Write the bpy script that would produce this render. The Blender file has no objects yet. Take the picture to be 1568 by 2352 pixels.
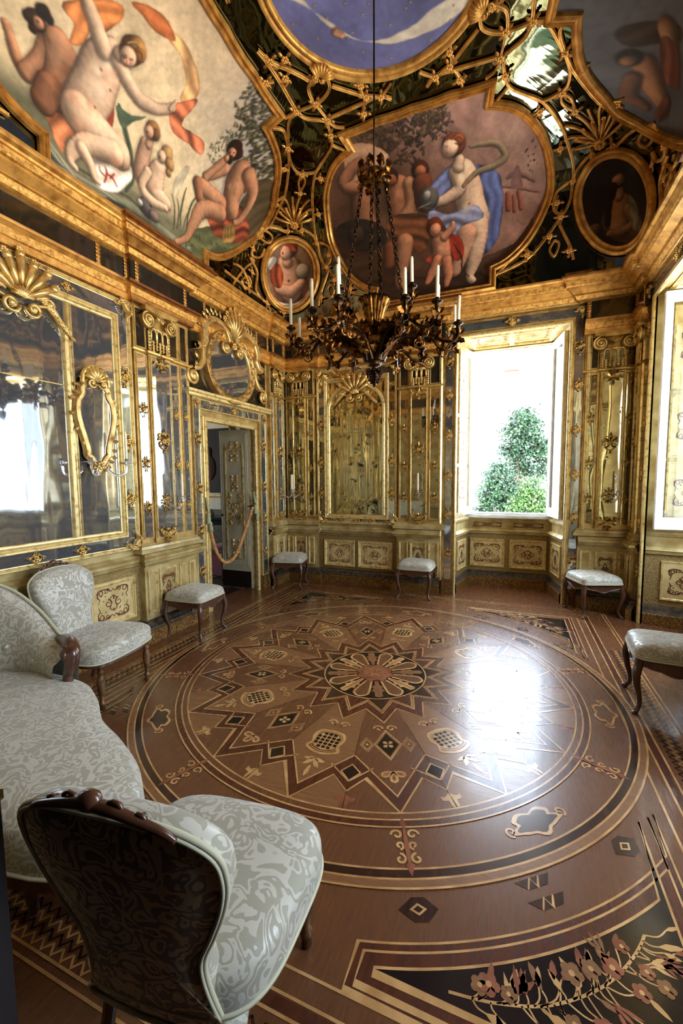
import bpy, math, random
import numpy as np
from mathutils import Vector, Matrix
R=math.radians; PI=math.pi
rng=np.random.default_rng(7); random.seed(7)
S=bpy.context.scene; COL=S.collection
# ---------------- camera
cd=bpy.data.cameras.new('camera'); cam=bpy.data.objects.new('camera',cd); COL.objects.link(cam)
YAW,PIT,ROL=.387023,.081785,-.00783
fw=Vector((-math.sin(YAW)*math.cos(PIT),math.cos(YAW)*math.cos(PIT),-math.sin(PIT)))
rt=Vector((math.cos(YAW),math.sin(YAW),0)); up=rt.cross(fw)
r2=rt*math.cos(ROL)+up*math.sin(ROL); u2=up*math.cos(ROL)-rt*math.sin(ROL)
cam.matrix_world=Matrix(((r2.x,u2.x,-fw.x,1.00555),(r2.y,u2.y,-fw.y,-3.16356),(r2.z,u2.z,-fw.z,1.6),(0,0,0,1)))
cd.sensor_fit='VERTICAL'; cd.sensor_height=36; cd.lens=36*959.04/2352; cd.clip_start=.02; cd.clip_end=300
S.camera=cam
# ---------------- world, sun, daylight
W=bpy.data.worlds.new('sky'); S.world=W; W.use_nodes=True
nt=W.node_tree; bg=nt.nodes['Background']
tc=nt.nodes.new('ShaderNodeTexCoord'); sp=nt.nodes.new('ShaderNodeSeparateXYZ'); mr_=nt.nodes.new('ShaderNodeMapRange'); cr=nt.nodes.new('ShaderNodeValToRGB')
mr_.inputs['From Min'].default_value=-1
nt.links.new(tc.outputs['Generated'],sp.inputs[0]); nt.links.new(sp.outputs['Z'],mr_.inputs[0]); nt.links.new(mr_.outputs[0],cr.inputs[0]); nt.links.new(cr.outputs[0],bg.inputs[0])
# warm glow added below the horizon to brighten the ceiling, hazy white sky above
e=cr.color_ramp.elements; e[0].position=.2; e[0].color=(.92,.84,.72,1); e[1].position=.90; e[1].color=(.34,.43,.56,1)
for p_,c_ in ((.44,(.88,.81,.70,1)),(.52,(.50,.56,.64,1))): k_=e.new(p_); k_.color=c_
bg.inputs[1].default_value=18
sd=bpy.data.lights.new('sun','SUN'); sd.energy=9; sd.angle=R(1); sd.color=(1,.93,.82)
sun=bpy.data.objects.new('sun',sd); COL.objects.link(sun); sun.rotation_euler=(R(38),R(-8),R(15))
def portal(loc,rot,sx,sy):
    l=bpy.data.lights.new('window_portal','AREA'); l.shape='RECTANGLE'; l.size=sx; l.size_y=sy
    l.cycles.is_portal=True
    o=bpy.data.objects.new('window_portal',l); COL.objects.link(o); o.location=loc; o.rotation_euler=rot
portal((1.0,3.34,2.2),(R(-90),0,0),1.2,2.45)
portal((3.07,1.48,2.2),(R(90),0,R(90)),1.2,2.45)
portal((3.07,-1.48,2.2),(R(90),0,R(90)),1.2,2.45)
portal((-7.3,3.5,1.9),(R(90),0,R(-90)),.6,2.3)
S.view_settings.view_transform='Standard'; S.view_settings.look='None'; S.view_settings.gamma=1; S.view_settings.use_curve_mapping=False
S.view_settings.exposure=1.0
S.cycles.max_bounces=10; S.cycles.diffuse_bounces=4; S.cycles.glossy_bounces=5; S.cycles.transmission_bounces=6; S.cycles.transparent_max_bounces=6
S.cycles.sample_clamp_indirect=8; S.cycles.caustics_reflective=True; S.cycles.caustics_refractive=False; S.cycles.blur_glossy=.6
S.cycles.use_denoising=True
# ---------------- materials
def lin(c): return tuple(((x/12.92) if x<=.04045 else ((x+.055)/1.055)**2.4) for x in c)
MT={}
def mat(name,col,rough=.5,metal=0.,col2=None,scale=6.,contrast=.5,bump=0.,bscale=60.,stretch=None,coat=0.,spec=.5,ior=1.5,trans=0.,detail=3.,lo=.35,hi=.65,rough2=None,emit=0,coord='Object',dist=0.,sheen=0.,crevice_shade=None):
    m=bpy.data.materials.new(name); m.use_nodes=True; t=m.node_tree; b=t.nodes['Principled BSDF']; MT[name]=m
    c=lin(col)+(1,)
    b.inputs['Base Color'].default_value=c; b.inputs['Roughness'].default_value=rough; b.inputs['Metallic'].default_value=metal
    b.inputs['Coat Weight'].default_value=coat; b.inputs['Coat Roughness'].default_value=.08; b.inputs['Specular IOR Level'].default_value=spec; b.inputs['IOR'].default_value=ior
    b.inputs['Transmission Weight'].default_value=trans; b.inputs['Sheen Weight'].default_value=sheen
    if emit: b.inputs['Emission Color'].default_value=c; b.inputs['Emission Strength'].default_value=emit
    def vec():
        tcn=t.nodes.new('ShaderNodeTexCoord'); mp=t.nodes.new('ShaderNodeMapping'); t.links.new(tcn.outputs[coord],mp.inputs[0])
        if stretch: mp.inputs['Scale'].default_value=stretch
        return mp.outputs[0]
    if col2 is not None:
        n=t.nodes.new('ShaderNodeTexNoise'); n.inputs['Scale'].default_value=scale; n.inputs['Detail'].default_value=detail; n.inputs['Distortion'].default_value=dist
        t.links.new(vec(),n.inputs['Vector'])
        r=t.nodes.new('ShaderNodeValToRGB'); r.color_ramp.elements[0].position=lo; r.color_ramp.elements[1].position=hi
        r.color_ramp.elements[0].color=lin(col2)+(1,); r.color_ramp.elements[1].color=c
        t.links.new(n.outputs['Fac'],r.inputs[0]); t.links.new(r.outputs[0],b.inputs['Base Color'])
        if rough2 is not None:
            mr=t.nodes.new('ShaderNodeMapRange'); mr.inputs['To Min'].default_value=rough2; mr.inputs['To Max'].default_value=rough
            mr.inputs['From Min'].default_value=lo; mr.inputs['From Max'].default_value=hi
            t.links.new(n.outputs['Fac'],mr.inputs[0]); t.links.new(mr.outputs[0],b.inputs['Roughness'])
    if crevice_shade:  # crevice shading painted into the base colour, darker where the mesh is concave
        ge=t.nodes.new('ShaderNodeNewGeometry'); pr=t.nodes.new('ShaderNodeValToRGB'); pr.color_ramp.elements[0].position=.40; pr.color_ramp.elements[1].position=.515; pr.color_ramp.elements[0].color=lin(crevice_shade)+(1,); pr.color_ramp.elements[1].color=(1,1,1,1)
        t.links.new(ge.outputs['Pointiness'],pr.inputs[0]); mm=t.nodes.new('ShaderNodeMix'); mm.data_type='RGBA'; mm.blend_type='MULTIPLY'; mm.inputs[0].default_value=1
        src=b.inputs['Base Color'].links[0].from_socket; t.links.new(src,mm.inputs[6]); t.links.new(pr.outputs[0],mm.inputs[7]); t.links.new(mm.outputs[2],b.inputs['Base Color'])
    if bump:
        n2=t.nodes.new('ShaderNodeTexNoise'); n2.inputs['Scale'].default_value=bscale; n2.inputs['Detail'].default_value=2
        t.links.new(vec(),n2.inputs['Vector'])
        bp=t.nodes.new('ShaderNodeBump'); bp.inputs['Strength'].default_value=bump; bp.inputs['Distance'].default_value=.01
        t.links.new(n2.outputs['Fac'],bp.inputs['Height']); t.links.new(bp.outputs[0],b.inputs['Normal'])
    return m
mat('gold',(.83,.70,.42),.40,.6,col2=(.60,.46,.22),scale=9,bump=.12,bscale=45,lo=.3,hi=.62)
mat('gold_bright',(.92,.80,.52),.34,.65,col2=(.68,.51,.24),scale=14,lo=.28,hi=.55,crevice_shade=(.45,.33,.18))
mat('gold_frame',(.90,.82,.58),.36,.5,col2=(.60,.47,.25),scale=22,lo=.25,hi=.5,bump=.08,bscale=70)
mat('gold_stipple',(.90,.71,.38),.5,.5,col2=(.64,.45,.19),scale=30,bump=.7,bscale=85,lo=.3,hi=.6)
mat('gold_warm',(.90,.69,.36),.42,.55,col2=(.66,.45,.19),scale=12,bump=.15,bscale=60,lo=.3,hi=.6,crevice_shade=(.5,.36,.2))
mat('lacquer',(.74,.67,.46),.38,.15,col2=(.58,.48,.27),scale=7,bump=.08,bscale=50,coat=.3)
mat('lacquer_stipple',(.66,.56,.34),.5,.35,col2=(.42,.34,.18),scale=120,bump=.8,bscale=130,lo=.35,hi=.6)
mat('panel_cream',(.82,.74,.52),.4,.05,col2=(.72,.62,.40),scale=10,coat=.2)
mat('panel_ink',(.50,.30,.16),.5,.1,col2=(.36,.20,.10),scale=20)
mat('plinth',(.36,.31,.24),.45,.25,col2=(.2,.17,.13),scale=18,bump=.2)
mat('plinth_gilt',(.64,.47,.22),.5,.6,col2=(.3,.2,.1),scale=60,bump=.9,bscale=90)
mat('wood_mid',(.42,.265,.155),.24,0,col2=(.345,.205,.115),scale=4.5,stretch=(26,1.6,1),detail=6,coat=.14,ior=1.55,spec=.5,lo=.3,hi=.7,rough2=.32)
mat('wood_tan',(.52,.36,.22),.24,0,col2=(.43,.28,.165),scale=4.,stretch=(2,28,1),detail=6,coat=.14,ior=1.55,spec=.5,lo=.3,hi=.7,rough2=.32)
mat('wood_red',(.345,.175,.10),.24,0,col2=(.235,.11,.06),scale=3.5,stretch=(10,2,1),detail=6,coat=.14,ior=1.55,spec=.5,lo=.3,hi=.7,rough2=.3)
mat('wood_dark',(.24,.14,.095),.22,0,col2=(.12,.07,.05),scale=5,stretch=(8,2,1),coat=.14,ior=1.55,spec=.5)
mat('wood_ebony',(.075,.06,.065),.2,0,col2=(.04,.03,.035),scale=8,coat=.14,ior=1.55,spec=.5)
mat('wood_light',(.77,.60,.38),.26,0,col2=(.64,.46,.26),scale=9,coat=.4,ior=1.6,spec=.6)
mat('wood_pink',(.56,.33,.23),.26,0,col2=(.44,.23,.15),scale=14,coat=.4,ior=1.6)
mat('walnut',(.36,.22,.15),.3,0,col2=(.22,.125,.08),scale=5,stretch=(6,6,1.2),detail=5,coat=.4,lo=.3,hi=.7)
mat('turned_gilt',(.50,.36,.22),.3,.3,col2=(.3,.19,.1),scale=16,coat=.3)
mat('bronze',(.25,.165,.08),.34,.9,col2=(.11,.07,.035),scale=16,lo=.35,hi=.6)
mat('bronze_gilt',(.66,.45,.20),.32,.95,col2=(.20,.12,.05),scale=30,lo=.36,hi=.62,crevice_shade=(.4,.3,.2))
mat('mount_gilt',(.84,.69,.39),.32,.8,col2=(.46,.33,.14),scale=32,lo=.33,hi=.55,crevice_shade=(.4,.28,.14))
mat('candle_wax',(.93,.90,.80),.45,0)
mat('wick',(.1,.08,.07),.9)
mat('crystal',(.95,.97,1),.05,0,trans=.85,ior=1.45)
mat('rope',(.80,.60,.36),.8,0,col2=(.62,.43,.22),scale=40,bump=.5,bscale=150)
mat('tassel',(.66,.68,.52),.8,0,col2=(.5,.52,.38),scale=60)
mat('white_paint',(.93,.94,.93),.4,0,col2=(.86,.86,.84),scale=12)
mat('door_paint',(.78,.76,.66),.42,0,col2=(.72,.69,.58),scale=6)
mat('jamb_cream',(.88,.82,.62),.45,.05,col2=(.70,.60,.36),scale=18)
mat('black_iron',(.05,.045,.04),.5,.3)
mat('velvet',(.62,.06,.14),.8,0,sheen=.4)
mat('dark_panel',(.13,.085,.065),.4,0)
mat('room_floor',(.22,.14,.10),.22,0,col2=(.14,.085,.06),scale=5,stretch=(1,9,1),coat=.3)
mat('damask_wall',(.42,.38,.25),.7,0,col2=(.30,.27,.16),scale=9,dist=3)
mat('old_canvas',(.15,.10,.075),.7,0,col2=(.08,.055,.045),scale=3,spec=.2)
mat('rugred',(.42,.07,.10),.9)
mat('facade',(.80,.87,.95),.8,0,col2=(.78,.84,.90),scale=2)
mat('facade_trim',(.33,.26,.22),.8)
mat('shade_glass',(.16,.20,.21),.3)
mat('bark',(.30,.26,.20),.9,0,col2=(.18,.15,.11),scale=20)
mat('leaf_dark',(.13,.27,.16),.55,0,col2=(.05,.13,.075),scale=3,coat=.1)
mat('leaf_light',(.18,.32,.09),.55,0,col2=(.09,.19,.06),scale=3)
mat('ground_garden',(.35,.36,.25),.9,0,col2=(.2,.24,.13),scale=3)
mat('frescopale',(.85,.8,.7),.8)
mat('ante_wall',(.34,.27,.2),.7)
def glass_pane():
    m=bpy.data.materials.new('window_glass'); m.use_nodes=True; t=m.node_tree; t.nodes.clear(); MT['window_glass']=m
    o=t.nodes.new('ShaderNodeOutputMaterial'); mx=t.nodes.new('ShaderNodeMixShader'); tr=t.nodes.new('ShaderNodeBsdfTransparent'); gl=t.nodes.new('ShaderNodeBsdfGlossy'); fr=t.nodes.new('ShaderNodeFresnel')
    gl.inputs['Roughness'].default_value=.02; tr.inputs[0].default_value=(.93,.96,.95,1)
    t.links.new(fr.outputs[0],mx.inputs[0]); t.links.new(tr.outputs[0],mx.inputs[1]); t.links.new(gl.outputs[0],mx.inputs[2]); t.links.new(mx.outputs[0],o.inputs[0])
glass_pane()
def mirror(name,tint,stain,amount,wavy,sscale=5.,rough=.03,wscale=(1.3,1.3,.35),met=1.):
    """old silvered glass: wavy reflection, foxed with brown-black spots"""
    m=bpy.data.materials.new(name); m.use_nodes=True; t=m.node_tree; b=t.nodes['Principled BSDF']; MT[name]=m
    L=t.links.new
    tcn=t.nodes.new('ShaderNodeTexCoord')
    n=t.nodes.new('ShaderNodeTexNoise'); n.inputs['Scale'].default_value=sscale; n.inputs['Detail'].default_value=6; n.inputs['Roughness'].default_value=.65; L(tcn.outputs['Object'],n.inputs['Vector'])
    r=t.nodes.new('ShaderNodeValToRGB'); r.color_ramp.elements[0].position=.5-.02-amount*.5+.28; r.color_ramp.elements[1].position=r.color_ramp.elements[0].position+.13
    L(n.outputs['Fac'],r.inputs[0])
    mx=t.nodes.new('ShaderNodeMix'); mx.data_type='RGBA'; mx.inputs[6].default_value=lin(tint)+(1,); mx.inputs[7].default_value=lin(stain)+(1,)
    L(r.outputs[0],mx.inputs[0]); L(mx.outputs[2],b.inputs['Base Color'])
    b.inputs['Metallic'].default_value=met
    mr=t.nodes.new('ShaderNodeMapRange'); mr.inputs['To Min'].default_value=rough; mr.inputs['To Max'].default_value=.5; L(r.outputs[0],mr.inputs[0]); L(mr.outputs[0],b.inputs['Roughness'])
    mp=t.nodes.new('ShaderNodeMapping'); mp.inputs['Scale'].default_value=wscale; L(tcn.outputs['Object'],mp.inputs[0])
    n2=t.nodes.new('ShaderNodeTexNoise'); n2.inputs['Scale'].default_value=4.; n2.inputs['Detail'].default_value=1; L(mp.outputs[0],n2.inputs['Vector'])
    bp=t.nodes.new('ShaderNodeBump'); bp.inputs['Strength'].default_value=wavy; bp.inputs['Distance'].default_value=.05; L(n2.outputs['Fac'],bp.inputs['Height']); L(bp.outputs[0],b.inputs['Normal'])
    return m
mirror('mirror_clear',(.76,.79,.82),(.42,.43,.45),.06,.07,rough=.035,met=.90)
mirror('mirror_aged',(.74,.70,.54),(.13,.11,.08),.44,.13,sscale=8,wscale=(3.,3.,.22),met=.96)
mirror('mirror_spot',(.74,.71,.60),(.20,.16,.10),.36,.06,sscale=11,met=.95)
mirror('mirror_dark',(.36,.34,.29),(.10,.09,.07),.34,.2,sscale=6,rough=.08,met=.85)
mirror('mirror_vault',(.40,.42,.36),(.09,.09,.07),.22,.10,sscale=3,rough=.04,wscale=(1,1,1))
def damask(name,c1,c2):
    m=bpy.data.materials.new(name); m.use_nodes=True; t=m.node_tree; b=t.nodes['Principled BSDF']; MT[name]=m; L=t.links.new
    tcn=t.nodes.new('ShaderNodeTexCoord'); mp=t.nodes.new('ShaderNodeMapping'); L(tcn.outputs['Object'],mp.inputs[0]); mp.inputs['Scale'].default_value=(1,1,1)
    n=t.nodes.new('ShaderNodeTexNoise'); n.inputs['Scale'].default_value=11; n.inputs['Detail'].default_value=1.6; n.inputs['Distortion'].default_value=1.5; L(mp.outputs[0],n.inputs['Vector'])
    w=t.nodes.new('ShaderNodeMath'); w.operation='SINE'; mu=t.nodes.new('ShaderNodeMath'); mu.operation='MULTIPLY'; mu.inputs[1].default_value=34; L(n.outputs['Fac'],mu.inputs[0]); L(mu.outputs[0],w.inputs[0])
    r=t.nodes.new('ShaderNodeValToRGB'); r.color_ramp.elements[0].position=.45; r.color_ramp.elements[1].position=.62
    mr=t.nodes.new('ShaderNodeMapRange'); mr.inputs['From Min'].default_value=-1; L(w.outputs[0],mr.inputs[0]); L(mr.outputs[0],r.inputs[0])
    mx=t.nodes.new('ShaderNodeMix'); mx.data_type='RGBA'; mx.inputs[6].default_value=lin(c1)+(1,); mx.inputs[7].default_value=lin(c2)+(1,)
    L(r.outputs[0],mx.inputs[0]); L(mx.outputs[2],b.inputs['Base Color'])
    m2=t.nodes.new('ShaderNodeMapRange'); m2.inputs['To Min'].default_value=.62; m2.inputs['To Max'].default_value=.34; L(r.outputs[0],m2.inputs[0]); L(m2.outputs[0],b.inputs['Roughness'])
    b.inputs['Sheen Weight'].default_value=.25
    bp=t.nodes.new('ShaderNodeBump'); bp.inputs['Strength'].default_value=.18; bp.inputs['Distance'].default_value=.004; L(r.outputs[0],bp.inputs['Height']); L(bp.outputs[0],b.inputs['Normal'])
damask('damask',(.60,.585,.515),(.725,.715,.66)); damask('back_cloth',(.36,.28,.17),(.66,.59,.43))
mat('piping',(.74,.73,.62),.6,0)
def vcol(name,rough):
    m=bpy.data.materials.new(name); m.use_nodes=True; t=m.node_tree; b=t.nodes['Principled BSDF']; MT[name]=m
    a=t.nodes.new('ShaderNodeAttribute'); a.attribute_name='paint'; t.links.new(a.outputs['Color'],b.inputs['Base Color']); b.inputs['Roughness'].default_value=rough; b.inputs['Specular IOR Level'].default_value=.3
vcol('fresco',.6)
# ---------------- mesh builder
class MB:
    def __init__(s): s.v=[]; s.f=[]; s.mi=[]; s.sm=[]
    def add(s,vs,fs,mi=0,sm=True):
        o=len(s.v); s.v.extend([tuple(map(float,p)) for p in vs]); s.f.extend([tuple(i+o for i in f) for f in fs]); s.mi+= [mi]*len(fs); s.sm+=[sm]*len(fs); return s
    def box(s,c,d,mi=0,rz=0.,sm=False):
        x,y,z=[k/2 for k in d]; ca,sa=math.cos(rz),math.sin(rz)
        P=[(c[0]+a*ca-b*sa,c[1]+a*sa+b*ca,c[2]+e) for a,b,e in ((-x,-y,-z),(x,-y,-z),(x,y,-z),(-x,y,-z),(-x,-y,z),(x,-y,z),(x,y,z),(-x,y,z))]
        return s.add(P,[(3,2,1,0),(4,5,6,7),(0,1,5,4),(1,2,6,5),(2,3,7,6),(3,0,4,7)],mi,sm)
    def bb(s,x0,x1,y0,y1,z0,z1,mi=0): return s.box(((x0+x1)/2,(y0+y1)/2,(z0+z1)/2),(abs(x1-x0),abs(y1-y0),abs(z1-z0)),mi)
    def tube(s,pts,rad,n=6,mi=0,closed=False,flat=1.,sm=True,up=None):
        P=np.asarray(pts,float); k=len(P)
        rad=np.full(k,rad,float) if np.isscalar(rad) else np.asarray(rad,float)
        if closed: T=np.roll(P,-1,0)-np.roll(P,1,0)
        else: T=np.gradient(P,axis=0)
        T/=np.maximum(np.linalg.norm(T,axis=1),1e-9)[:,None]
        a=np.array([0,0,1.]) if up is None else np.asarray(up,float)
        if up is None and abs(T[0]@a)>.9: a=np.array([1.,0,0])
        N=[]; u=a-(a@T[0])*T[0]; u/=max(np.linalg.norm(u),1e-9)
        for i in range(k):
            if up is not None: u=a-(a@T[i])*T[i]
            else: u=u-(u@T[i])*T[i]
            l=np.linalg.norm(u)
            if l<1e-6: u=np.cross(T[i],[.3,.5,.8]); l=np.linalg.norm(u)
            u=u/l; N.append(u)
        N=np.array(N); Bn=np.cross(T,N)
        th=np.arange(n)*2*PI/n
        V=P[:,None]+rad[:,None,None]*(np.cos(th)[None,:,None]*N[:,None]*flat+np.sin(th)[None,:,None]*Bn[:,None])
        F=[]
        for i in range(k if closed else k-1):
            j=(i+1)%k
            for q in range(n): F.append((i*n+q,i*n+(q+1)%n,j*n+(q+1)%n,j*n+q))
        if not closed: F.append(tuple(range(n-1,-1,-1))); F.append(tuple((k-1)*n+q for q in range(n)))
        return s.add(V.reshape(-1,3),F,mi,sm)
    def lathe(s,prof,n=16,c=(0,0,0),mi=0,axis='z',sm=True):
        V=[];F=[]
        for r,h in prof:
            for q in range(n):
                a=2*PI*q/n; p=(r*math.cos(a),r*math.sin(a),h)
                if axis=='y': p=(p[0],p[2],p[1])
                if axis=='x': p=(p[2],p[0],p[1])
                V.append((c[0]+p[0],c[1]+p[1],c[2]+p[2]))
        k=len(prof)
        for i in range(k-1):
            for q in range(n): F.append((i*n+q,i*n+(q+1)%n,(i+1)*n+(q+1)%n,(i+1)*n+q))
        F.append(tuple(range(n-1,-1,-1))); F.append(tuple((k-1)*n+q for q in range(n)))
        return s.add(V,F,mi,sm)
    def blob(s,c,r,nu=10,nv=6,mi=0):
        V=[];F=[]
        for i in range(nv+1):
            a=PI*i/nv
            for j in range(nu):
                b=2*PI*j/nu; V.append((c[0]+r[0]*math.sin(a)*math.cos(b),c[1]+r[1]*math.sin(a)*math.sin(b),c[2]+r[2]*math.cos(a)))
        for i in range(nv):
            for j in range(nu): F.append((i*nu+j,(i+1)*nu+j,(i+1)*nu+(j+1)%nu,i*nu+(j+1)%nu))
        return s.add(V,F,mi)
    def prism(s,o,y0,y1,mi=0,sm=False):
        """outline in local x,z ; extruded along y"""
        n=len(o); V=[(x,y0,z) for x,z in o]+[(x,y1,z) for x,z in o]
        F=[tuple(range(n)),tuple(range(2*n-1,n-1,-1))]+[(i,i+n,(i+1)%n+n,(i+1)%n) for i in range(n)]
        return s.add(V,F,mi,sm)
    def prismz(s,o,z0,z1,mi=0,sm=False):
        n=len(o); V=[(x,y,z0) for x,y in o]+[(x,y,z1) for x,y in o]
        F=[tuple(range(n-1,-1,-1)),tuple(range(n,2*n))]+[(i,(i+1)%n,(i+1)%n+n,i+n) for i in range(n)]
        return s.add(V,F,mi,sm)
    def grid(s,P,mi=0,sm=True,closeu=False,closev=False,flip=False):
        P=np.asarray(P); a,b=P.shape[:2]; F=[]
        for i in range(a if closeu else a-1):
            for j in range(b if closev else b-1):
                q=(i*b+j,((i+1)%a)*b+j,((i+1)%a)*b+(j+1)%b,i*b+(j+1)%b); F.append(q[::-1] if flip else q)
        return s.add(P.reshape(-1,3),F,mi,sm)
    def mould(s,path,prof,nrm,closed=False,mi=0,sm=False):
        """sweep profile (a,b): a along in-plane side vector, b along surface normal. path: 3D pts; nrm: one normal or per point"""
        P=np.asarray(path,float); k=len(P); Nn=np.asarray(nrm,float)
        if Nn.ndim==1: Nn=np.tile(Nn,(k,1))
        if closed: d1=P-np.roll(P,1,0); d2=np.roll(P,-1,0)-P
        else:
            d=np.diff(P,axis=0); d1=np.vstack([d[:1],d]); d2=np.vstack([d,d[-1:]])
        d1/=np.maximum(np.linalg.norm(d1,axis=1),1e-9)[:,None]; d2/=np.maximum(np.linalg.norm(d2,axis=1),1e-9)[:,None]
        s1=np.cross(Nn,d1); s2=np.cross(Nn,d2); m=s1+s2; L=np.maximum(np.linalg.norm(m,axis=1),1e-6); m/=L[:,None]
        co=np.maximum(np.einsum('ij,ij->i',m,s1),.35); m/=co[:,None]
        pr=np.asarray(prof,float)
        V=P[:,None]+pr[None,:,0,None]*m[:,None]+pr[None,:,1,None]*Nn[:,None]
        return s.grid(V,mi,sm,closeu=closed)
    def build(s,name,mats,parent=None,link=True,loc=None,rot=None):
        me=bpy.data.meshes.new(name); me.from_pydata(s.v,[],s.f)
        for m in (mats if isinstance(mats,(list,tuple)) else [mats]): me.materials.append(MT[m])
        me.polygons.foreach_set('material_index',s.mi); me.polygons.foreach_set('use_smooth',s.sm); me.update()
        if not link: return me
        return obj(name,me,parent,loc,rot)
def obj(name,me,parent=None,loc=None,rot=None,scale=None):
    o=bpy.data.objects.new(name,me); COL.objects.link(o)
    if parent is not None: o.parent=parent
    if loc is not None: o.location=loc
    if rot is not None: o.rotation_euler=rot
    if scale is not None: o.scale=scale if not np.isscalar(scale) else (scale,)*3
    return o
def thing(name,label,cat,loc=(0,0,0),rz=0.,group=None):
    o=bpy.data.objects.new(name,None); COL.objects.link(o); o.location=loc; o.rotation_euler=(0,0,rz); o.empty_display_size=.1
    return tag(o,label,cat,group)
def tag(o,label,cat,group=None):
    o['label']=label; o['category']=cat
    if group: o['group']=group
    return o
def struct(o): o['kind']='structure'; return o
def dup(root,loc,rz,label,group=None):
    r=root.copy(); COL.objects.link(r); r.location=loc; r.rotation_euler=(0,0,rz); r['label']=label
    if group: r['group']=group
    for ch in list(root.children):
        c=ch.copy(); COL.objects.link(c); c.parent=r
        for g in list(ch.children):
            d=g.copy(); COL.objects.link(d); d.parent=c
    return r
def cat_rom(pts,n=6,closed=False):
    P=np.asarray(pts,float); k=len(P); out=[]
    if k<3 and not closed: return np.array([P[0]+(P[-1]-P[0])*i/n for i in range(n+1)])
    for i in range(k if closed else k-1):
        if closed: a,b,c,d=P[(i-1)%k],P[i],P[(i+1)%k],P[(i+2)%k]
        else: a,b,c,d=P[max(i-1,0)],P[i],P[i+1],P[min(i+2,k-1)]
        for q in range(n):
            t=q/n; out.append(.5*((2*b)+(-a+c)*t+(2*a-5*b+4*c-d)*t*t+(-a+3*b-3*c+d)*t**3))
    if not closed: out.append(P[-1])
    return np.array(out)
def spiral(cx,cz,r0,r1,a0,turns,n=26,y=0.,yk=0.):
    t=np.linspace(0,1,n); a=a0+turns*2*PI*t; r=r0+(r1-r0)*t
    return np.stack([cx+r*np.cos(a),np.full(n,y)+yk*t,cz+r*np.sin(a)],1)
# -------- gilt ornament pieces (local x right, z up, -y towards the room)
def leaf(mb,x,z,ang,L,w,lift=.012,y=0.,mi=0,curl=.3):
    """acanthus leaf with a ridge and lobed edge, pointing along ang in the x-z plane"""
    n=7; t=np.linspace(0,1,n); wd=w*np.sin(PI*np.clip(t*.94+.06,0,1))**.8*(1+.22*np.cos(t*PI*6)); wd[-1]=0
    bend=ang+curl*t; px=x+np.cumsum(np.r_[0,np.cos(bend[:-1])])*L/(n-1); pz=z+np.cumsum(np.r_[0,np.sin(bend[:-1])])*L/(n-1)
    nx,nz=-np.sin(bend),np.cos(bend); h=lift*np.sin(PI*(t*.8+.15))
    P=np.stack([np.stack([px+nx*wd,np.full(n,y)-.001,pz+nz*wd],1),np.stack([px+nx*wd*.5,y-h*.75,pz+nz*wd*.5],1),np.stack([px,y-h*1.15,pz],1),np.stack([px-nx*wd*.5,y-h*.75,pz-nz*wd*.5],1),np.stack([px-nx*wd,np.full(n,y)-.001,pz-nz*wd],1)],1)
    mb.grid(P,mi,True)
def scroll(mb,x,z,r,a0,turns,rad,y=-.01,mi=0,n=24,rin=.18,yk=-.01):
    p=spiral(x,z,r,r*rin,a0,turns,n,y,yk); mb.tube(p,np.linspace(rad*.75,rad*1.05,n),5,mi)
    mb.blob((x,y+yk-.004,z),(rad*1.5,rad,rad*1.5),8,5,mi)
def flower(mb,x,z,r,y=-.008,n=6,mi=0):
    for i in range(n):
        a=2*PI*i/n+.3; mb.blob((x+r*.6*math.cos(a),y,z+r*.6*math.sin(a)),(r*.42,r*.3,r*.42),7,4,mi)
    mb.blob((x,y-r*.25,z),(r*.3,r*.3,r*.3),7,4,mi)
def curve(mb,pts,rad,mi=0,n=5,y=-.008):
    p=cat_rom([(a,y,b) for a,b in pts],n); k=len(p); mb.tube(p,rad*(1-.45*np.abs(np.linspace(-1,1,k))**2),5,mi)
OM={}
def om(name,mb,m='mount_gilt'): OM[name]=mb.build(name,m,link=False)
# quatrefoil mount
b=MB(); flower(b,0,0,.028)
for k in range(4):
    a=PI/2*k; L=.075 if k%2 else .052; c,s_=math.cos(a),math.sin(a)
    for sg in (-1,1):
        q=lambda u,v:(u*c-v*sg*s_,u*s_+v*sg*c)
        curve(b,[q(.012,.006),q(.02,.026),q(.034,.022),q(.04,.008),q(L*.85,.012)],.0058)
    b.blob((c*L,-.008,s_*L),(.009,.007,.009),7,4); b.blob((c*(L-.018),-.009,s_*(L-.018)),(.011,.008,.011),7,4)
om('cross',b)
# bouquet mount
b=MB()
for sg in (-1,1):
    curve(b,[(0,-.07),(sg*.03,-.05),(sg*.045,-.015),(sg*.02,.0),(0,.0)],.006); curve(b,[(0,0),(sg*.04,.02),(sg*.05,.05),(sg*.025,.062),(sg*.012,.045)],.006)
    leaf(b,sg*.01,.01,PI/2-sg*.7,.06,.012,y=-.006,curl=-sg*.5); leaf(b,sg*.008,-.02,-PI/2+sg*.9,.05,.01,y=-.006,curl=sg*.4); flower(b,sg*.05,.015,.013)
leaf(b,0,.02,PI/2,.085,.013,y=-.008,curl=0); flower(b,0,.0,.024); flower(b,0,.06,.016); b.blob((0,-.008,-.085),(.01,.008,.016),7,4)
om('bouquet',b)
# openwork rosette
b=MB()
for k in range(6):
    a=PI/3*k+.52; b.tube(spiral(.034*math.cos(a),.034*math.sin(a),.017,.017,0,1,13,-.007),.005,5)
flower(b,0,0,.016)
om('rosette',b)
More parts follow.
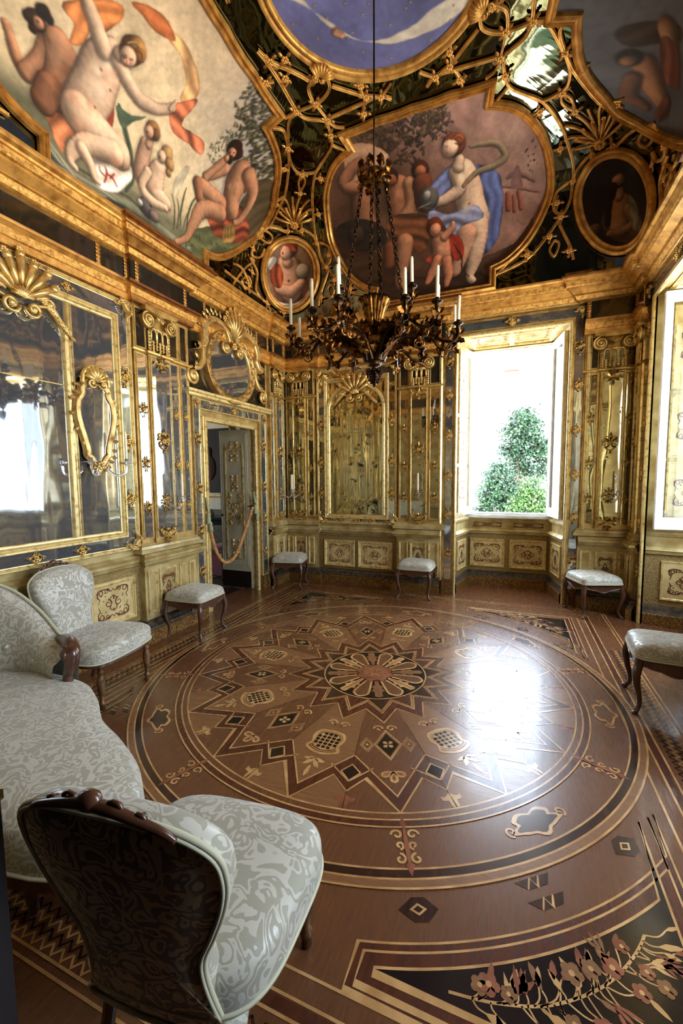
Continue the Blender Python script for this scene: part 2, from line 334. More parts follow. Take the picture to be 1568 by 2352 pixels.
# wide spray at the foot of a pilaster panel
b=MB()
for sg in (-1,1):
    curve(b,[(0,-.01),(sg*.05,.0),(sg*.095,.035),(sg*.1,.065),(sg*.08,.06)],.008); curve(b,[(0,.0),(sg*.035,.03),(sg*.07,.03),(sg*.06,.01)],.006)
    for q,(x,z) in enumerate(((.03,.02),(.06,.035),(.085,.055),(.045,.0))): flower(b,sg*x,z,.017)
    for x,z,a,L in ((.02,.03,1.2,.05),(.06,.05,.9,.045),(.1,.05,.6,.05),(.05,-.005,-.3,.05),(.01,-.03,-.6,.045)): leaf(b,sg*x,z,a if sg>0 else PI-a,L,.011,y=-.006,curl=.4*sg)
    scroll(b,sg*.026,-.065,.016,PI/2 if sg>0 else PI/2,sg*-1.1,.0045)
leaf(b,0,.02,PI/2,.07,.016,y=-.01,curl=0); flower(b,0,.015,.024); flower(b,0,-.03,.018); leaf(b,0,-.04,-PI/2,.055,.013,y=-.006,curl=0)
om('spray',b)
# pendant with side garlands at the head of a pilaster panel
b=MB()
for sg in (-1,1):
    curve(b,[(0,0),(sg*.04,-.012),(sg*.08,.01),(sg*.095,-.015),(sg*.085,-.03)],.007)
    for x,z in ((.03,-.015),(.055,-.01),(.08,-.005)): flower(b,sg*x,z,.015)
    leaf(b,sg*.02,.03,PI/2-sg*.8,.05,.012,y=-.008); leaf(b,sg*.02,-.02,-PI/2+sg*.8,.06,.013,y=-.006)
flower(b,0,.0,.026); flower(b,0,-.04,.019); leaf(b,0,-.05,-PI/2,.06,.014,y=-.008,curl=0); leaf(b,0,.01,PI/2,.075,.017,y=-.014,curl=0); b.blob((0,-.01,.085),(.014,.012,.02),8,5)
om('pendant',b)
# open scroll plaque for sconces
b=MB()
for sg in (-1,1):
    scroll(b,sg*.045,.03,.04,PI if sg>0 else 0,sg*-1.2,.0065); scroll(b,sg*.04,-.045,.034,PI if sg>0 else 0,sg*1.2,.006)
    leaf(b,sg*.02,.06,PI/2-sg*.5,.07,.014,curl=-.5*sg); leaf(b,sg*.02,-.07,-PI/2+sg*.5,.06,.012); leaf(b,sg*.06,0,0 if sg>0 else PI,.04,.012)
flower(b,0,0,.035); flower(b,0,.07,.022); leaf(b,0,.08,PI/2,.07,.015,curl=0); leaf(b,0,-.06,-PI/2,.07,.013,curl=0)
om('plaque',b)
# shell palmette crest, about .5 wide
b=MB()
for k in range(7):
    a=PI/2+(k-3)*.33; L=.30 if k%2==1 else .27; c,s_=math.cos(a),math.sin(a)
    b.tube([(c*.05,-.02,s_*.05),(c*L*.6,-.035,s_*L*.6),(c*L,-.03,s_*L)],[.012,.022,.028],7); b.blob((c*L,-.035,s_*L),(.032,.028,.032),8,5); flower(b,c*(L+.035),s_*(L+.035),.026,-.03)
for k in range(6):
    a=PI/2+(k-2.5)*.33; c,s_=math.cos(a),math.sin(a); leaf(b,c*.1,s_*.1,a,.19,.02,y=-.015,curl=0)
for k in range(9):
    a=PI/2+(k-4)*.36; b.tube([(0,-.05,0),(math.cos(a)*.045,-.045,.01+math.sin(a)*.045),(math.cos(a)*.075,-.03,.01+math.sin(a)*.08)],[.006,.011,.013],6)
for sg in (-1,1):
    scroll(b,sg*.075,-.055,.062,PI if sg>0 else 0,sg*1.35,.016,-.02); scroll(b,sg*.2,.02,.045,PI if sg>0 else 0,-sg*1.2,.012,-.015)
    curve(b,[(sg*.1,-.02),(sg*.2,.0),(sg*.27,-.06),(sg*.34,-.16)],.017,y=-.015)
    for q in range(7):
        x,z=sg*(.16+.03*q),.01-.028*q; flower(b,x,z+.02,.022,-.022); leaf(b,x,z,(0 if sg>0 else PI)-sg*.3,.07,.018,y=-.015,curl=-sg*.8)
    leaf(b,sg*.1,.03,PI/2-sg*.9,.12,.025,y=-.02,curl=-sg*.6)
om('crest',b,'gold_bright')
# corner rocaille (corner at origin, growing to +x,+z)
b=MB()
for k in range(5):
    a=PI/4+(k-2)*.32; c,s_=math.cos(a),math.sin(a); b.tube([(.02,-.03,.02),(.02+c*.05,-.03,.02+s_*.05),(.02+c*.085,-.02,.02+s_*.085)],[.008,.013,.015],6)
for w in (0,1):
    f=(lambda p:p) if w==0 else (lambda p:(p[1],p[0]))
    curve(b,[f(p) for p in ((-.03,-.03),(.05,-.045),(.12,-.02),(.15,.02),(.13,.035))],.013); curve(b,[f(p) for p in ((.0,.02),(.07,.0),(.17,.03),(.21,.02))],.009)
    x,z=f((.11,.03)); leaf(b,x,z,0 if w==0 else PI/2,.1,.02,y=-.01,curl=.5 if w==0 else -.5); x,z=f((.06,-.02)); leaf(b,x,z,-.5 if w==0 else PI/2+.5,.08,.018,y=-.01)
    x,z=f((.09,-.01)); flower(b,x,z,.022,-.016)
flower(b,.02,.02,.03,-.02)
om('corner',b,'gold_bright')
# leaf strip for the frieze, height 1
b=MB()
for k in range(7):
    for sg in (-1,1): leaf(b,0,k/7.,PI/2-sg*.55,.17,.055,lift=.03,y=-.008,curl=-.2*sg)
b.tube([(0,-.01,0),(0,-.01,1)],.03,5)
om('leafstrip',b,'gold_warm')
# frieze trophy
b=MB()
for sg in (-1,1):
    scroll(b,sg*.04,.05,.04,PI if sg>0 else 0,-sg*1.2,.009); scroll(b,sg*.035,-.02,.032,PI if sg>0 else 0,sg*1.2,.008)
    for z in (-.05,.0,.05,.09): leaf(b,sg*.015,z,PI/2-sg*.8,.075,.02,y=-.012,curl=-.4*sg)
flower(b,0,.04,.032,-.02); flower(b,0,.1,.024,-.02); leaf(b,0,-.04,-PI/2,.09,.022,y=-.012,curl=0); leaf(b,0,.1,PI/2,.05,.02,y=-.012)
om('trophy',b,'gold_warm')
# arabesque drawn on the dado panels: flat strokes inside a unit square
def arabesque(seed,w,h):
    b=MB(); r=np.random.default_rng(seed); hw,hh=w/2,h/2
    def st(pts,wd):
        p=cat_rom([(x,-.0012,z) for x,z in pts],6); k=len(p); b.tube(p,wd*(1-.6*np.abs(np.linspace(-1,1,k))**2),4,0,flat=.15,up=(0,1,0))
    def sp(x,z,rr,a0,tn,wd): b.tube(spiral(x,z,rr,rr*.2,a0,tn,18,-.0012),np.linspace(wd,wd*.5,18),4,0,flat=.15,up=(0,1,0))
    for sx in (-1,1):
        for sz in (-1,1):
            sp(sx*hw*.72,sz*hh*.68,min(hw,hh)*.22,0 if sx>0 else PI,sx*sz*1.2,.006); sp(sx*hw*.35,sz*hh*.74,min(hw,hh)*.18,PI if sx>0 else 0,-sx*sz*1.2,.005)
            st([(sx*hw*.86,sz*hh*.1),(sx*hw*.78,sz*hh*.35),(sx*hw*.9,sz*hh*.55),(sx*hw*.75,sz*hh*.85),(sx*hw*.4,sz*hh*.86),(sx*hw*.12,sz*hh*.7),(0,sz*hh*.85)],.006)
            for q in range(4): x,z=sx*hw*r.uniform(.3,.8),sz*hh*r.uniform(.2,.8); b.blob((x,-.001,z),(.008,.0012,.006),6,3)
        sp(sx*hw*.3,0,min(hw,hh)*.25,PI/2,sx*1.3,.006); st([(0,-hh*.5),(sx*hw*.2,-hh*.3),(sx*hw*.12,0),(sx*hw*.2,hh*.25),(0,hh*.45)],.006)
    for q in range(5): x,z=r.uniform(-.12,.12)*hw,r.uniform(-.45,.45)*hh; b.blob((x,-.0012,z),(.012,.0014,.010),7,3)
    return b
# ---------------- dimensions of the room
XW,YW=2.35,2.66
DOOR=(.775,1.885,2.33); WB=(.28,1.64,3.44); WR=((.78,2.18),(-2.18,-.78)); ALC=.66; FO=(-.02,1.95,2.75)
LW=((-XW,0,0),PI/2); BWL=((0,YW,0),0.); RW=((XW,0,0),-PI/2); FWL=((0,-YW,0),PI)
def FR(w,h): return [(0,0),(0,h*.6),(w*.14,h),(w*.34,h),(w*.48,h*.5),(w*.66,h*.72),(w*.84,h*.4),(w,h*.34),(w,0)]
NY=(0,-1,0)
def rect(x0,x1,z0,z1,y=0.): return [(x0,y,z0),(x1,y,z0),(x1,y,z1),(x0,y,z1)]
def frame(mb,x0,x1,z0,z1,w,h,y=0.,mi=0): mb.mould(rect(x0,x1,z0,z1,y),FR(w,h),NY,True,mi)
def pane(x0,x1,z0,z1,y,m,par,name='mirror_pane',t=.006):
    b=MB(); b.bb(x0,x1,y-t,y,z0,z1); return b.build(name,m,par)
def put(kind,par,x,z,y=-.02,s=1.,rz=0.,name=None): return obj(name or {'crest':'shell_crest','corner':'corner_scroll','leafstrip':'leaf_strip'}.get(kind,'gilt_mount'),OM[kind],par,(x,y,z),(0,rz,0),s)
# ---------------- walls
def wall(name,pieces,m='lacquer'):
    b=MB()
    for p in pieces: b.bb(*p)
    return struct(b.build(name,m))
T=.25; ZT=4.2
wall('wall_left',[(-XW-T,-XW,-YW-T,DOOR[0],0,ZT),(-XW-T,-XW,DOOR[1],YW+T,0,ZT),(-XW-T,-XW,DOOR[0],DOOR[1],DOOR[2],ZT)])
wall('wall_back',[(-XW,WB[0],YW,YW+T,0,ZT),(WB[1],XW,YW,YW+T,0,ZT),(WB[0],WB[1],YW,YW+T,WB[2],ZT)])
wall('wall_right',[(XW,XW+T,WR[0][1],YW+T,0,ZT),(XW,XW+T,WR[1][1],WR[0][0],0,ZT),(XW,XW+T,-YW-T,WR[1][0],0,ZT),(XW,XW+T,WR[0][0],WR[0][1],3.44,ZT),(XW,XW+T,WR[1][0],WR[1][1],3.44,ZT)])
wall('wall_front',[(-XW,FO[0],-YW-T,-YW,0,ZT),(FO[1],XW,-YW-T,-YW,0,ZT),(FO[0],FO[1],-YW-T,-YW,FO[2],ZT)])
b=MB(); b.bb(FO[0]-.0,FO[0]+.012,-YW-T,-YW+.006,0,FO[2]); struct(b.build('trim_9','dark_panel'))
# antechamber behind the camera, closed
wall('wall_antechamber',[(-1.6,3.4,-6.2,-6.0,0,3.2),(-1.8,-1.6,-6.0,-YW-T,0,3.2),(3.4,3.6,-6.0,-YW-T,0,3.2),(-1.6,FO[0]-.02,-YW-T-.06,-YW-T-.001,0,3.2),(FO[1]+.02,3.4,-YW-T-.06,-YW-T-.001,0,3.2),(-1.6,3.4,-6.2,-YW-T,3.2,3.3)],'ante_wall')
# ---------------- floor: marquetry polygons, a few tenths of a millimetre apart
FM=['wood_mid','wood_tan','wood_red','wood_dark','wood_ebony','wood_light','wood_pink']
MID,TAN,RED,DRK,EBO,LIT,PNK=range(7)
fb=MB(); LAY=[0]
def lay(k): return .0004*k
def fpoly(pts,mi,k): fb.add([(x,y,lay(k)) for x,y in pts],[tuple(range(len(pts)))],mi,False)
def pc(r,a): return (r*math.cos(a),r*math.sin(a))
def ring(r0,r1,mi,k,n=160,a0=0.,a1=2*PI):
    P=[[(*pc(r,a0+(a1-a0)*i/n),lay(k)) for r in (r0,r1)] for i in range(n+1)]; fb.grid(P,mi,False)
def strip(pts,w,mi,k,closed=False,taper=False):
    P=np.asarray(pts,float); 
    if closed: d=np.roll(P,-1,0)-np.roll(P,1,0)
    else: d=np.gradient(P,axis=0)
    d/=np.maximum(np.linalg.norm(d,axis=1),1e-9)[:,None]; n=np.stack([-d[:,1],d[:,0]],1)
    if closed: d1=P-np.roll(P,1,0); 
    else: d1=np.vstack([P[1:2]-P[0:1],np.diff(P,axis=0)])
    d1/=np.maximum(np.linalg.norm(d1,axis=1),1e-9)[:,None]; co=np.maximum(np.abs(n[:,0]*-d1[:,1]+n[:,1]*d1[:,0]),.35)
    ww=(w/2)/co
    if taper: ww=ww*(1-.75*np.abs(np.linspace(-1,1,len(P)))**2)
    a,b_=P+n*ww[:,None],P-n*ww[:,None]; z=np.full((len(P),1),lay(k))
    G=np.stack([np.hstack([a,z]),np.hstack([b_,z])],1); fb.grid(G,mi,False,closeu=closed)
def loc2(c,a,pts):
    ca,sa=math.cos(a),math.sin(a); return [(c[0]+x*ca-y*sa,c[1]+x*sa+y*ca) for x,y in pts]
def floorquad(x0,x1,y0,y1,mi=MID,k=0): fpoly([(x0,y0),(x1,y0),(x1,y1),(x0,y1)],mi,k)
floorquad(-XW-T,XW+ALC+.3,-YW-T,YW+ALC+.3)
floorquad(-1.6,3.4,-6.0,-YW-T,DRK)
S16=PI/8
fpoly([pc(1.80,2*PI*i/128) for i in range(128)],MID,1)
fpoly([pc(1.445,2*PI*i/128) for i in range(128)],TAN,2)
# wood of each of the sixteen sectors
for k in range(16):
    a=S16*k; fpoly([(0,0)]+[pc(1.44,a-S16/2+S16*i/8) for i in range(9)],MID if k%2 else TAN,3)
# outer star band
for k in range(16):
    a=S16*k; D=.1245; o=[pc(1.32,a-S16/2),pc(1.215,a-D),pc(1.44,a),pc(1.215,a+D),pc(1.32,a+S16/2)]; i_=[pc(1.04,a-S16/2),pc(1.335,a),pc(1.04,a+S16/2)]
    fpoly(o+i_[::-1],RED,4)
    strip(o,.009,LIT,6); strip(i_,.009,LIT,6)
    s=a+S16/2; q=[pc(1.245,s),pc(1.18,s-.045),pc(1.118,s),pc(1.18,s+.045)]
    fpoly(q,EBO,6); strip(q,.008,LIT,7,True)
    strip([pc(1.135,s-.105),pc(1.25,s+.0)],.008,LIT,6); strip([pc(1.135,s+.105),pc(1.25,s)],.008,LIT,6)
    # small spray outside each seam
    for sg in (-1,1):
        fpoly(loc2(pc(1.385,s),s,[(-.045,0),(-.02,sg*.03),(-.03,sg*.055),(.0,sg*.05),(.005,sg*.02),(.04,sg*.02),(.055,sg*.006)]),LIT if k%3 else PNK,5)
    strip([pc(.705,s) ,pc(1.44,s)],.003,DRK,5)
    # inner star
    t=[pc(.543,a-S16/2),pc(.703,a),pc(.543,a+S16/2)]; t2=[pc(.45,a-S16/2),pc(.592,a),pc(.45,a+S16/2)]
    fpoly(t+t2[::-1],RED,4); strip(t,.008,LIT,6); strip(t2,.007,LIT,6)
    t3=[pc(.425,a-S16/2),pc(.565,a),pc(.425,a+S16/2)]; strip(t3,.006,LIT,6)
    fpoly([pc(.41,a-S16/2),pc(.545,a),pc(.41,a+S16/2)],DRK if k%2 else RED,5)
    # motifs in the sectors
    if k%2:
        c=pc(.925,a); fpoly(loc2(c,a,[(-.105,0),(0,-.06),(.105,0),(0,.06)]),EBO,6); strip(loc2(c,a,[(-.125,0),(0,-.074),(.125,0),(0,.074)]),.005,LIT,6,True); strip(loc2(c,a,[(-.14,0),(0,-.084),(.14,0),(0,.084)]),.005,LIT,6,True)
        for q in range(4): fpoly(loc2(c,a+q*PI/2+PI/4,[(.004,0),(.022,.014),(.036,.008),(.036,-.008),(.022,-.014)]),LIT,7)
        for sg in (-1,1):
            c2=loc2(c,a,[(0,sg*.125)])[0]
            for w in (.034,.05): strip(loc2(c2,a,[(-w*1.3,0),(0,-w*.8),(w*1.3,0),(0,w*.8)]),.005,LIT,6,True)
            fpoly(loc2(c2,a,[(-.012,0),(0,-.01),(.012,0),(0,.01)]),LIT,7)
        cc=pc(1.16,a)
        for da,L in ((-1.15,.075),(0,.085),(1.15,.075)):
            p=[(.0,-.006),(L*.45,-.024),(L*.85,-.022),(L,0),(L*.85,.022),(L*.45,.024),(.0,.006)]
            fpoly(loc2(cc,a+da,p),LIT,6); fpoly(loc2(cc,a+da,[(L*.3,-.004),(L*.6,-.011),(L*.85,0),(L*.6,.011),(L*.3,.004)]),PNK,7)
    else:
        c=pc(.955,a); sh=[(-.10,-.02),(-.085,-.075),(-.03,-.095),(.03,-.08),(.075,-.10),(.105,-.06),(.12,0)]; sh=sh+[(x,-y) for x,y in sh[::-1][1:]]
        o=cat_rom(sh,5,True); fpoly(loc2(c,a,o),TAN if (k//2)%2 else MID,5); strip(loc2(c,a,o),.02,LIT,6,True); strip(loc2(c,a,o*.83),.006,LIT,7,True)
        fpoly(loc2(c,a,o*.72),LIT,7)
        for i in range(-2,3):
            for j in range(-2,3):
                if abs(i)+abs(j)>3: continue
                x,y=i*.031,j*.031; fpoly(loc2(c,a,[(x-.0115,y-.0115),(x+.0115,y-.0115),(x+.0115,y+.0115),(x-.0115,y+.0115)]),EBO,8)
        cc=pc(1.12,a)
        for sg in (-1,1):
            for da,L,w in ((.5,.09,.018),(1.2,.07,.016)):
                fpoly(loc2(cc,a+sg*da,[(0,-.005),(L*.4,-w),(L*.8,-w*.7),(L,.01*sg),(L*.7,w*.6),(L*.3,w*.7)]),LIT,6)
        fpoly(loc2(pc(1.19,a),a,[(0,-.006),(.05,-.014),(.09,0),(.05,.014),(0,.006)]),LIT,6)
    # scroll pair near the inner star
    for sg in (-1,1):
        cx,cy=loc2(pc(.765,a),a,[(0,sg*.038)])[0]; sp_=spiral(0,0,.034,.007,a-PI/2*sg+PI,sg*1.1,22); strip([(cx+p[0],cy+p[2]) for p in sp_],.011,LIT,6)
        fpoly(loc2(pc(.755,a),a+sg*.6,[(.01,0),(.03,-.012),(.055,.006*sg),(.03,.01)]),PNK,6)
# centre medallion
ring(0.001,.414,EBO,8); ring(.404,.414,LIT,9)
for k in range(8):
    a=k*PI/4-PI/2+.0
    lp=[(.15,-.022),(.30,-.052),(.355,-.05),(.39,0),(.355,.05),(.30,.052),(.15,.022)]; o=cat_rom(lp,5); fpoly(loc2((0,0),a,o),MID,9); strip(loc2((0,0),a,o),.016,LIT,10)
    lf=[(.14,-.012),(.21,-.02),(.235,-.045),(.26,-.03),(.30,-.052),(.31,-.028),(.375,-.03),(.39,0)]; lf=lf+[(x,-y) for x,y in lf[::-1][1:]]; fpoly(loc2((0,0),a+PI/8,lf),LIT if k%2 else TAN,10); fpoly(loc2((0,0),a+PI/8,[(.15,-.004),(.33,-.006),(.38,0),(.33,.006),(.15,.004)]),PNK,11)
for k in range(8): fpoly([( .1*math.cos(k*PI/4)+.05*math.cos(b_),.1*math.sin(k*PI/4)+.05*math.sin(b_)) for b_ in np.linspace(0,2*PI,15)[:-1]],PNK,11+k%2)
fpoly([pc(.09,2*PI*i/24) for i in range(24)],TAN,13); fpoly([pc(.06,2*PI*i/20) for i in range(20)],PNK,14)
for k in range(6): strip([pc(.02,k*PI/3),pc(.07,k*PI/3+.4)],.006,LIT,15)
# rings
for r0,r1,mi in ((1.437,1.446,LIT),(1.446,1.476,MID),(1.476,1.485,LIT),(1.485,1.517,RED),(1.517,1.526,LIT),(1.722,1.731,LIT),(1.731,1.765,DRK),(1.765,1.774,LIT),(1.774,1.804,TAN),(1.804,1.814,LIT)): ring(r0,r1,mi,9)
for k in range(16):
    a=S16*k+.0
    if k%2:   # fleuron
        c=pc(1.62,a)
        for sg in (-1,1):
            for x0,y0,rr,d0,tn in ((.06,.035,.026,PI,1.0),(-.005,.03,.02,0,-1.),(-.06,.035,.028,PI/2,1.)):
                sp_=spiral(x0,sg*y0,rr,.006,d0*sg,sg*tn,18); strip(loc2(c,a,[(p[0],p[2]) for p in sp_]),.011,LIT,6)
        fpoly(loc2(c,a,[(-.16,0),(-.12,-.014),(-.09,-.005),(0,-.011),(.08,-.007),(.09,-.02),(.14,0),(.09,.02),(.08,.007),(0,.011),(-.09,.005),(-.12,.014)]),PNK,10)
    else:
        c=pc(1.62,a); o=[]
        for i in range(40):
            b_=2*PI*i/40; r=1+.16*math.cos(5*b_)+.07*math.cos(9*b_); o.append((.066*r*math.cos(b_),.13*r*math.sin(b_)))
        fpoly(loc2(c,a,o),LIT,6); fpoly(loc2(c,a,[(x*.78,y*.8) for x,y in o]),DRK if k%4 else MID,7)
        for sg in (-1,1): sp_=spiral(0,sg*.15,.028,.006,0,sg*1.1,18); strip(loc2(c,a,[(p[0],p[2]) for p in sp_]),.011,LIT,6)
# hexagon and trapezoid tokens around the ring
for k in range(24):
    a=2*PI*k/24+PI/24; c=pc(1.885,a)
    if abs(c[0])>1.72 or abs(c[1])>1.85: continue
    if k%2: fpoly(loc2(c,a,[(-.045,-.02),(0,-.075),(.045,-.02),(.045,.03),(0,.075),(-.045,.03)]),DRK,3); strip(loc2(c,a,[(-.018,0),(0,-.026),(.018,0),(0,.026)]),.008,LIT,4,True)
    else:
        for x0 in (1.85,1.93): fpoly(loc2(pc(x0,a),a,[(-.02,-.08),(-.02,.08),(.02,.045),(.02,-.045)]),DRK,3); strip(loc2(pc(x0,a),a,[(.02,-.045),(-.02,-.01),(.02,.0),(-.02,.03)]),.006,LIT,4)
# corner panels with flowers
LX,LY=1.66,2.07
for sx in (-1,1):
    for sy in (-1,1):
        def cpoly(off):
            r=2.0+off; x1=LX-off; y1=LY-off; a0=math.acos(min(1,(.55+off*1.0)/r)); a1=math.asin(min(1,(.9+off)/r))
            arc=[pc(r,a1+(a0-a1)*i/30) for i in range(31)]
            return [(sx*x,sy*y) for x,y in [(x1,arc[0][1])]+[p for p in arc if p[0]<x1 and p[1]<y1]+[(arc[-1][0],y1),(x1,y1)]]
        fpoly(cpoly(0),RED,3); strip(cpoly(0),.008,LIT,4,True); strip(cpoly(.028),.008,LIT,4,True); fpoly(cpoly(.075),EBO,4); strip(cpoly(.075),.009,LIT,5,True)
        rg=np.random.default_rng(5+sx+2*sy)
        stem=cat_rom([(.86,1.955),(1.0,1.93),(1.16,1.87),(1.33,1.74),(1.46,1.56),(1.53,1.36)],9); stem=np.array([(sx*x,sy*y) for x,y in stem]); 
        def inside(x,y): return abs(x)<LX-.10 and abs(y)<LY-.10 and math.hypot(x,y)>2.12
        for i in range(0,len(stem)-1):
            x,y=stem[i]
            if not inside(x,y): continue
            a=math.atan2(*(stem[min(i+1,len(stem)-1)]-stem[i])[::-1])
            for q in range(3):
                side=rg.choice([-1,1]); da=a+side*rg.uniform(.5,1.5); D=rg.uniform(.02,.15); px_,py_=x+D*math.cos(da),y+D*math.sin(da)
                if not inside(px_,py_): continue
                strip(cat_rom([(x,y),(x+D*.5*math.cos(da-.3),y+D*.5*math.sin(da-.3)),(px_,py_)],4),.005,LIT,5)
                kind=rg.integers(5); L=rg.uniform(.05,.085); w=L*rg.uniform(.13,.2); mi=(LIT,LIT,TAN,PNK)[rg.integers(4)]
                if kind<3: fpoly(loc2((px_,py_),da+rg.uniform(-.5,.5),[(0,-.002),(L*.35,-w),(L*.75,-w*.7),(L,0),(L*.75,w*.7),(L*.35,w),(0,.002)]),mi,6)
                elif kind==3:
                    for e in (-.45,0,.45): fpoly(loc2((px_,py_),da+e,[(0,-.002),(L*.5,-w*.6),(L,0),(L*.5,w*.6),(0,.002)]),mi,6+int(e>0))
                else:
                    rr=rg.uniform(.022,.034)
                    for e in range(5): b_=e*PI/2.5; fpoly([(px_+rr*.6*math.cos(b_)+rr*.5*math.cos(g),py_+rr*.6*math.sin(b_)+rr*.5*math.sin(g)) for g in np.linspace(0,2*PI,9)[:-1]],(PNK,TAN)[i%2],7+e%2)
                    fpoly([(px_+rr*.3*math.cos(g),py_+rr*.3*math.sin(g)) for g in np.linspace(0,2*PI,9)[:-1]],LIT,9)
        st_=[tuple(p) for p in stem if inside(*p)]
        if len(st_)>3: strip(st_,.009,LIT,5)
# borders
for off,w,mi in ((1.72,.01,LIT),(1.79,.01,LIT),(1.815,.035,RED),(1.84,.01,LIT),(2.0,.01,LIT),(2.03,.01,LIT)):
    a=off; b_=off+.36; strip([(-a,-b_),(a,-b_),(a,b_),(-a,b_)],w,mi,3 if mi!=RED else 2,True)
for sx in (-1,1):
    for i in range(-24,24):
        y=i*.05+.025
        for q in range(4):
            x=1.87+q*.03; strip([(sx*x,y*1.),(sx*(x+.03),y+.025),(sx*x,y+.05)],.008,LIT if q%2 else DRK,2)
for sy in (-1,1):
    for i in range(-20,20):
        x=i*.05+.025
        for q in range(4): y=2.23+q*.03; strip([(x,sy*y),(x+.025,sy*(y+.03)),(x+.05,sy*y)],.008,LIT if q%2 else DRK,2)
struct(fb.build('floor',FM))
# ---------------- paths round the room, interior on the left
WALLS={'F':((-XW,-YW),(1,0),(0,1),2*XW),'R':((XW,-YW),(0,1),(-1,0),2*YW),'B':((XW,YW),(-1,0),(0,-1),2*XW),'L':((-XW,YW),(0,-1),(1,0),2*YW)}
JOG={'F':[(0,.35),(4.35,4.7)],'R':[(0,.36),(2.2,3.12),(4.96,5.32)],'B':[(0,.62),(2.23,2.82),(4.1,4.7)],'L':[(0,.42),(2.12,2.82),(4.85,5.32)]}
def wpt(w,s,o): p,d,n,L=WALLS[w]; return (p[0]+d[0]*s+n[0]*o,p[1]+d[1]*s+n[1]*o,0.)
def rpath(parts,jog=.045,closed=False):
    """parts: [(wall,s0,s1)]"""
    out=[]
    for w,s0,s1 in parts:
        L=WALLS[w][3]; ev=[]
        for a,b_ in JOG[w]:
            ev+= [(a,0,1),(b_,1,0)]
        def off(s): return jog if any(a-1e-6<=s<=b_+1e-6 for a,b_ in JOG[w]) else 0.
        pts=[]
        if s0<=1e-6: c=WALLS[w][0]; 
        pts.append((s0,off(s0)))
        for a,b_ in JOG[w]:
            if s0<a<s1: pts+=[(a,0.),(a,jog)]
            if s0<b_<s1: pts+=[(b_,jog),(b_,0.)]
        pts.append((s1,off(s1)))
        for i,(s,o) in enumerate(pts):
            if i==0 and s0<=1e-6: s=jog
            if i==len(pts)-1 and s1>=L-1e-6: s=L-jog
            q=wpt(w,s,o)
            if out and math.dist(out[-1],q)<1e-4: continue
            out.append(q)
    if closed and math.dist(out[0],out[-1])<1e-4: out.pop()
    return out
FULL=[('F',0,4.7),('R',0,5.32),('B',0,4.7),('L',0,5.32)]
ENT=[[('R',4.93,5.32),('B',0,.6)],[('B',2.22,4.7),('L',0,5.32),('F',0,4.7),('R',0,.38)],[('R',1.93,3.39)]]
UPZ=(0,0,1)
cb=MB(); cp=rpath(FULL,closed=True)
cb.mould(cp,[(.03,3.615),(.06,3.625),(.075,3.635)],UPZ,True,0); cb.mould(cp,[(.075,3.635),(.095,3.675)],UPZ,True,1)
cb.mould(cp,[(.095,3.675),(.115,3.68),(.115,3.69),(.145,3.715),(.17,3.735),(.175,3.74),(.175,3.75)],UPZ,True,0)
cb.mould(cp,[(.175,3.75),(.20,3.755),(.205,3.80)],UPZ,True,1); cb.mould(cp,[(.205,3.80),(.22,3.805),(.225,3.82),(.25,3.835),(.255,3.855),(.22,3.862),(.215,3.9),(.15,3.92)],UPZ,True,0)
struct(cb.build('trim_1',['gold_warm','gold_stipple'])).name='cornice'
k=0
for parts in ENT:
    pth=rpath(parts); eb=MB()
    eb.mould(pth,[(.0,3.235),(.055,3.24),(.06,3.29)],UPZ,False,0); eb.mould(pth,[(.06,3.29),(.075,3.295),(.08,3.35)],UPZ,False,1); eb.mould(pth,[(.08,3.35),(.095,3.36),(.115,3.375),(.12,3.395),(.03,3.402)],UPZ,False,0)
    k+=1; o=struct(eb.build('architrave',['gold_warm','gold_stipple']))
    fz=MB(); fz.mould(pth,[(.03,3.40),(.03,3.62)],UPZ,False,0); fo=fz.build('frieze',['mirror_dark'],o)
    P=np.array(pth)
    for i in range(len(P)-1):
        a,c=P[i],P[i+1]; L=np.linalg.norm(c-a)
        if L<.12: continue
        d=(c-a)/L; n=np.array([-d[1],d[0],0]); rz=math.atan2(d[1],d[0])+PI
        for s in ([.04,L-.04] if L<1.2 else [.04,.32,L-.32,L-.04]):
            q=a+d*s+n*.034; obj('leaf_strip',OM['leafstrip'],o,(q[0],q[1],3.402),(0,0,rz),(.22,.22,.215))
for x in (1.25,2.12): pass
# dado: base and cap, window and door openings left out
DADO=[[('R',4.9,5.32),('B',0,.59)],[('B',2.23,4.7),('L',0,.53)],[('L',2.1,5.32),('F',0,2.2)],[('F',4.28,4.7),('R',0,.42)],[('R',1.9,3.42)]]
for i,parts in enumerate(DADO):
    pth=rpath(parts,jog=.06); pb=MB()
    pb.mould(pth,[(0,0),(.085,0),(.085,.125),(.075,.13)],UPZ,False,1); pb.mould(pth,[(.075,.13),(.07,.15),(.05,.165),(.05,.18),(.03,.205),(.012,.215),(0,.22)],UPZ,False,0)
    struct(pb.build('baseboard',['plinth','plinth_gilt']))
    pb=MB(); pb.mould(pth,[(0,.735),(.02,.74),(.03,.76),(.055,.775),(.06,.80),(.085,.81),(.085,.835),(.05,.85),(.03,.87),(0,.875)],UPZ,False,0); struct(pb.build('trim_%d'%(i+1),['lacquer']))
    # stippled field behind the panels
    pb=MB(); pb.mould(pth,[(.004,.215),(.004,.745)],UPZ,False,0); struct(pb.build('wainscot',['lacquer_stipple']))
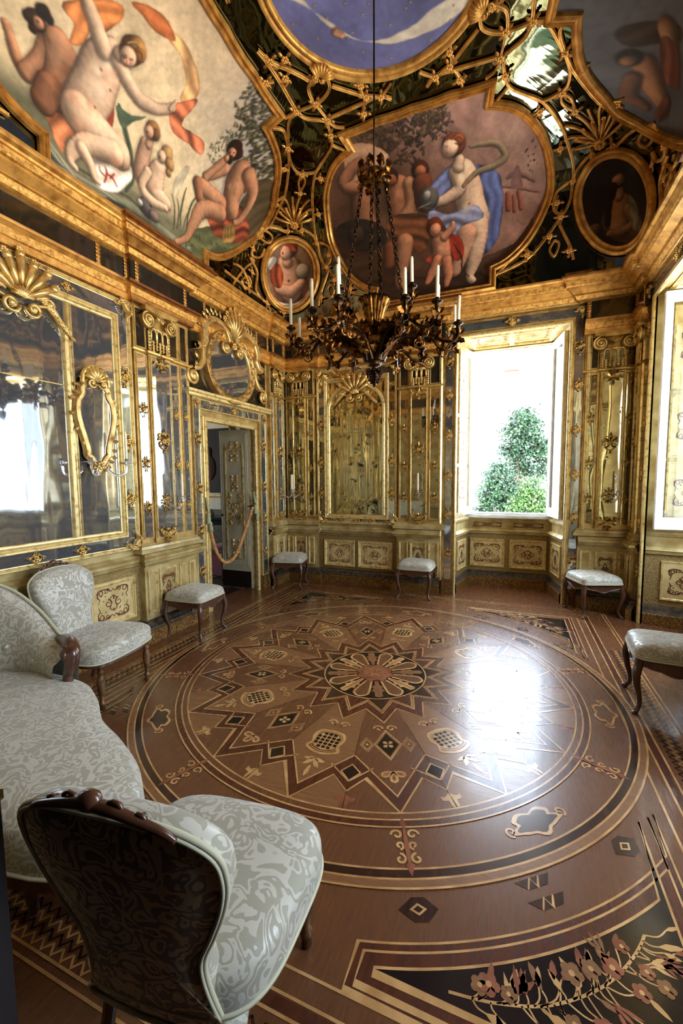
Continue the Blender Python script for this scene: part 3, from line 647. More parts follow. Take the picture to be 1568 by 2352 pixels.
# ---------------- dado panels
def dado_panel(W_,x0,x1,z0,z1,label,seed,y=-.012,group=None):
    t=thing('dado_panel',label,'wall panel',W_[0],W_[1],group)
    b=MB(); b.bb(x0,x1,y-.004,y,z0,z1); b.build('panel_board','panel_cream',t)
    b=MB(); frame(b,x0-.03,x1+.03,z0-.03,z1+.03,.045,.026,y+.002); b.build('panel_moulding','gold_frame',t)
    a=arabesque(seed,x1-x0-.06,z1-z0-.04); o=a.build('painted_scrolls','panel_ink',t); o.location=((x0+x1)/2,y-.0035,(z0+z1)/2); return t
dado_panel(LW,-.70,-.29,.31,.66,'cream dado panel with brown scrolls behind the damask side chair, nearest the left pilaster',1)
dado_panel(LW,-1.30,-.86,.31,.66,'cream dado panel with brown scrolls behind the damask side chair back',2)
dado_panel(LW,-1.96,-1.5,.31,.66,'cream dado panel with brown scrolls behind the corner sofa',3)
dado_panel(BWL,-1.62,-1.18,.29,.63,'cream dado panel with brown scrolls under the aged mirror, next to the corner stool',4)
dado_panel(BWL,-1.07,-.60,.29,.63,'cream dado panel with brown scrolls under the aged mirror, on its window side',5)
dado_panel(RW,-.35,.35,.31,.66,'cream dado panel on the window wall behind the nearest stool',8)
# ---------------- pilasters
def volute_cap(par,cx,zb,w,h):
    """composite capital: abacus, two volutes, trellis of three arches with bead drops"""
    g='gold_bright'
    b=MB(); hw=w/2
    o=[(cx-hw*1.12,zb+h),(cx-hw*1.12,zb+h*.94),(cx-hw*.6,zb+h*.9),(cx,zb+h*.88),(cx+hw*.6,zb+h*.9),(cx+hw*1.12,zb+h*.94),(cx+hw*1.12,zb+h)]
    b.prism(o,-.13,-.02); b.prism([(x,z+.012) for x,z in [(cx-hw*1.16,zb+h-.02),(cx+hw*1.16,zb+h-.02),(cx+hw*1.16,zb+h-.005),(cx-hw*1.16,zb+h-.005)]],-.14,-.02)
    b.build('abacus','gold',par)
    for sg in (-1,1):
        b=MB(); vx=cx+sg*hw*.78; vz=zb+h*.72; r=h*.21
        b.lathe([(r*.2,-.10),(r*.95,-.10),(r,-.09),(r*.85,-.06),(r,-.03),(r,-.0)],20,(vx,0,vz),0,'y')
        b.tube(spiral(vx,vz,r*.95,r*.15,PI/2,-sg*2.2,40,-.10,-.012),np.linspace(.011,.008,40),5); b.blob((vx,-.112,vz),(r*.2,.014,r*.2),8,5)
        b.build('volute','gold_bright',par)
        b=MB()
        for q in range(6): leaf(b,cx+sg*hw*.62,zb+h*.50-q*h*.075,-PI/2+sg*.5,h*.14,h*.05,y=-.08,curl=-sg*.3)
        b.tube([(cx+sg*hw*.66,-.08,zb+h*.52),(cx+sg*hw*.62,-.08,zb)],.011,5); b.build('leaf_drop',g,par)
    pane(cx-hw*.6,cx+hw*.6,zb+.005,zb+h*.58,-.0765,'mirror_dark',par,'dark_glass',.002)
    b=MB()
    for i in range(3):
        ax=cx+(i-1)*w*.2; ar=w*.085
        b.tube([(ax-ar,-.085,zb+h*.22)]+[(ax+ar*math.cos(t),-.085,zb+h*.46+ar*math.sin(t)) for t in np.linspace(PI,0,8)]+[(ax+ar,-.085,zb+h*.22)],.0085,5)
    b.tube([(cx-hw*.62,-.085,zb+h*.56),(cx+hw*.62,-.085,zb+h*.56)],.012,5); b.build('trellis',g,par)
    b=MB()
    for i in range(5):
        x=cx+(i-2)*w*.115
        for q in range(4-(i%2)): flower(b,x,zb+h*(.22-.075*q),h*.045,-.09,5)
    b.build('garland',g,par)
    b=MB(); leaf(b,cx,zb+h*.72,PI/2,h*.22,h*.07,y=-.12,curl=0)
    for sg in (-1,1): leaf(b,cx,zb+h*.76,PI/2-sg*.9,h*.18,h*.05,y=-.12,curl=-sg*.5)
    flower(b,cx,zb+h*.76,h*.06,-.13); b.build('abacus_flower',g,par)
def pilaster(W_,label,x0,x1,sh,strips,mir='mirror_clear',orn_s=1.,ped=True,group=None,capw=.36):
    """x0..x1 overall; sh=(a,b) main shaft; strips=[(a,b)] narrow mirror strips beside it"""
    t=thing('pilaster',label,'pilaster',W_[0],W_[1],group); c=(sh[0]+sh[1])/2
    b=MB(); b.bb(x0,x1,-.05,0,.96,3.235); b.bb(sh[0]-.025,sh[1]+.025,-.075,-.05,.96,2.83); b.build('shaft',['gold'],t)
    b=MB(); b.mould([(x0-.02,0,0),(x0-.02,-.06,0),(x1+.02,-.06,0),(x1+.02,0,0)][::-1],[(0,.875),(.045,.88),(.045,.915),(.03,.92),(.025,.945),(.01,.955),(0,.97)],UPZ,False); b.build('base_moulding','lacquer',t)
    b=MB(); b.mould([(x0-.005,0,0),(x0-.005,-.055,0),(sh[0]-.03,-.055,0),(sh[0]-.03,-.08,0),(sh[1]+.03,-.08,0),(sh[1]+.03,-.055,0),(x1+.005,-.055,0),(x1+.005,0,0)][::-1],[(0,2.805),(.018,2.815),(.022,2.83),(.01,2.84),(0,2.845)],UPZ,False); b.build('necking','gold',t)
    ym=-.076
    pane(sh[0],sh[1],1.03,2.78,ym,mir,t); b=MB(); frame(b,sh[0]-.012,sh[1]+.012,1.015,2.795,.018,.02,ym+.003); b.build('panel_moulding','gold_frame',t)
    put('spray',t,c,1.035,ym-.012,min(1.,(sh[1]-sh[0])/.2)*.95,name='gilt_spray'); put('pendant',t,c,2.745,ym-.012,min(1.,(sh[1]-sh[0])/.2)*.95,name='gilt_pendant'); put('bouquet',t,c,1.98,ym-.006,1.25*orn_s)
    for a,d in strips:
        pane(a,d,1.03,2.78,-.051,mir,t); b=MB(); frame(b,a-.01,d+.01,1.018,2.79,.013,.016,-.049); frame(b,a-.01,d+.01,2.85,3.215,.013,.016,-.049); b.build('strip_moulding','gold_frame',t)
        pane(a,d,2.86,3.205,-.051,'mirror_dark',t)
        if d-a>.045:
            for z in (1.32,1.75,2.27): put('cross' if d-a<.09 else 'bouquet',t,(a+d)/2,z,-.062,.8*min(1,(d-a)/.1))
    volute_cap(t,c,2.845,capw,.385)
    if ped:
        b=MB(); b.bb(x0-.015,x1+.015,-.074,0,.20,.745); b.build('pedestal','lacquer',t)
        for a,d in [sh]+[s for s in strips if s[1]-s[0]>.06]:
            b=MB(); frame(b,a-.012,d+.012,.27,.70,.026,.016,-.073); b.build('pedestal_moulding','gold_frame',t)
            w=d-a
            if w>.12:
                o=arabesque(int(abs(c)*100)%50,w-.05,.3).build('painted_scrolls','panel_ink',t); o.location=((a+d)/2,-.076,.49)
    return t
pilaster(LW,'tall gilded pilaster with mirror strips between the left wall mirror and the doorway',-.17,.55,(.0,.23),[(-.145,-.045),(.275,.365),(.42,.50)],'mirror_clear')
pilaster(LW,'gilded mirror pilaster between the doorway and the far corner',2.20,2.60,(2.33,2.49),[(2.22,2.29),(2.53,2.585)],'mirror_clear',capw=.30)
pilaster(BWL,'gilded pilaster in the far corner, left of the aged mirror',-2.27,-1.77,(-2.12,-1.93),[(-2.24,-2.16),(-1.88,-1.80)],'mirror_aged',capw=.33)
pilaster(BWL,'gilded pilaster between the aged mirror and the open window',-.48,.105,(-.29,-.09),[(-.45,-.345),(-.035,.08)],'mirror_spot',capw=.33)
pilaster(BWL,'gilded pilaster with spotted mirror right of the open window',1.775,2.29,(1.96,2.16),[(1.80,1.90),(2.20,2.27)],'mirror_spot',capw=.36)
pilaster(RW,'narrow gilded pilaster on the window wall next to the far right corner',-2.60,-2.34,(-2.53,-2.40),[],'mirror_spot',orn_s=.7,capw=.24)
pilaster(RW,'gilded pilaster between the two windows of the right wall',-.55,.55,(-.13,.13),[(-.42,-.2),(.2,.42)],'mirror_clear')
pilaster(LW,'gilded pilaster in the near left corner behind the sofa',-2.60,-2.18,(-2.5,-2.3),[(-2.28,-2.22)],'mirror_clear',capw=.3)
pilaster(RW,'narrow gilded pilaster on the window wall near the entrance',2.34,2.60,(2.40,2.53),[],'mirror_spot',orn_s=.7,capw=.24)
# corner fillet behind the far right corner (canted gilded strip)
# ---------------- mirrored wall bays
def arch_path(cx,a,zb,zs,rz,y):
    return [(cx+a,y,zb),(cx+a,y,zs)]+[(cx+a*math.cos(t),y,zs+rz*math.sin(t)) for t in np.linspace(.0,PI,25)[1:-1]]+[(cx-a,y,zs),(cx-a,y,zb)]
def mirror_bay(W_,label,cx,wo,fi,fo,ga,side,zb,zt,zs,rz,mir,bord,nx,zo0,zo1,group=None,csc=1.):
    """wo half outer width; fi..fo inner frame; ga half width of the arched glass; side: (in,out) of flanking panels"""
    t=thing('wall_mirror',label,'mirror',W_[0],W_[1],group)
    b=MB(); b.bb(cx-wo,cx+wo,-.02,0,zo0,zo1); b.build('backboard','gold',t)
    # bordered strips of mirror round the main frame
    pane(cx-wo+.03,cx-fo,zo0+.03,zo1-.03,-.021,bord,t,'border_pane'); pane(cx+fo,cx+wo-.03,zo0+.03,zo1-.03,-.021,bord,t,'border_pane')
    pane(cx-fo,cx+fo,zo0+.03,zb-.07,-.021,bord,t,'border_pane'); pane(cx-fo,cx+fo,zt+.07,zo1-.03,-.021,bord,t,'border_pane')
    b=MB(); frame(b,cx-wo,cx+wo,zo0,zo1,.036,.03,-.018); b.build('outer_frame','gold_frame',t)
    b=MB(); frame(b,cx-fo,cx+fo,zb-.07,zt+.07,.062,.04,-.02); b.build('inner_frame','gold_frame',t)
    pane(cx-ga,cx+ga,zb,zs-.35,-.022,mir,t); pane(cx-ga,cx+ga,zs-.342,zt,-.022,mir,t)
    b=MB(); b.mould(arch_path(cx,ga-.005,zb,zs,rz,-.026),[(-.02,0),(-.02,.018),(-.005,.03),(.01,.022),(.022,.026),(.03,.01),(.032,0)],NY); b.build('arch_moulding','gold_frame',t)
    if side:
        for sg in (-1,1):
            x0,x1=sorted((cx+sg*side[0],cx+sg*side[1])); pane(x0,x1,zb,zt,-.022,mir,t,'side_pane')
            x0,x1=sorted((cx+sg*side[0],cx+sg*ga)); b=MB(); b.bb(x0,x1,-.045,-.018,zb,zt); b.tube([(x0+.01,-.045,zb),(x0+.01,-.045,zt)],.009,6); b.tube([(x1-.01,-.045,zb),(x1-.01,-.045,zt)],.009,6); b.build('mullion','gold_frame',t)
    put('crest',t,cx,zs+rz-.10-.06*(csc<1),-.055,csc)
    for sx in (-1,1):
        for sz in (-1,1):
            o=put('corner',t,cx+sx*(wo-.02),(zo1-.03 if sz>0 else zo0+.03),-.045,1.); o.scale=(-sx*.72,1,-sz*.72)
    xs=(fo+wo-.03)/2
    for sg in (-1,1):
        for z in nx: put('cross',t,cx+sg*xs,z,-.034,1.2)
    for x in (-.45,0,.45): put('cross',t,cx+x*fo,(zo0+.03+zb-.07)/2,-.034,.85,PI/2); put('cross',t,cx+x*fo,(zo1-.03+zt+.07)/2,-.034,.75,PI/2)
    return t
mirror_bay(LW,'wide gilt framed three part wall mirror with shell crest left of the pilaster',-1.145,.955,.755,.82,.34,(.385,.757),1.13,3.01,2.70,.30,'mirror_clear','mirror_clear',(1.41,1.95,2.54),.935,3.225)
mirror_bay(BWL,'round topped aged mirror with foxed silvering and shell crest on the far wall',-1.125,.62,.44,.50,.44,None,1.06,2.99,2.60,.36,'mirror_aged','mirror_spot',(1.37,1.83,2.40),.915,3.20,csc=.95)
# ---------------- doorway in the left wall
D0,D1,DZ=DOOR
t=thing('door_surround','mirrored gilt surround of the open doorway in the left wall','door frame',LW[0],LW[1])
for a,d in ((.605,.715),(1.945,2.085)):
    pane(a,d,.20 if a>1 else .0,2.50,-.03,'mirror_clear',t); b=MB(); b.bb(a-.012,d+.012,-.028,0,0,2.52); b.build('surround_board','gold',t)
    b=MB(); frame(b,a-.012,d+.012,.02 if a<1 else .19,2.52,.02,.02,-.03); b.build('strip_moulding','gold_frame',t)
    for z in (.52,1.0,1.48,2.05): put('bouquet',t,(a+d)/2,z,-.045,.9)
    put('corner',t,(a+.02) if a<1 else d-.02,2.47,-.045,.4).scale=(.4 if a<1 else -.4,1,-.4)
pane(.715,1.945,2.40,2.50,-.03,'mirror_clear',t); b=MB(); b.bb(.715,1.945,-.028,0,2.395,2.52); frame(b,.70,1.96,2.395,2.515,.02,.02,-.028); b.build('lintel_board','gold_frame',t); put('cross',t,1.35,2.455,-.045,.95,PI/2)
b=MB()
for x in (1.02,1.68): b.tube([(x,-.036,2.41),(x+(.03 if x<1.3 else -.03),-.036,2.495)],.008,5)
b.build('mitre_bar','gold_frame',t)
b=MB(); b.mould([(D0,0,0),(D0,0,DZ),(D1,0,DZ),(D1,0,0)],[(-.06,0),(-.06,.035),(-.052,.045),(-.045,.03),(-.035,.03),(-.03,.04),(-.02,.04),(-.015,.022),(-.006,.03),(0,.025),(0,-.02)][::-1],(0,-1,0)); b.build('door_casing','gold_frame',t)
b=MB()
for x0,x1 in ((.59,.735),(1.93,2.10)): b.bb(x0,x1,-.06,0,0,.19)
b.build('plinth_block','plinth_gilt',t)
b=MB(); b.bb(D0-.003,D0+.012,0,T,0,DZ); b.bb(D1-.012,D1+.003,0,T,0,DZ); b.bb(D0,D1,0,T,DZ-.012,DZ+.003); frame(b,D0,D0,0,0,.0,.0); b.build('door_reveal','jamb_cream',t)
b=MB(); b.mould([(.535,0,0),(.535,-.05,0),(2.16,-.05,0),(2.16,0,0)][::-1],[(0,2.52),(.03,2.53),(.035,2.555),(.055,2.565),(.06,2.59),(.02,2.605),(0,2.61)],UPZ); b.build('lintel_cornice','gold_frame',t)
# overdoor
t=thing('overdoor_mirror','oval mirror in a gilt scrolled frame with broken pediment above the doorway','overdoor mirror',LW[0],LW[1])
b=MB(); b.bb(.56,2.13,-.02,0,2.61,3.235); b.build('backing_glass','mirror_dark',t)
cx,cz,ra,rb=1.30,2.985,.385,.345
def ell(a,b_,n=48,y=0.): return [(cx+a*math.cos(q),y,cz+b_*math.sin(q)) for q in np.linspace(0,2*PI,n+1)[:-1]]
b=MB(); b.prism([(p[0],p[2]) for p in ell(ra,rb)],-.055,-.05); b.build('oval_glass','mirror_clear',t)
b=MB(); b.mould(ell(ra+.005,rb+.005,y=-.02),[(0,.035),(-.012,.055),(-.03,.05),(-.045,.06),(-.06,.06),(-.08,.055),(-.09,.075),(-.105,.06),(-.11,.0)],NY,True,sm=True); b.build('oval_frame','gold_bright',t)
b=MB()
for q in range(44):
    a=2*PI*q/44; x,z=cx+(ra+.055)*math.cos(a),cz+(rb+.055)*math.sin(a); leaf(b,x,z,a+PI/2+.5*(-1)**q,.055,.014,lift=.016,y=-.078)
b.build('leaf_garland','gold_bright',t)
for sg in (-1,1):
    b=MB(); prof=[(-.04,.0),(-.04,.09),(-.02,.11),(0,.09),(.015,.10),(.03,.08),(.04,.05),(.04,0)]
    p=[(cx+sg*.66,-.02,3.09),(cx+sg*.56,-.02,3.11),(cx+sg*.52,-.02,3.17)]+[(cx+sg*(.30+.235*math.cos(a)),-.02,3.24+.225*math.sin(a)) for a in np.linspace(.1,PI*.95,16)]
    b.mould(p if sg<0 else p,prof,NY,False,sm=True); scroll(b,cx+sg*.135,3.19,.075,PI/2,-sg*1.6,.02,-.09,n=30); b.lathe([(.03,-.1),(.07,-.10),(.075,-.06),(.07,-.02)],18,(cx+sg*.135,0,3.19),0,'y')
    b.build('pediment_scroll','gold_bright',t)
    b=MB(); q=cat_rom([(cx+sg*.52,3.10),(cx+sg*.53,2.96),(cx+sg*.60,2.86),(cx+sg*.69,2.84)],6); b.mould([(x,-.02,z) for x,z in q],[(-.03,0),(-.03,.05),(-.01,.07),(.01,.055),(.03,.06),(.03,0)],NY,False,sm=True)
    scroll(b,cx+sg*.70,2.74,.10,PI/2,-sg*1.7,.024,-.06,n=34); b.lathe([(.03,-.06),(.05,-.075),(.06,-.04),(.06,-.02)],14,(cx+sg*.70,0,2.74),0,'y')
    for z in (2.86,2.96,3.06): leaf(b,cx+sg*.58,z,PI/2-sg*.9,.09,.024,y=-.05,curl=sg*.5)
    b.build('side_scroll','gold_bright',t)
    b=MB()
    for q in range(11):
        a=.25+q*.25; x,z=cx+sg*(.30+.275*math.cos(a)),3.25+.27*math.sin(a); leaf(b,x,z,a if sg>0 else PI-a,.075,.02,y=-.10,curl=.5); flower(b,x,z,.02,-.11)
    b.build('flower_garland','gold_bright',t)
b=MB()
for k in range(7):
    a=PI/2+(k-3)*.26; c,s_=math.cos(a),math.sin(a); L=.36-.03*abs(k-3); b.tube([(cx+c*.03,-.11,3.30+s_*.03),(cx+c*L*.6,-.15,3.30+s_*L*.6),(cx+c*L,-.13,3.3+s_*L)],[.014,.02,.03],6); flower(b,cx+c*(L+.02),3.3+s_*(L+.02),.038,-.14)
for k in range(6): a=PI/2+(k-2.5)*.3; leaf(b,cx+.08*math.cos(a),3.28+.08*math.sin(a),a,.2,.03,y=-.12,curl=.3*(k-2.5))
flower(b,cx,3.24,.05,-.12); b.build('crest','gold_bright',t)
# door leaf folded back into the reveal
t=thing('door_leaf','cream door leaf with gilt rococo panel standing open in the doorway','door',(-XW-.09,1.853,.02),PI)
b=MB(); b.bb(0,.50,-.02,.02,0,2.27); frame(b,.02,.48,.30,2.22,.03,.014,.03); b.build('panel','door_paint',t)
b=MB(); b.mould([(x,-.02+.04,z) for x,z in cat_rom([(.10,.42),(.10,1.9),(.13,1.99),(.18,2.03),(.25,2.10),(.32,2.03),(.37,1.99),(.40,1.9),(.40,.42)],4)],[(-.012,0),(-.012,.012),(.012,.012),(.012,0)],(0,1,0),True); b.build('gilt_moulding','gold_frame',t)
for z,s_ in ((1.12,1.),(1.95,.6),(.55,.6),(1.5,.5)):
    b=MB()
    for sg in (-1,1):
        for x,dz,r,tn in ((.06,.06,.07,1.2),(.07,-.07,.06,-1.2),(.1,.16,.04,1.1),(.1,-.17,.04,-1.1)):
            p=spiral(.25+sg*x*s_,z+dz*s_,r*s_,r*.2*s_,PI if sg>0 else 0,-sg*tn,20,.026); b.tube(p,.007*s_+.002,5)
        for dz in (-.2,-.1,.1,.2): leaf(b,.25+sg*.05*s_,z+dz*s_,PI/2-sg*.8,.09*s_,.02,lift=-.02,y=.02)
    flower(b,.25,z,.03*s_+.006,.03); b.build('gilt_carving','gold_bright',t)
for x in (.105,.395):
    b=MB(); b.tube([(x,.024,.62),(x,.024,1.9)],.004,5)
    for z in np.linspace(.65,1.85,9): flower(b,x,z,.018,.03)
    b.build('flower_chain','gold_bright',t)
b=MB(); b.bb(0,.5,.02,.026,0,.24); b.build('kick_plate','dark_panel',t)
b=MB(); b.lathe([(.004,0),(.014,.01),(.018,.03),(.012,.045),(0.001,.05)],12,(.46,.02,1.05),0,'y'); b.build('handle','bronze',t)
# rope with tassels
t=thing('barrier_rope','tan twisted barrier rope hung across the doorway with pale green tassels','rope',(-XW+.03,0,0),PI/2)
rp=cat_rom([(.79,-.02,1.13),(.83,-.02,.93),(.92,-.02,.70),(1.05,-.02,.565),(1.18,-.02,.555),(1.32,-.02,.64),(1.48,-.02,.86),(1.62,-.02,1.08),(1.70,-.02,1.21)],8)
b=MB(); T_=np.gradient(rp,axis=0); T_/=np.linalg.norm(T_,axis=1)[:,None]; L_=np.r_[0,np.cumsum(np.linalg.norm(np.diff(rp,axis=0),axis=1))]
m_=150; s_=np.linspace(0,L_[-1],m_); P_=np.stack([np.interp(s_,L_,rp[:,i]) for i in range(3)],1); T2=np.gradient(P_,axis=0); T2/=np.linalg.norm(T2,axis=1)[:,None]
n1=np.cross(T2,[0,1,0]); 
for k in range(3):
    ph=s_*2*PI/.085+k*2*PI/3; b.tube(P_+.011*(np.cos(ph)[:,None]*n1+np.sin(ph)[:,None]*np.array([0,1,0])),.012,6)
b.build('strands','rope',t)
for (x,z,tilt) in ((.775,1.22,.25),(1.75,1.26,0)):
    b=MB()
    b.lathe([(.004,.0),(.02,-.01),(.024,-.03),(.014,-.045),(.022,-.055),(.03,-.12),(.026,-.13),(0.001,-.13)],12,(x,-.03,z-.02)); b.lathe([(.004,.02),(.02,-.0),(.022,-.02),(.014,-.035),(.024,-.05),(.03,-.1),(0.001,-.105)],12,(x+.03,-.035,z-.14))
    b.tube(cat_rom([(x-.02,-.02,z+.16),(x-.005,-.02,z+.08),(x,-.03,z)],5),.011,6); b.tube(cat_rom([(x,-.02,z+.1),(x+.025,-.03,z-.02),(x+.03,-.03,z-.1)],5),.009,6); b.build('tassel','tassel',t)
b=MB(); b.lathe([(.02,0),(.02,.006),(.006,.012),(.006,.05),(.012,.055),(0.001,.06)],10,(1.70,-.0,1.215),0,'y'); b.lathe([(.015,-.03),(.015,.03)],10,(1.695,-.02,1.20)); b.build('hook','bronze',t)
# ---------------- room beyond the doorway
wall('wall_beyond',[(-7.4,-XW-T,4.6,4.8,0,3.6),(-7.5,-7.3,-.2,3.2,0,3.6),(-7.5,-7.3,3.8,4.8,0,3.6),(-7.5,-7.3,3.2,3.8,0,.75),(-7.5,-7.3,3.2,3.8,3.05,3.6),(-7.4,-XW-T,-.4,-.2,0,3.6),(-7.5,-XW-T,-.4,4.8,3.6,3.7),(-XW-T-.02,-XW-T-.001,-.2,.80,0,3.6),(-XW-T-.02,-XW-T-.001,1.9,4.6,0,3.6)],'damask_wall')
b=MB(); b.bb(-7.4,-XW-T,-.2,4.6,-.05,0); struct(b.build('floor_beyond','room_floor'))
b=MB(); b.bb(-6.2,-3.4,2.2,4.5,.001,.006); tag(b.build('red_carpet','rugred'),'red carpet on the dark floor of the room beyond the doorway','carpet')
t=thing('framed_painting','large dark portrait painting with arched gilt top seen through the doorway','painting',(-5.35,4.6,0),0)
b=MB(); b.bb(-.55,.55,-.03,0,1.28,2.72); b.build('canvas','old_canvas',t)
b=MB(); b.mould([(.58,0,1.25),(.58,0,2.6)]+[(.58*math.cos(a),0,2.6+.30*math.sin(a)) for a in np.linspace(.1,PI-.1,14)]+[(-.58,0,2.6),(-.58,0,1.25)],FR(-.09,.07),NY,True); b.build('frame','gold_frame',t)
b=MB(); b.blob((-.05,-.035,2.2),(.1,.01,.13),10,6); b.blob((-.05,-.034,1.85),(.2,.01,.3),10,6); b.build('portrait_figure',['wood_dark'],t)
t=thing('overmantel_panel','carved cream panel with gilt scrolls above the dark painting beyond the door','wall panel',(-5.35,4.6,0),0)
b=MB(); b.bb(-.9,.9,-.02,-.002,.9,3.3); b.build('board','door_paint',t)
b=MB()
for sg in (-1,1): scroll(b,sg*.4,3.0,.2,PI if sg>0 else 0,-sg*1.2,.025,-.03); leaf(b,sg*.2,3.05,PI/2-sg*.8,.3,.06,y=-.03)
flower(b,0,3.1,.1,-.03); b.build('carving','gold_bright',t)
t=thing('side_table','dark console table with turned legs under the painting beyond the door','table',(-5.0,4.2,0),0)
b=MB(); b.bb(-.5,.5,-.25,.25,.74,.79); b.build('top','dark_panel',t); b=MB(); b.bb(-.46,.46,-.21,.21,.62,.74); b.build('apron','dark_panel',t)
for sx in (-1,1):
    for sy in (-1,1): b=MB(); b.lathe([(.02,0),(.03,.04),(.018,.1),(.035,.25),(.018,.4),(.03,.55),(.03,.62)],10,(sx*.42,sy*.17,0)); b.build('leg','white_paint' if sy<0 else 'dark_panel',t)
tag(MB().lathe([(.001,0),(.07,.01),(.09,.08),(.05,.13),(.055,.15),(.001,.15)],14,(-5.05,4.15,.791)).build('porcelain_bowl','white_paint'),'small white bowl on the dark console table beyond the door','bowl')
t=thing('red_chair','red velvet chair with white and gilt cabriole legs just beyond the doorway','chair',(-3.45,2.55,0),-.3)
b=MB(); b.grid(np.array([[(x*.27*(1-.12*abs(y)**3),y*.25*(1-.1*abs(x)**3),.44+.07*(1-x**4)*(1-y**4)) for y in np.linspace(-1,1,9)] for x in np.linspace(-1,1,9)])); b.build('seat','velvet',t)
b=MB(); b.bb(-.27,.27,-.25,.25,.36,.44); b.build('seat_rail','white_paint',t)
for sx in (-1,1):
    for sy in (-1,1): b=MB(); b.tube([(sx*.24,sy*.22,.40),(sx*.27,sy*.25,.3),(sx*.23,sy*.21,.12),(sx*.26,sy*.24,0)],[.03,.026,.016,.02],7); b.build('leg','gold_frame',t)
b=MB(); b.bb(-.22,.22,.22,.25,.55,1.0); b.build('backrest','velvet',t); b=MB(); b.tube([(-.24,.24,.4),(-.25,.25,1.0),(0,.25,1.06),(.25,.25,1.0),(.24,.24,.4)],.022,7); b.build('back_frame','white_paint',t)
# ---------------- the open window in the far wall
x0,x1,zt=WB; yo=ALC
def alcove(W_,c,hw,side_label,n):
    """panelled embrasure with sill, splayed sides and dado below the window. local x along the wall, +y outwards"""
    o=bpy.data.objects.new('window_%d'%n,None); COL.objects.link(o); o.location=W_[0]; o.rotation_euler=(0,0,W_[1]); o['kind']='structure'
    a=hw-.13
    b=MB()
    b.grid([[(c-hw,0,z),(c-a,yo,z)] for z in (0,3.44)]); b.grid([[(c+a,yo,z),(c+hw,0,z)] for z in (0,3.44)]); b.grid([[(c-hw,0,3.44),(c-a,yo,3.42)],[(c+hw,0,3.44),(c+a,yo,3.42)]])
    b.bb(c-hw-.3,c-a,yo,yo+.12,0,3.6); b.bb(c+a,c+hw+.3,yo,yo+.12,0,3.6); b.bb(c-a,c+a,yo,yo+.12,3.40,3.6); b.bb(c-a,c+a,yo,yo+.12,0,1.0)
    b.bb(c-hw-.35,c-hw-.001,-.0+.25,yo+.12,0,3.6); b.bb(c+hw+.001,c+hw+.35,.25,yo+.12,0,3.6); b.bb(c-hw-.35,c+hw+.35,.25,yo+.12,3.46,3.6)
    b.build('embrasure','lacquer',o)
    inner=[(c-hw,-.0,0),(c-a,yo,0),(c+a,yo,0),(c+hw,0,0)][::-1]
    b=MB(); b.mould(inner,[(0,0),(.05,0),(.05,.12),(.045,.125)],UPZ,False,1); b.mould(inner,[(.045,.125),(.03,.16),(.02,.2),(0,.21)],UPZ,False,0); b.build('baseboard',['plinth','plinth_gilt'],o)
    b=MB(); b.mould(inner,[(0,.76),(.03,.77),(.035,.80),(.05,.81),(.02,.84),(0,.845)],UPZ); b.mould(inner,[(0,.955),(.02,.96),(.03,.985),(.03,1.005),(0,1.01)],UPZ); b.build('dado_rail','lacquer',o)
    b=MB(); b.mould(inner,[(.003,.21),(.003,.76)],UPZ); b.build('stippled_field','lacquer_stipple',o)
    b=MB(); b.bb(c-a-.05,c+a+.05,yo-.06,yo+.16,1.0,1.03); b.build('sill','white_paint',o)
    for sg in (-1,1):
        b=MB(); b.bb(c+sg*a*.5-a*.40,c+sg*a*.5+a*.40,yo-.012,yo-.006,.30,.66); b.build('panel_board','panel_cream',o)
        b=MB(); frame(b,c+sg*a*.5-a*.44,c+sg*a*.5+a*.44,.27,.69,.04,.02,yo-.006); b.build('panel_moulding','gold_frame',o)
        s=arabesque(20+n*2+sg,a*.72,.30).build('painted_scrolls','panel_ink',o); s.location=(c+sg*a*.5,yo-.014,.48)
        s=arabesque(30+n,a*.8,.07).build('painted_scrolls','panel_ink',o); s.location=(c+sg*a*.5,yo-.002,.90)
        # side panels of the embrasure (in the splay plane)
        h=bpy.data.objects.new('side_panels',None); COL.objects.link(h); h.parent=o; h.location=(c+sg*hw,0,0); h.rotation_euler=(0,0,math.atan2(yo,-sg*.13)+(PI if sg>0 else 0))
        L=math.hypot(yo,.13); b=MB(); e=-1 if sg<0 else 1; f=(lambda u:-u if sg>0 else u)
        for z0,z1 in ((.30,.68),(1.12,1.72),(1.80,2.40),(2.48,3.30)):
            p0,p1=sorted((f(.16),f(L-.16))); b.bb(p0,p1,-.012,-.004,z0,z1,0); frame(b,p0-.02,p1+.02,z0-.02,z1+.02,.03,.018,-.004,1)
        b.build('side_panel',['panel_cream','gold_frame'],h)
        for z in (.49,1.42,2.1,2.9): s=arabesque(int(z*10),L-.4,.3).build('painted_scrolls','panel_ink',h); s.location=(f(L/2),-.014,z)
        b=MB()
        p0,p1=(c-a*.86,c-.03) if sg<0 else (c+.03,c+a*.86)
        b.mould([(p0,.10,3.432),(p1,.10,3.432),(p1*.98+c*.02,yo-.12,3.420),(p0*.98+c*.02,yo-.12,3.420)],FR(.05,.025),(0,0,-1),True); b.build('soffit_moulding','gold_frame',o)
        s=arabesque(40+n,.35,.9).build('painted_scrolls','panel_ink',o); s.location=((p0+p1)/2,yo/2,3.424); s.rotation_euler=(PI/2,0,PI/2); s.scale=(.9,1,.5)
    # window frame
    b=MB(); frame(b,c-a,c+a,1.03,3.40,.055,.04,yo); b.bb(c-a,c-a+.03,yo,yo+.1,1.03,3.4); b.bb(c+a-.03,c+a,yo,yo+.1,1.03,3.4); b.build('window_frame','white_paint',o)
    return a
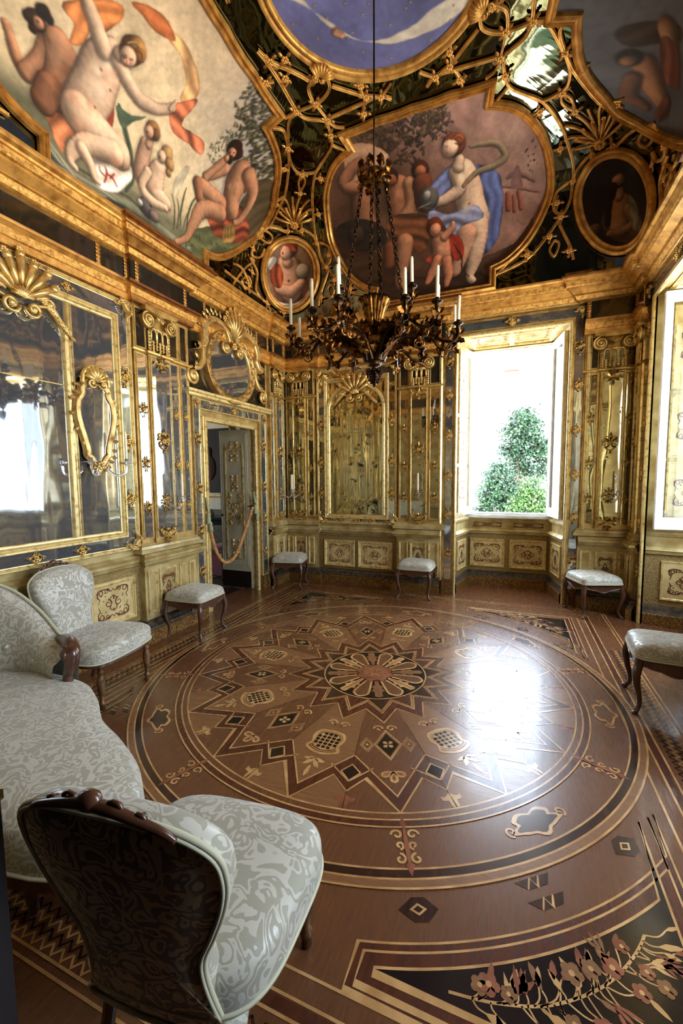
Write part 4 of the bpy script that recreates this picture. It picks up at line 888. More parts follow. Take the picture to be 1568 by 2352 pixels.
AW=alcove(BWL,(x0+x1)/2,(x1-x0)/2,'',1); alcove(RW,-1.48,.70,'',2); alcove(RW,1.48,.70,'',3)
def casement(W_,hx,hy,ang,w,label,flip):
    px=W_[0][0]+math.cos(W_[1])*hx-math.sin(W_[1])*hy; py=W_[0][1]+math.sin(W_[1])*hx+math.cos(W_[1])*hy
    t=thing('casement',label,'window sash',(px,py,0),W_[1]+ang); f=-1 if flip else 1
    b=MB(); a0,a1=sorted((0,f*w)); b.bb(a0,a1,-.022,.022,1.05,1.17); b.bb(a0,a1,-.022,.022,3.29,3.39); b.bb(a0,a0+.065,-.022,.022,1.17,3.29); b.bb(a1-.065,a1,-.022,.022,1.17,3.29); b.build('sash_frame','white_paint',t)
    b=MB(); b.bb(a0+.06,a1-.06,-.003,.003,1.16,3.30); b.build('glass','window_glass',t)
    b=MB(); b.tube([(f*(w-.03),-.03,2.0),(f*(w-.03),-.055,2.0),(f*(w-.03),-.06,2.07)],.008,6); b.build('handle','bronze',t)
    return t
cw=(x0+x1)/2
casement(BWL,cw-AW+.02,yo-.02,R(-112),.50,'white casement standing open on the left side of the far window',False)
casement(BWL,cw+AW-.02,yo-.02,R(101),.50,'white casement standing open on the right side of the far window',True)
casement(RW,-1.48-.55,yo-.02,R(-86),.63,'white casement swung open in the right wall window next to the far corner',False)
casement(RW,-1.48+.55,yo-.02,R(95),.52,'white casement swung open on the near side of the right wall window',True)
casement(RW,1.48-.55,yo-.02,R(-95),.52,'white casement on the far side of the window by the entrance',False)
casement(RW,1.48+.55,yo-.02,R(95),.52,'white casement on the near side of the window by the entrance',True)
def win_surround(W_,c,hw,label,zt_=3.60):
    t=thing('window_surround',label,'window surround',W_[0],W_[1]); w=.105
    b=MB(); b.bb(c-hw-w-.045,c-hw,-.03,0,0,zt_); b.bb(c+hw,c+hw+w+.045,-.03,0,0,zt_); b.bb(c-hw,c+hw,-.03,0,3.44,zt_); b.build('surround_board','gold',t)
    for sg in (-1,1):
        p0,p1=sorted((c+sg*(hw+.03),c+sg*(hw+.03+w-.02))); pane(p0,p1,.20,zt_-.03,-.031,'mirror_clear',t)
        for z in (.55,1.10,1.62,2.15,2.68,3.12): put('cross' if z<3.1 and z>.6 else 'bouquet',t,(p0+p1)/2,z,-.045,1. if z>1 else .9)
    pane(c-hw-.02,c+hw+.02,3.475,zt_-.03,-.032,'mirror_clear',t); put('cross',t,c,3.525,-.048,1.1,PI/2)
    for sg in (-1,1): o=put('corner',t,c+sg*(hw+w),zt_-.05,-.045,.5); o.scale=(-sg*.5,1,-.5)
    b=MB(); b.mould([(c-hw,-.025,.0),(c-hw,-.025,3.44),(c+hw,-.025,3.44),(c+hw,-.025,.0)],[(-.035,0),(-.035,.02),(-.02,.03),(-.005,.015),(0,.02),(0,-.03)][::-1],NY); 
    b.mould([(c-hw-w-.05,-.025,.18),(c-hw-w-.05,-.025,zt_+.02),(c+hw+w+.05,-.025,zt_+.02),(c+hw+w+.05,-.025,.18)],[(0,-.02),(0,.03),(.02,.045),(.035,.03),(.045,.035),(.05,0)][::-1],NY); b.build('surround_moulding','gold_frame',t)
    b=MB(); b.bb(c-hw-w-.05,c-hw-.002,-.05,0,0,.19); b.bb(c+hw+.002,c+hw+w+.05,-.05,0,0,.19); b.build('plinth_block','plinth_gilt',t)
win_surround(BWL,cw,(x1-x0)/2,'mirrored gilt surround with small mounts framing the open far window')
win_surround(RW,-1.48,.70,'mirrored gilt surround of the right wall window next to the far corner')
win_surround(RW,1.48,.70,'mirrored gilt surround of the right wall window by the entrance')
# ---------------- sconces and candles on the walls
def candle(name,label,loc,h,r=.0115,group=None,tilt=(0,0)):
    b=MB(); b.lathe([(r*1.02,0),(r,.01),(r*.95,h*.9),(r*.7,h),(0.001,h+.002)],10); t=b.build(name,'candle_wax'); t.location=loc; t.rotation_euler=(tilt[0],tilt[1],0); tag(t,label,'candle',group)
    b=MB(); b.tube([(0,0,h-.004),(.001,0,h+.012)],.0013,4); b.build('wick','wick',t); return t
def sconce(W_,u,z,label,clabel,dx,y=-.085,ch=.23):
    t=thing('wall_sconce',label,'sconce',W_[0],W_[1])
    put('plaque',t,u,z,y-.006,.72,name='backplate')
    b=MB(); p=cat_rom([(u,y-.02,z),(u+dx*.25,y-.06,z-.03),(u+dx*.6,y-.10,z-.055),(u+dx*.92,y-.115,z-.03),(u+dx,y-.12,z+.01)],6); b.tube(p,np.linspace(.010,.008,len(p)),7)
    b.lathe([(.006,-.02),(.014,-.005),(.034,.006),(.038,.012),(.012,.016),(.016,.03),(.018,.05),(.001,.05)],14,(u+dx,y-.12,z+.015)); b.build('crystal_arm','crystal',t)
    ca,sa=math.cos(W_[1]),math.sin(W_[1]); lx,ly=u+dx,y-.12
    candle('candle',clabel,(W_[0][0]+ca*lx-sa*ly,W_[0][1]+sa*lx+ca*ly,z+.065),ch)
sconce(LW,.115,1.36,'crystal armed sconce with scrolled gilt plate on the pilaster beside the doorway','white candle in the sconce on the pilaster left of the doorway',.10)
sconce(LW,2.41,1.36,'crystal armed gilt sconce on the pilaster right of the doorway','white candle in the sconce right of the doorway, left of the far corner',.12)
sconce(BWL,-2.025,1.36,'crystal armed gilt sconce in the far corner left of the aged mirror','white candle in the far corner sconce left of the aged mirror',-.06)
sconce(BWL,-.19,1.36,'crystal armed gilt sconce between the aged mirror and the open window','white candle in the sconce between aged mirror and open window',.02)
sconce(BWL,2.06,1.36,'dark gilt sconce with crystal arm right of the open window','white candle in the sconce right of the open window',.07)
# cartouche mirror hung on the big wall mirror
t=thing('cartouche_mirror','small shield shaped gilt mirror with shell top hung on the wide wall mirror','mirror',LW[0],LW[1])
hc=[(0,.44),(.06,.43),(.10,.39),(.15,.33),(.155,.27),(.19,.22),(.205,.10),(.185,-.02),(.15,-.14),(.13,-.22),(.125,-.28),(.09,-.315),(.06,-.36),(0,-.385)]
o_=cat_rom(hc+[(-x,z) for x,z in hc[::-1][1:-1]],4,True); o_=o_*.93+np.array([-.61,2.06]); o_[:,0]=(o_[:,0]+.61)*1.0-.61
b=MB(); b.prism(o_,-.075,-.045); b.build('mirror_pane','mirror_clear',t)
b=MB(); b.mould([(x,-.045,z) for x,z in o_],[(.012,.02),(.0,.045),(-.015,.055),(-.03,.035),(-.04,.05),(-.05,.03),(-.055,0)] if True else [],NY,True,sm=True)
for i in range(0,len(o_),4): leaf(b,o_[i][0],o_[i][1],math.atan2(o_[i][1]-2.06,o_[i][0]+.61)+.9,.06,.016,y=-.085)
b.build('gilt_frame','gold_bright',t)
b=MB()
for k in range(7): a=PI/2+(k-3)*.42; b.tube([(-.61,-.11,2.42),(-.61+.06*math.cos(a),-.12,2.42+.07*math.sin(a)),(-.61+.10*math.cos(a),-.10,2.43+.11*math.sin(a))],[.008,.018,.022],6)
b.tube([(-.61+.12*math.cos(a),-.09,2.42+.125*math.sin(a)) for a in np.linspace(-.3,PI+.3,18)],.018,6)
for sg in (-1,1): scroll(b,-.61+sg*.05,2.40,.04,PI if sg>0 else 0,sg*1.3,.011,-.11)
b.build('shell_top','gold_bright',t)
b=MB()
for sg in (-1,1): scroll(b,-.61+sg*.05,1.70,.045,PI if sg>0 else 0,-sg*1.2,.011,-.08)
leaf(b,-.61,1.73,-PI/2,.1,.03,y=-.09,curl=0); flower(b,-.61,1.72,.04,-.1); b.build('bottom_scroll','gold_bright',t)
for sg in (-1,1):
    b=MB(); p=cat_rom([(-.61+sg*.03,-.09,1.72),(-.61+sg*.08,-.16,1.64),(-.61+sg*.15,-.2,1.65),(-.61+sg*.17,-.2,1.72)],6); b.tube(p,.011,7); b.lathe([(.008,-.01),(.03,.008),(.055,.012),(.05,.018),(.016,.022),(.018,.05),(.001,.05)],16,(-.61+sg*.17,-.2,1.73)); b.build('crystal_arm','crystal',t)
candle('candle','white candle in the crystal arm under the small shield shaped mirror',(-XW+.2,-.61+.17,1.78),.24)
P_LEFT=[('F',[(0.593,1.769,0.178),(0.842,1.664,0.203),(0.692,1.643,0.176),(0.829,1.494,0.184),(1.171,1.542,0.196),(1.451,1.359,0.237),(1.14,1.366,0.199),(1.635,1.138,0.278),(0.476,1.878,0.098)],(0.36,0.36,0.27),420),('F',[(0.514,1.746,0.126),(0.661,1.723,0.13),(0.938,1.634,0.139)],(0.47,0.46,0.36),90),('F',[(0.631,1.319,0.099),(0.624,1.215,0.09),(0.626,1.419,0.067)],(0.5,0.53,0.45),90),('P',[(1.289,1.309),(1.371,1.463),(1.716,1.337),(1.92,0.939),(1.24,0.414),(0.846,0.257),(0.637,0.295),(1.214,0.677)],(0.33,0.28,0.19),0.3),('P',[(0.258,0.047),(0.824,0.569),(1.577,0.761),(1.415,0.468),(0.846,0.209)],(0.36,0.37,0.25),0.4),('S',[(-0.961,0.302),(-0.824,0.183),(-0.578,0.143),(-0.151,0.212),(0.264,0.196),(0.636,0.205)],(0.5,0.51,0.43),0.108),('S',[(-0.948,0.252),(-0.757,0.163),(-0.458,0.18),(-0.105,0.162),(0.381,0.17)],(0.68,0.68,0.6),0.016),('S',[(-0.983,0.169),(-0.69,0.108),(-0.334,0.146),(-0.009,0.097)],(0.36,0.38,0.32),0.019),('S',[(-1.004,0.359),(-0.885,0.265),(-0.653,0.131),(-0.376,0.158)],(0.7,0.7,0.63),0.016),('S',[(-0.922,0.149),(-0.724,0.136),(-0.542,0.097)],(0.62,0.63,0.56),0.013),('S',[(-0.754,0.228),(-0.455,0.251),(-0.149,0.288),(0.099,0.193)],(0.33,0.34,0.28),0.017),('S',[(-0.582,0.056),(-0.289,0.172),(-0.007,0.137),(0.321,0.162)],(0.26,0.26,0.21),0.029),('S',[(-0.377,0.902),(-0.292,0.797),(-0.196,0.655),(-0.154,0.468),(-0.218,0.321)],(0.3,0.36,0.28),0.047),('S',[(-0.386,0.879),(-0.31,0.784),(-0.22,0.64)],(0.45,0.5,0.4),0.015),('P',[(-0.404,0.883),(-0.254,0.919),(-0.124,0.993),(-0.236,0.87),(-0.312,0.776)],(0.32,0.39,0.3),0.3),('B',(0.023,0.316,0.091),(0.42,0.4,0.39)),('B',(0.101,0.281,0.055),(0.55,0.47,0.44)),('B',(-0.062,0.318,0.032),(0.8,0.78,0.76)),('B',(0.058,0.367,0.017),(0.15,0.13,0.12)),('P',[(-0.34,1.586),(-0.174,1.638),(0.062,1.561),(0.159,1.447),(0.138,1.335),(0.055,1.304),(0.027,1.429),(-0.125,1.537),(-0.273,1.54)],(0.93,0.72,0.5),0.5),('P',[(-0.603,1.505),(-0.5,1.59),(-0.357,1.627),(-0.239,1.58),(-0.345,1.518),(-0.48,1.5)],(0.86,0.5,0.3),0.5),('P',[(-0.923,1.183),(-0.662,1.44),(-0.586,1.385),(-0.633,1.223),(-0.718,1.192),(-0.729,1.061),(-0.819,1.001),(-0.829,1.123)],(0.84,0.52,0.3),0.7),('P',[(0.013,1.186),(0.107,1.339),(0.176,1.418),(0.202,1.327),(0.189,1.165),(0.449,1.217),(0.506,1.104),(0.331,1.085),(0.149,1.055),(0.064,1.108)],(0.82,0.46,0.32),0.8),('P',[(-0.939,0.545),(-0.807,0.589),(-0.672,0.58),(-0.656,0.499),(-0.751,0.387),(-0.787,0.254),(-0.876,0.362)],(0.89,0.55,0.38),0.8),('P',[(-0.499,0.844),(-0.41,0.852),(-0.394,0.693),(-0.476,0.701)],(0.55,0.22,0.14),0.4),('L',[(-1.173,0.806,0.029),(-1.141,0.721,0.036),(-1.104,0.658,0.042),(-1.048,0.613,0.052)],(0.8,0.58,0.44)),('L',[(-1.048,0.613,0.049),(-0.974,0.748,0.059),(-0.924,0.886,0.075)],(0.8,0.58,0.44)),('L',[(-0.882,0.935,0.095),(-0.83,0.862,0.116),(-0.832,0.731,0.107),(-0.864,0.621,0.107)],(0.8,0.58,0.44)),('L',[(-0.883,0.635,0.097),(-0.929,0.515,0.083)],(0.62,0.42,0.31)),('G',(-0.791,0.821,0.085),(0.45,0.25,0.15),0.5),('G',(-0.89,0.858,0.063),(0.95,0.75,0.6),0.35),('G',(-0.842,0.709,0.052),(0.42,0.24,0.14),0.45),('B',(-1.021,0.963,0.06),(0.24,0.13,0.08)),('B',(-0.992,1.043,0.045),(0.12,0.06,0.04)),('B',(-1.004,0.958,0.036),(0.8,0.58,0.44)),('B',(-1.031,0.9,0.027),(0.2,0.1,0.06)),('B',(-1.065,0.947,0.03),(0.2,0.11,0.07)),('B',(-0.956,1.03,0.028),(0.14,0.07,0.05)),('B',(-1.01,0.962,0.006),(0.1,0.05,0.04)),('P',[(-0.59,0.406),(-0.379,0.52),(-0.201,0.575),(-0.154,0.468),(-0.264,0.295),(-0.437,0.193),(-0.554,0.241)],(0.94,0.86,0.8),0.7),('L',[(-0.567,1.163,0.081),(-0.576,1.036,0.157),(-0.592,0.868,0.172),(-0.639,0.687,0.165)],(0.94,0.8,0.68)),('L',[(-0.603,1.132,0.067),(-0.689,1.2,0.055),(-0.776,1.261,0.047),(-0.809,1.29,0.04)],(0.94,0.8,0.68)),('L',[(-0.666,0.624,0.144),(-0.538,0.595,0.149),(-0.308,0.576,0.121)],(0.94,0.8,0.68)),('L',[(-0.348,0.55,0.097),(-0.555,0.471,0.085),(-0.688,0.36,0.059),(-0.733,0.249,0.034),(-0.685,0.215,0.024)],(0.94,0.8,0.68)),('L',[(-0.627,0.391,0.059),(-0.56,0.327,0.046),(-0.523,0.25,0.033),(-0.488,0.231,0.022)],(0.94,0.8,0.68)),('L',[(-0.488,1.141,0.062),(-0.372,1.088,0.054),(-0.232,1.053,0.052),(-0.072,1.106,0.047),(0.034,1.207,0.036)],(0.94,0.8,0.68)),('L',[(0.025,1.191,0.024),(0.044,1.265,0.016)],(0.94,0.8,0.68)),('G',(-0.537,1.067,0.045),(1,0.95,0.86),0.5),('G',(-0.595,0.989,0.041),(1,0.94,0.84),0.5),('G',(-0.544,0.983,0.031),(0.8,0.56,0.44),0.5),('G',(-0.485,1.053,0.032),(0.8,0.56,0.44),0.5),('G',(-0.588,0.748,0.049),(0.84,0.6,0.48),0.5),('G',(-0.542,0.86,0.07),(1,0.93,0.83),0.4),('G',(-0.652,0.548,0.069),(0.84,0.58,0.45),0.45),('G',(-0.447,0.591,0.08),(1,0.9,0.8),0.4),('G',(-0.325,0.486,0.053),(0.75,0.48,0.36),0.5),('G',(-0.715,0.686,0.061),(0.8,0.56,0.44),0.5),('L',[(-0.461,1.26,0.035),(-0.499,1.191,0.048)],(0.94,0.8,0.68)),('B',(-0.438,1.275,0.09),(0.55,0.36,0.16)),('B',(-0.416,1.317,0.076),(0.76,0.57,0.34)),('B',(-0.38,1.301,0.049),(0.66,0.46,0.26)),('B',(-0.442,1.229,0.063),(0.94,0.8,0.68)),('B',(-0.45,1.188,0.031),(0.94,0.74,0.62)),('S',[(-0.467,1.197),(-0.448,1.213)],(0.3,0.15,0.1),0.006),('S',[(-0.427,1.225),(-0.405,1.242)],(0.3,0.15,0.1),0.006),('S',[(-0.443,1.211),(-0.438,1.188)],(0.8,0.58,0.46),0.007),('S',[(-0.474,1.203),(-0.452,1.227)],(0.55,0.36,0.22),0.004),('S',[(-0.445,1.165),(-0.426,1.182)],(0.75,0.32,0.26),0.007),('G',(-0.415,1.212,0.021),(0.92,0.5,0.42),0.4),('S',[(-0.487,1.29),(-0.449,1.342),(-0.395,1.346)],(0.85,0.67,0.42),0.017),('S',[(-0.452,1.297),(-0.379,1.324),(-0.35,1.294)],(0.5,0.32,0.16),0.014),('B',(-0.577,1.01,0.009),(0.8,0.5,0.42)),('B',(-0.472,0.941,0.009),(0.8,0.5,0.42)),('B',(-0.556,0.755,0.008),(0.7,0.45,0.35)),('S',[(-0.435,0.263),(-0.401,0.353),(-0.422,0.391)],(0.72,0.15,0.07),0.015),('S',[(-0.401,0.346),(-0.35,0.349),(-0.307,0.305)],(0.72,0.15,0.07),0.015),('S',[(-0.372,0.329),(-0.322,0.409)],(0.72,0.15,0.07),0.011),('S',[(-0.421,0.323),(-0.462,0.332),(-0.47,0.361)],(0.72,0.15,0.07),0.011),('L',[(-0.061,0.797,0.068),(-0.069,0.683,0.076),(-0.056,0.546,0.089)],(0.88,0.7,0.58)),('L',[(-0.031,0.878,0.032),(-0.04,0.822,0.036)],(0.88,0.7,0.58)),('B',(-0.037,0.94,0.071),(0.62,0.45,0.27)),('B',(0.006,0.934,0.04),(0.5,0.35,0.2)),('B',(-0.064,0.91,0.047),(0.89,0.71,0.58)),('B',(-0.079,0.9,0.007),(0.3,0.15,0.1)),('L',[(0.107,0.709,0.075),(0.089,0.596,0.104),(0.101,0.507,0.096),(0.257,0.486,0.056)],(0.94,0.8,0.68)),('L',[(-0.001,0.616,0.045),(-0.047,0.458,0.04),(0.072,0.406,0.042),(0.239,0.435,0.035)],(0.94,0.8,0.68)),('B',(0.159,0.871,0.067),(0.74,0.58,0.37)),('B',(0.215,0.814,0.051),(0.72,0.56,0.35)),('B',(0.223,0.742,0.034),(0.68,0.5,0.3)),('B',(0.115,0.82,0.05),(0.94,0.8,0.68)),('B',(0.093,0.806,0.007),(0.3,0.15,0.1)),('G',(0.087,0.537,0.042),(0.78,0.52,0.4),0.45),('P',[(0.303,0.703),(0.372,0.907),(0.443,0.911),(0.357,0.594)],(0.8,0.75,0.64),0.3),('S',[(0.442,0.371),(0.45,0.585),(0.465,0.759)],(0.26,0.27,0.17),0.018),('S',[(0.536,0.376),(0.554,0.6),(0.625,0.768)],(0.27,0.29,0.2),0.018),('S',[(0.353,0.283),(0.36,0.494),(0.308,0.607)],(0.3,0.3,0.2),0.013),('S',[(0.628,0.467),(0.646,0.607),(0.733,0.765)],(0.26,0.26,0.17),0.014),('S',[(0.395,0.325),(0.421,0.486),(0.379,0.606)],(0.26,0.28,0.18),0.013),('S',[(0.492,0.375),(0.52,0.497),(0.58,0.657)],(0.36,0.38,0.26),0.014),('P',[(0.784,0.727),(1.091,0.984),(1.409,1.112),(1.641,0.909),(1.356,0.648),(0.981,0.557),(0.85,0.628)],(0.54,0.26,0.17),0.9),('L',[(1.016,1.313,0.117),(1.069,1.203,0.159),(1.119,1.054,0.142),(1.193,0.982,0.134)],(0.8,0.58,0.44)),('L',[(0.837,1.208,0.061),(0.738,1.086,0.056),(0.647,0.979,0.046)],(0.8,0.58,0.44)),('L',[(0.647,0.979,0.046),(0.714,1.116,0.042),(0.771,1.273,0.037)],(0.8,0.58,0.44)),('L',[(1.108,1.363,0.064),(1.341,1.29,0.062),(1.44,1.16,0.054),(1.392,0.962,0.043),(1.3,0.869,0.032)],(0.8,0.58,0.44)),('L',[(0.997,0.9,0.095),(0.751,0.888,0.081),(0.581,0.871,0.064)],(0.8,0.58,0.44)),('L',[(0.581,0.871,0.059),(0.661,0.767,0.056),(0.734,0.699,0.048)],(0.62,0.42,0.31)),('L',[(1.033,0.824,0.091),(0.734,0.699,0.081),(0.615,0.46,0.056),(0.532,0.296,0.037),(0.394,0.193,0.027)],(0.8,0.58,0.44)),('G',(1.106,1.23,0.05),(0.95,0.72,0.56),0.45),('G',(1.013,1.135,0.044),(0.95,0.72,0.56),0.4),('G',(1.119,1.132,0.04),(0.5,0.3,0.2),0.5),('G',(1.091,0.984,0.051),(0.48,0.28,0.19),0.45),('G',(1.23,1.267,0.051),(0.55,0.32,0.22),0.4),('B',(0.774,1.402,0.087),(0.17,0.1,0.07)),('B',(0.849,1.403,0.056),(0.2,0.11,0.08)),('B',(0.785,1.358,0.055),(0.8,0.58,0.44)),('B',(0.825,1.308,0.042),(0.2,0.11,0.07)),('B',(0.762,1.349,0.008),(0.1,0.05,0.03)),('B',(0.805,1.381,0.008),(0.1,0.05,0.03)),('B',(0.774,1.286,0.033),(0.8,0.58,0.44)),('P',[(1.113,0.723),(1.297,0.851),(1.359,0.691),(1.13,0.545)],(0.6,0.46,0.26),0.5),('S',[(1.147,0.731),(1.167,0.593)],(0.4,0.28,0.14),0.01),('S',[(1.2,0.77),(1.224,0.622)],(0.4,0.28,0.14),0.01),('S',[(1.253,0.81),(1.289,0.665)],(0.4,0.28,0.14),0.011),('F',[(0.57,0.227,0.075),(0.773,0.361,0.087),(0.994,0.421,0.081),(1.237,0.488,0.085)],(0.33,0.42,0.3),60)]
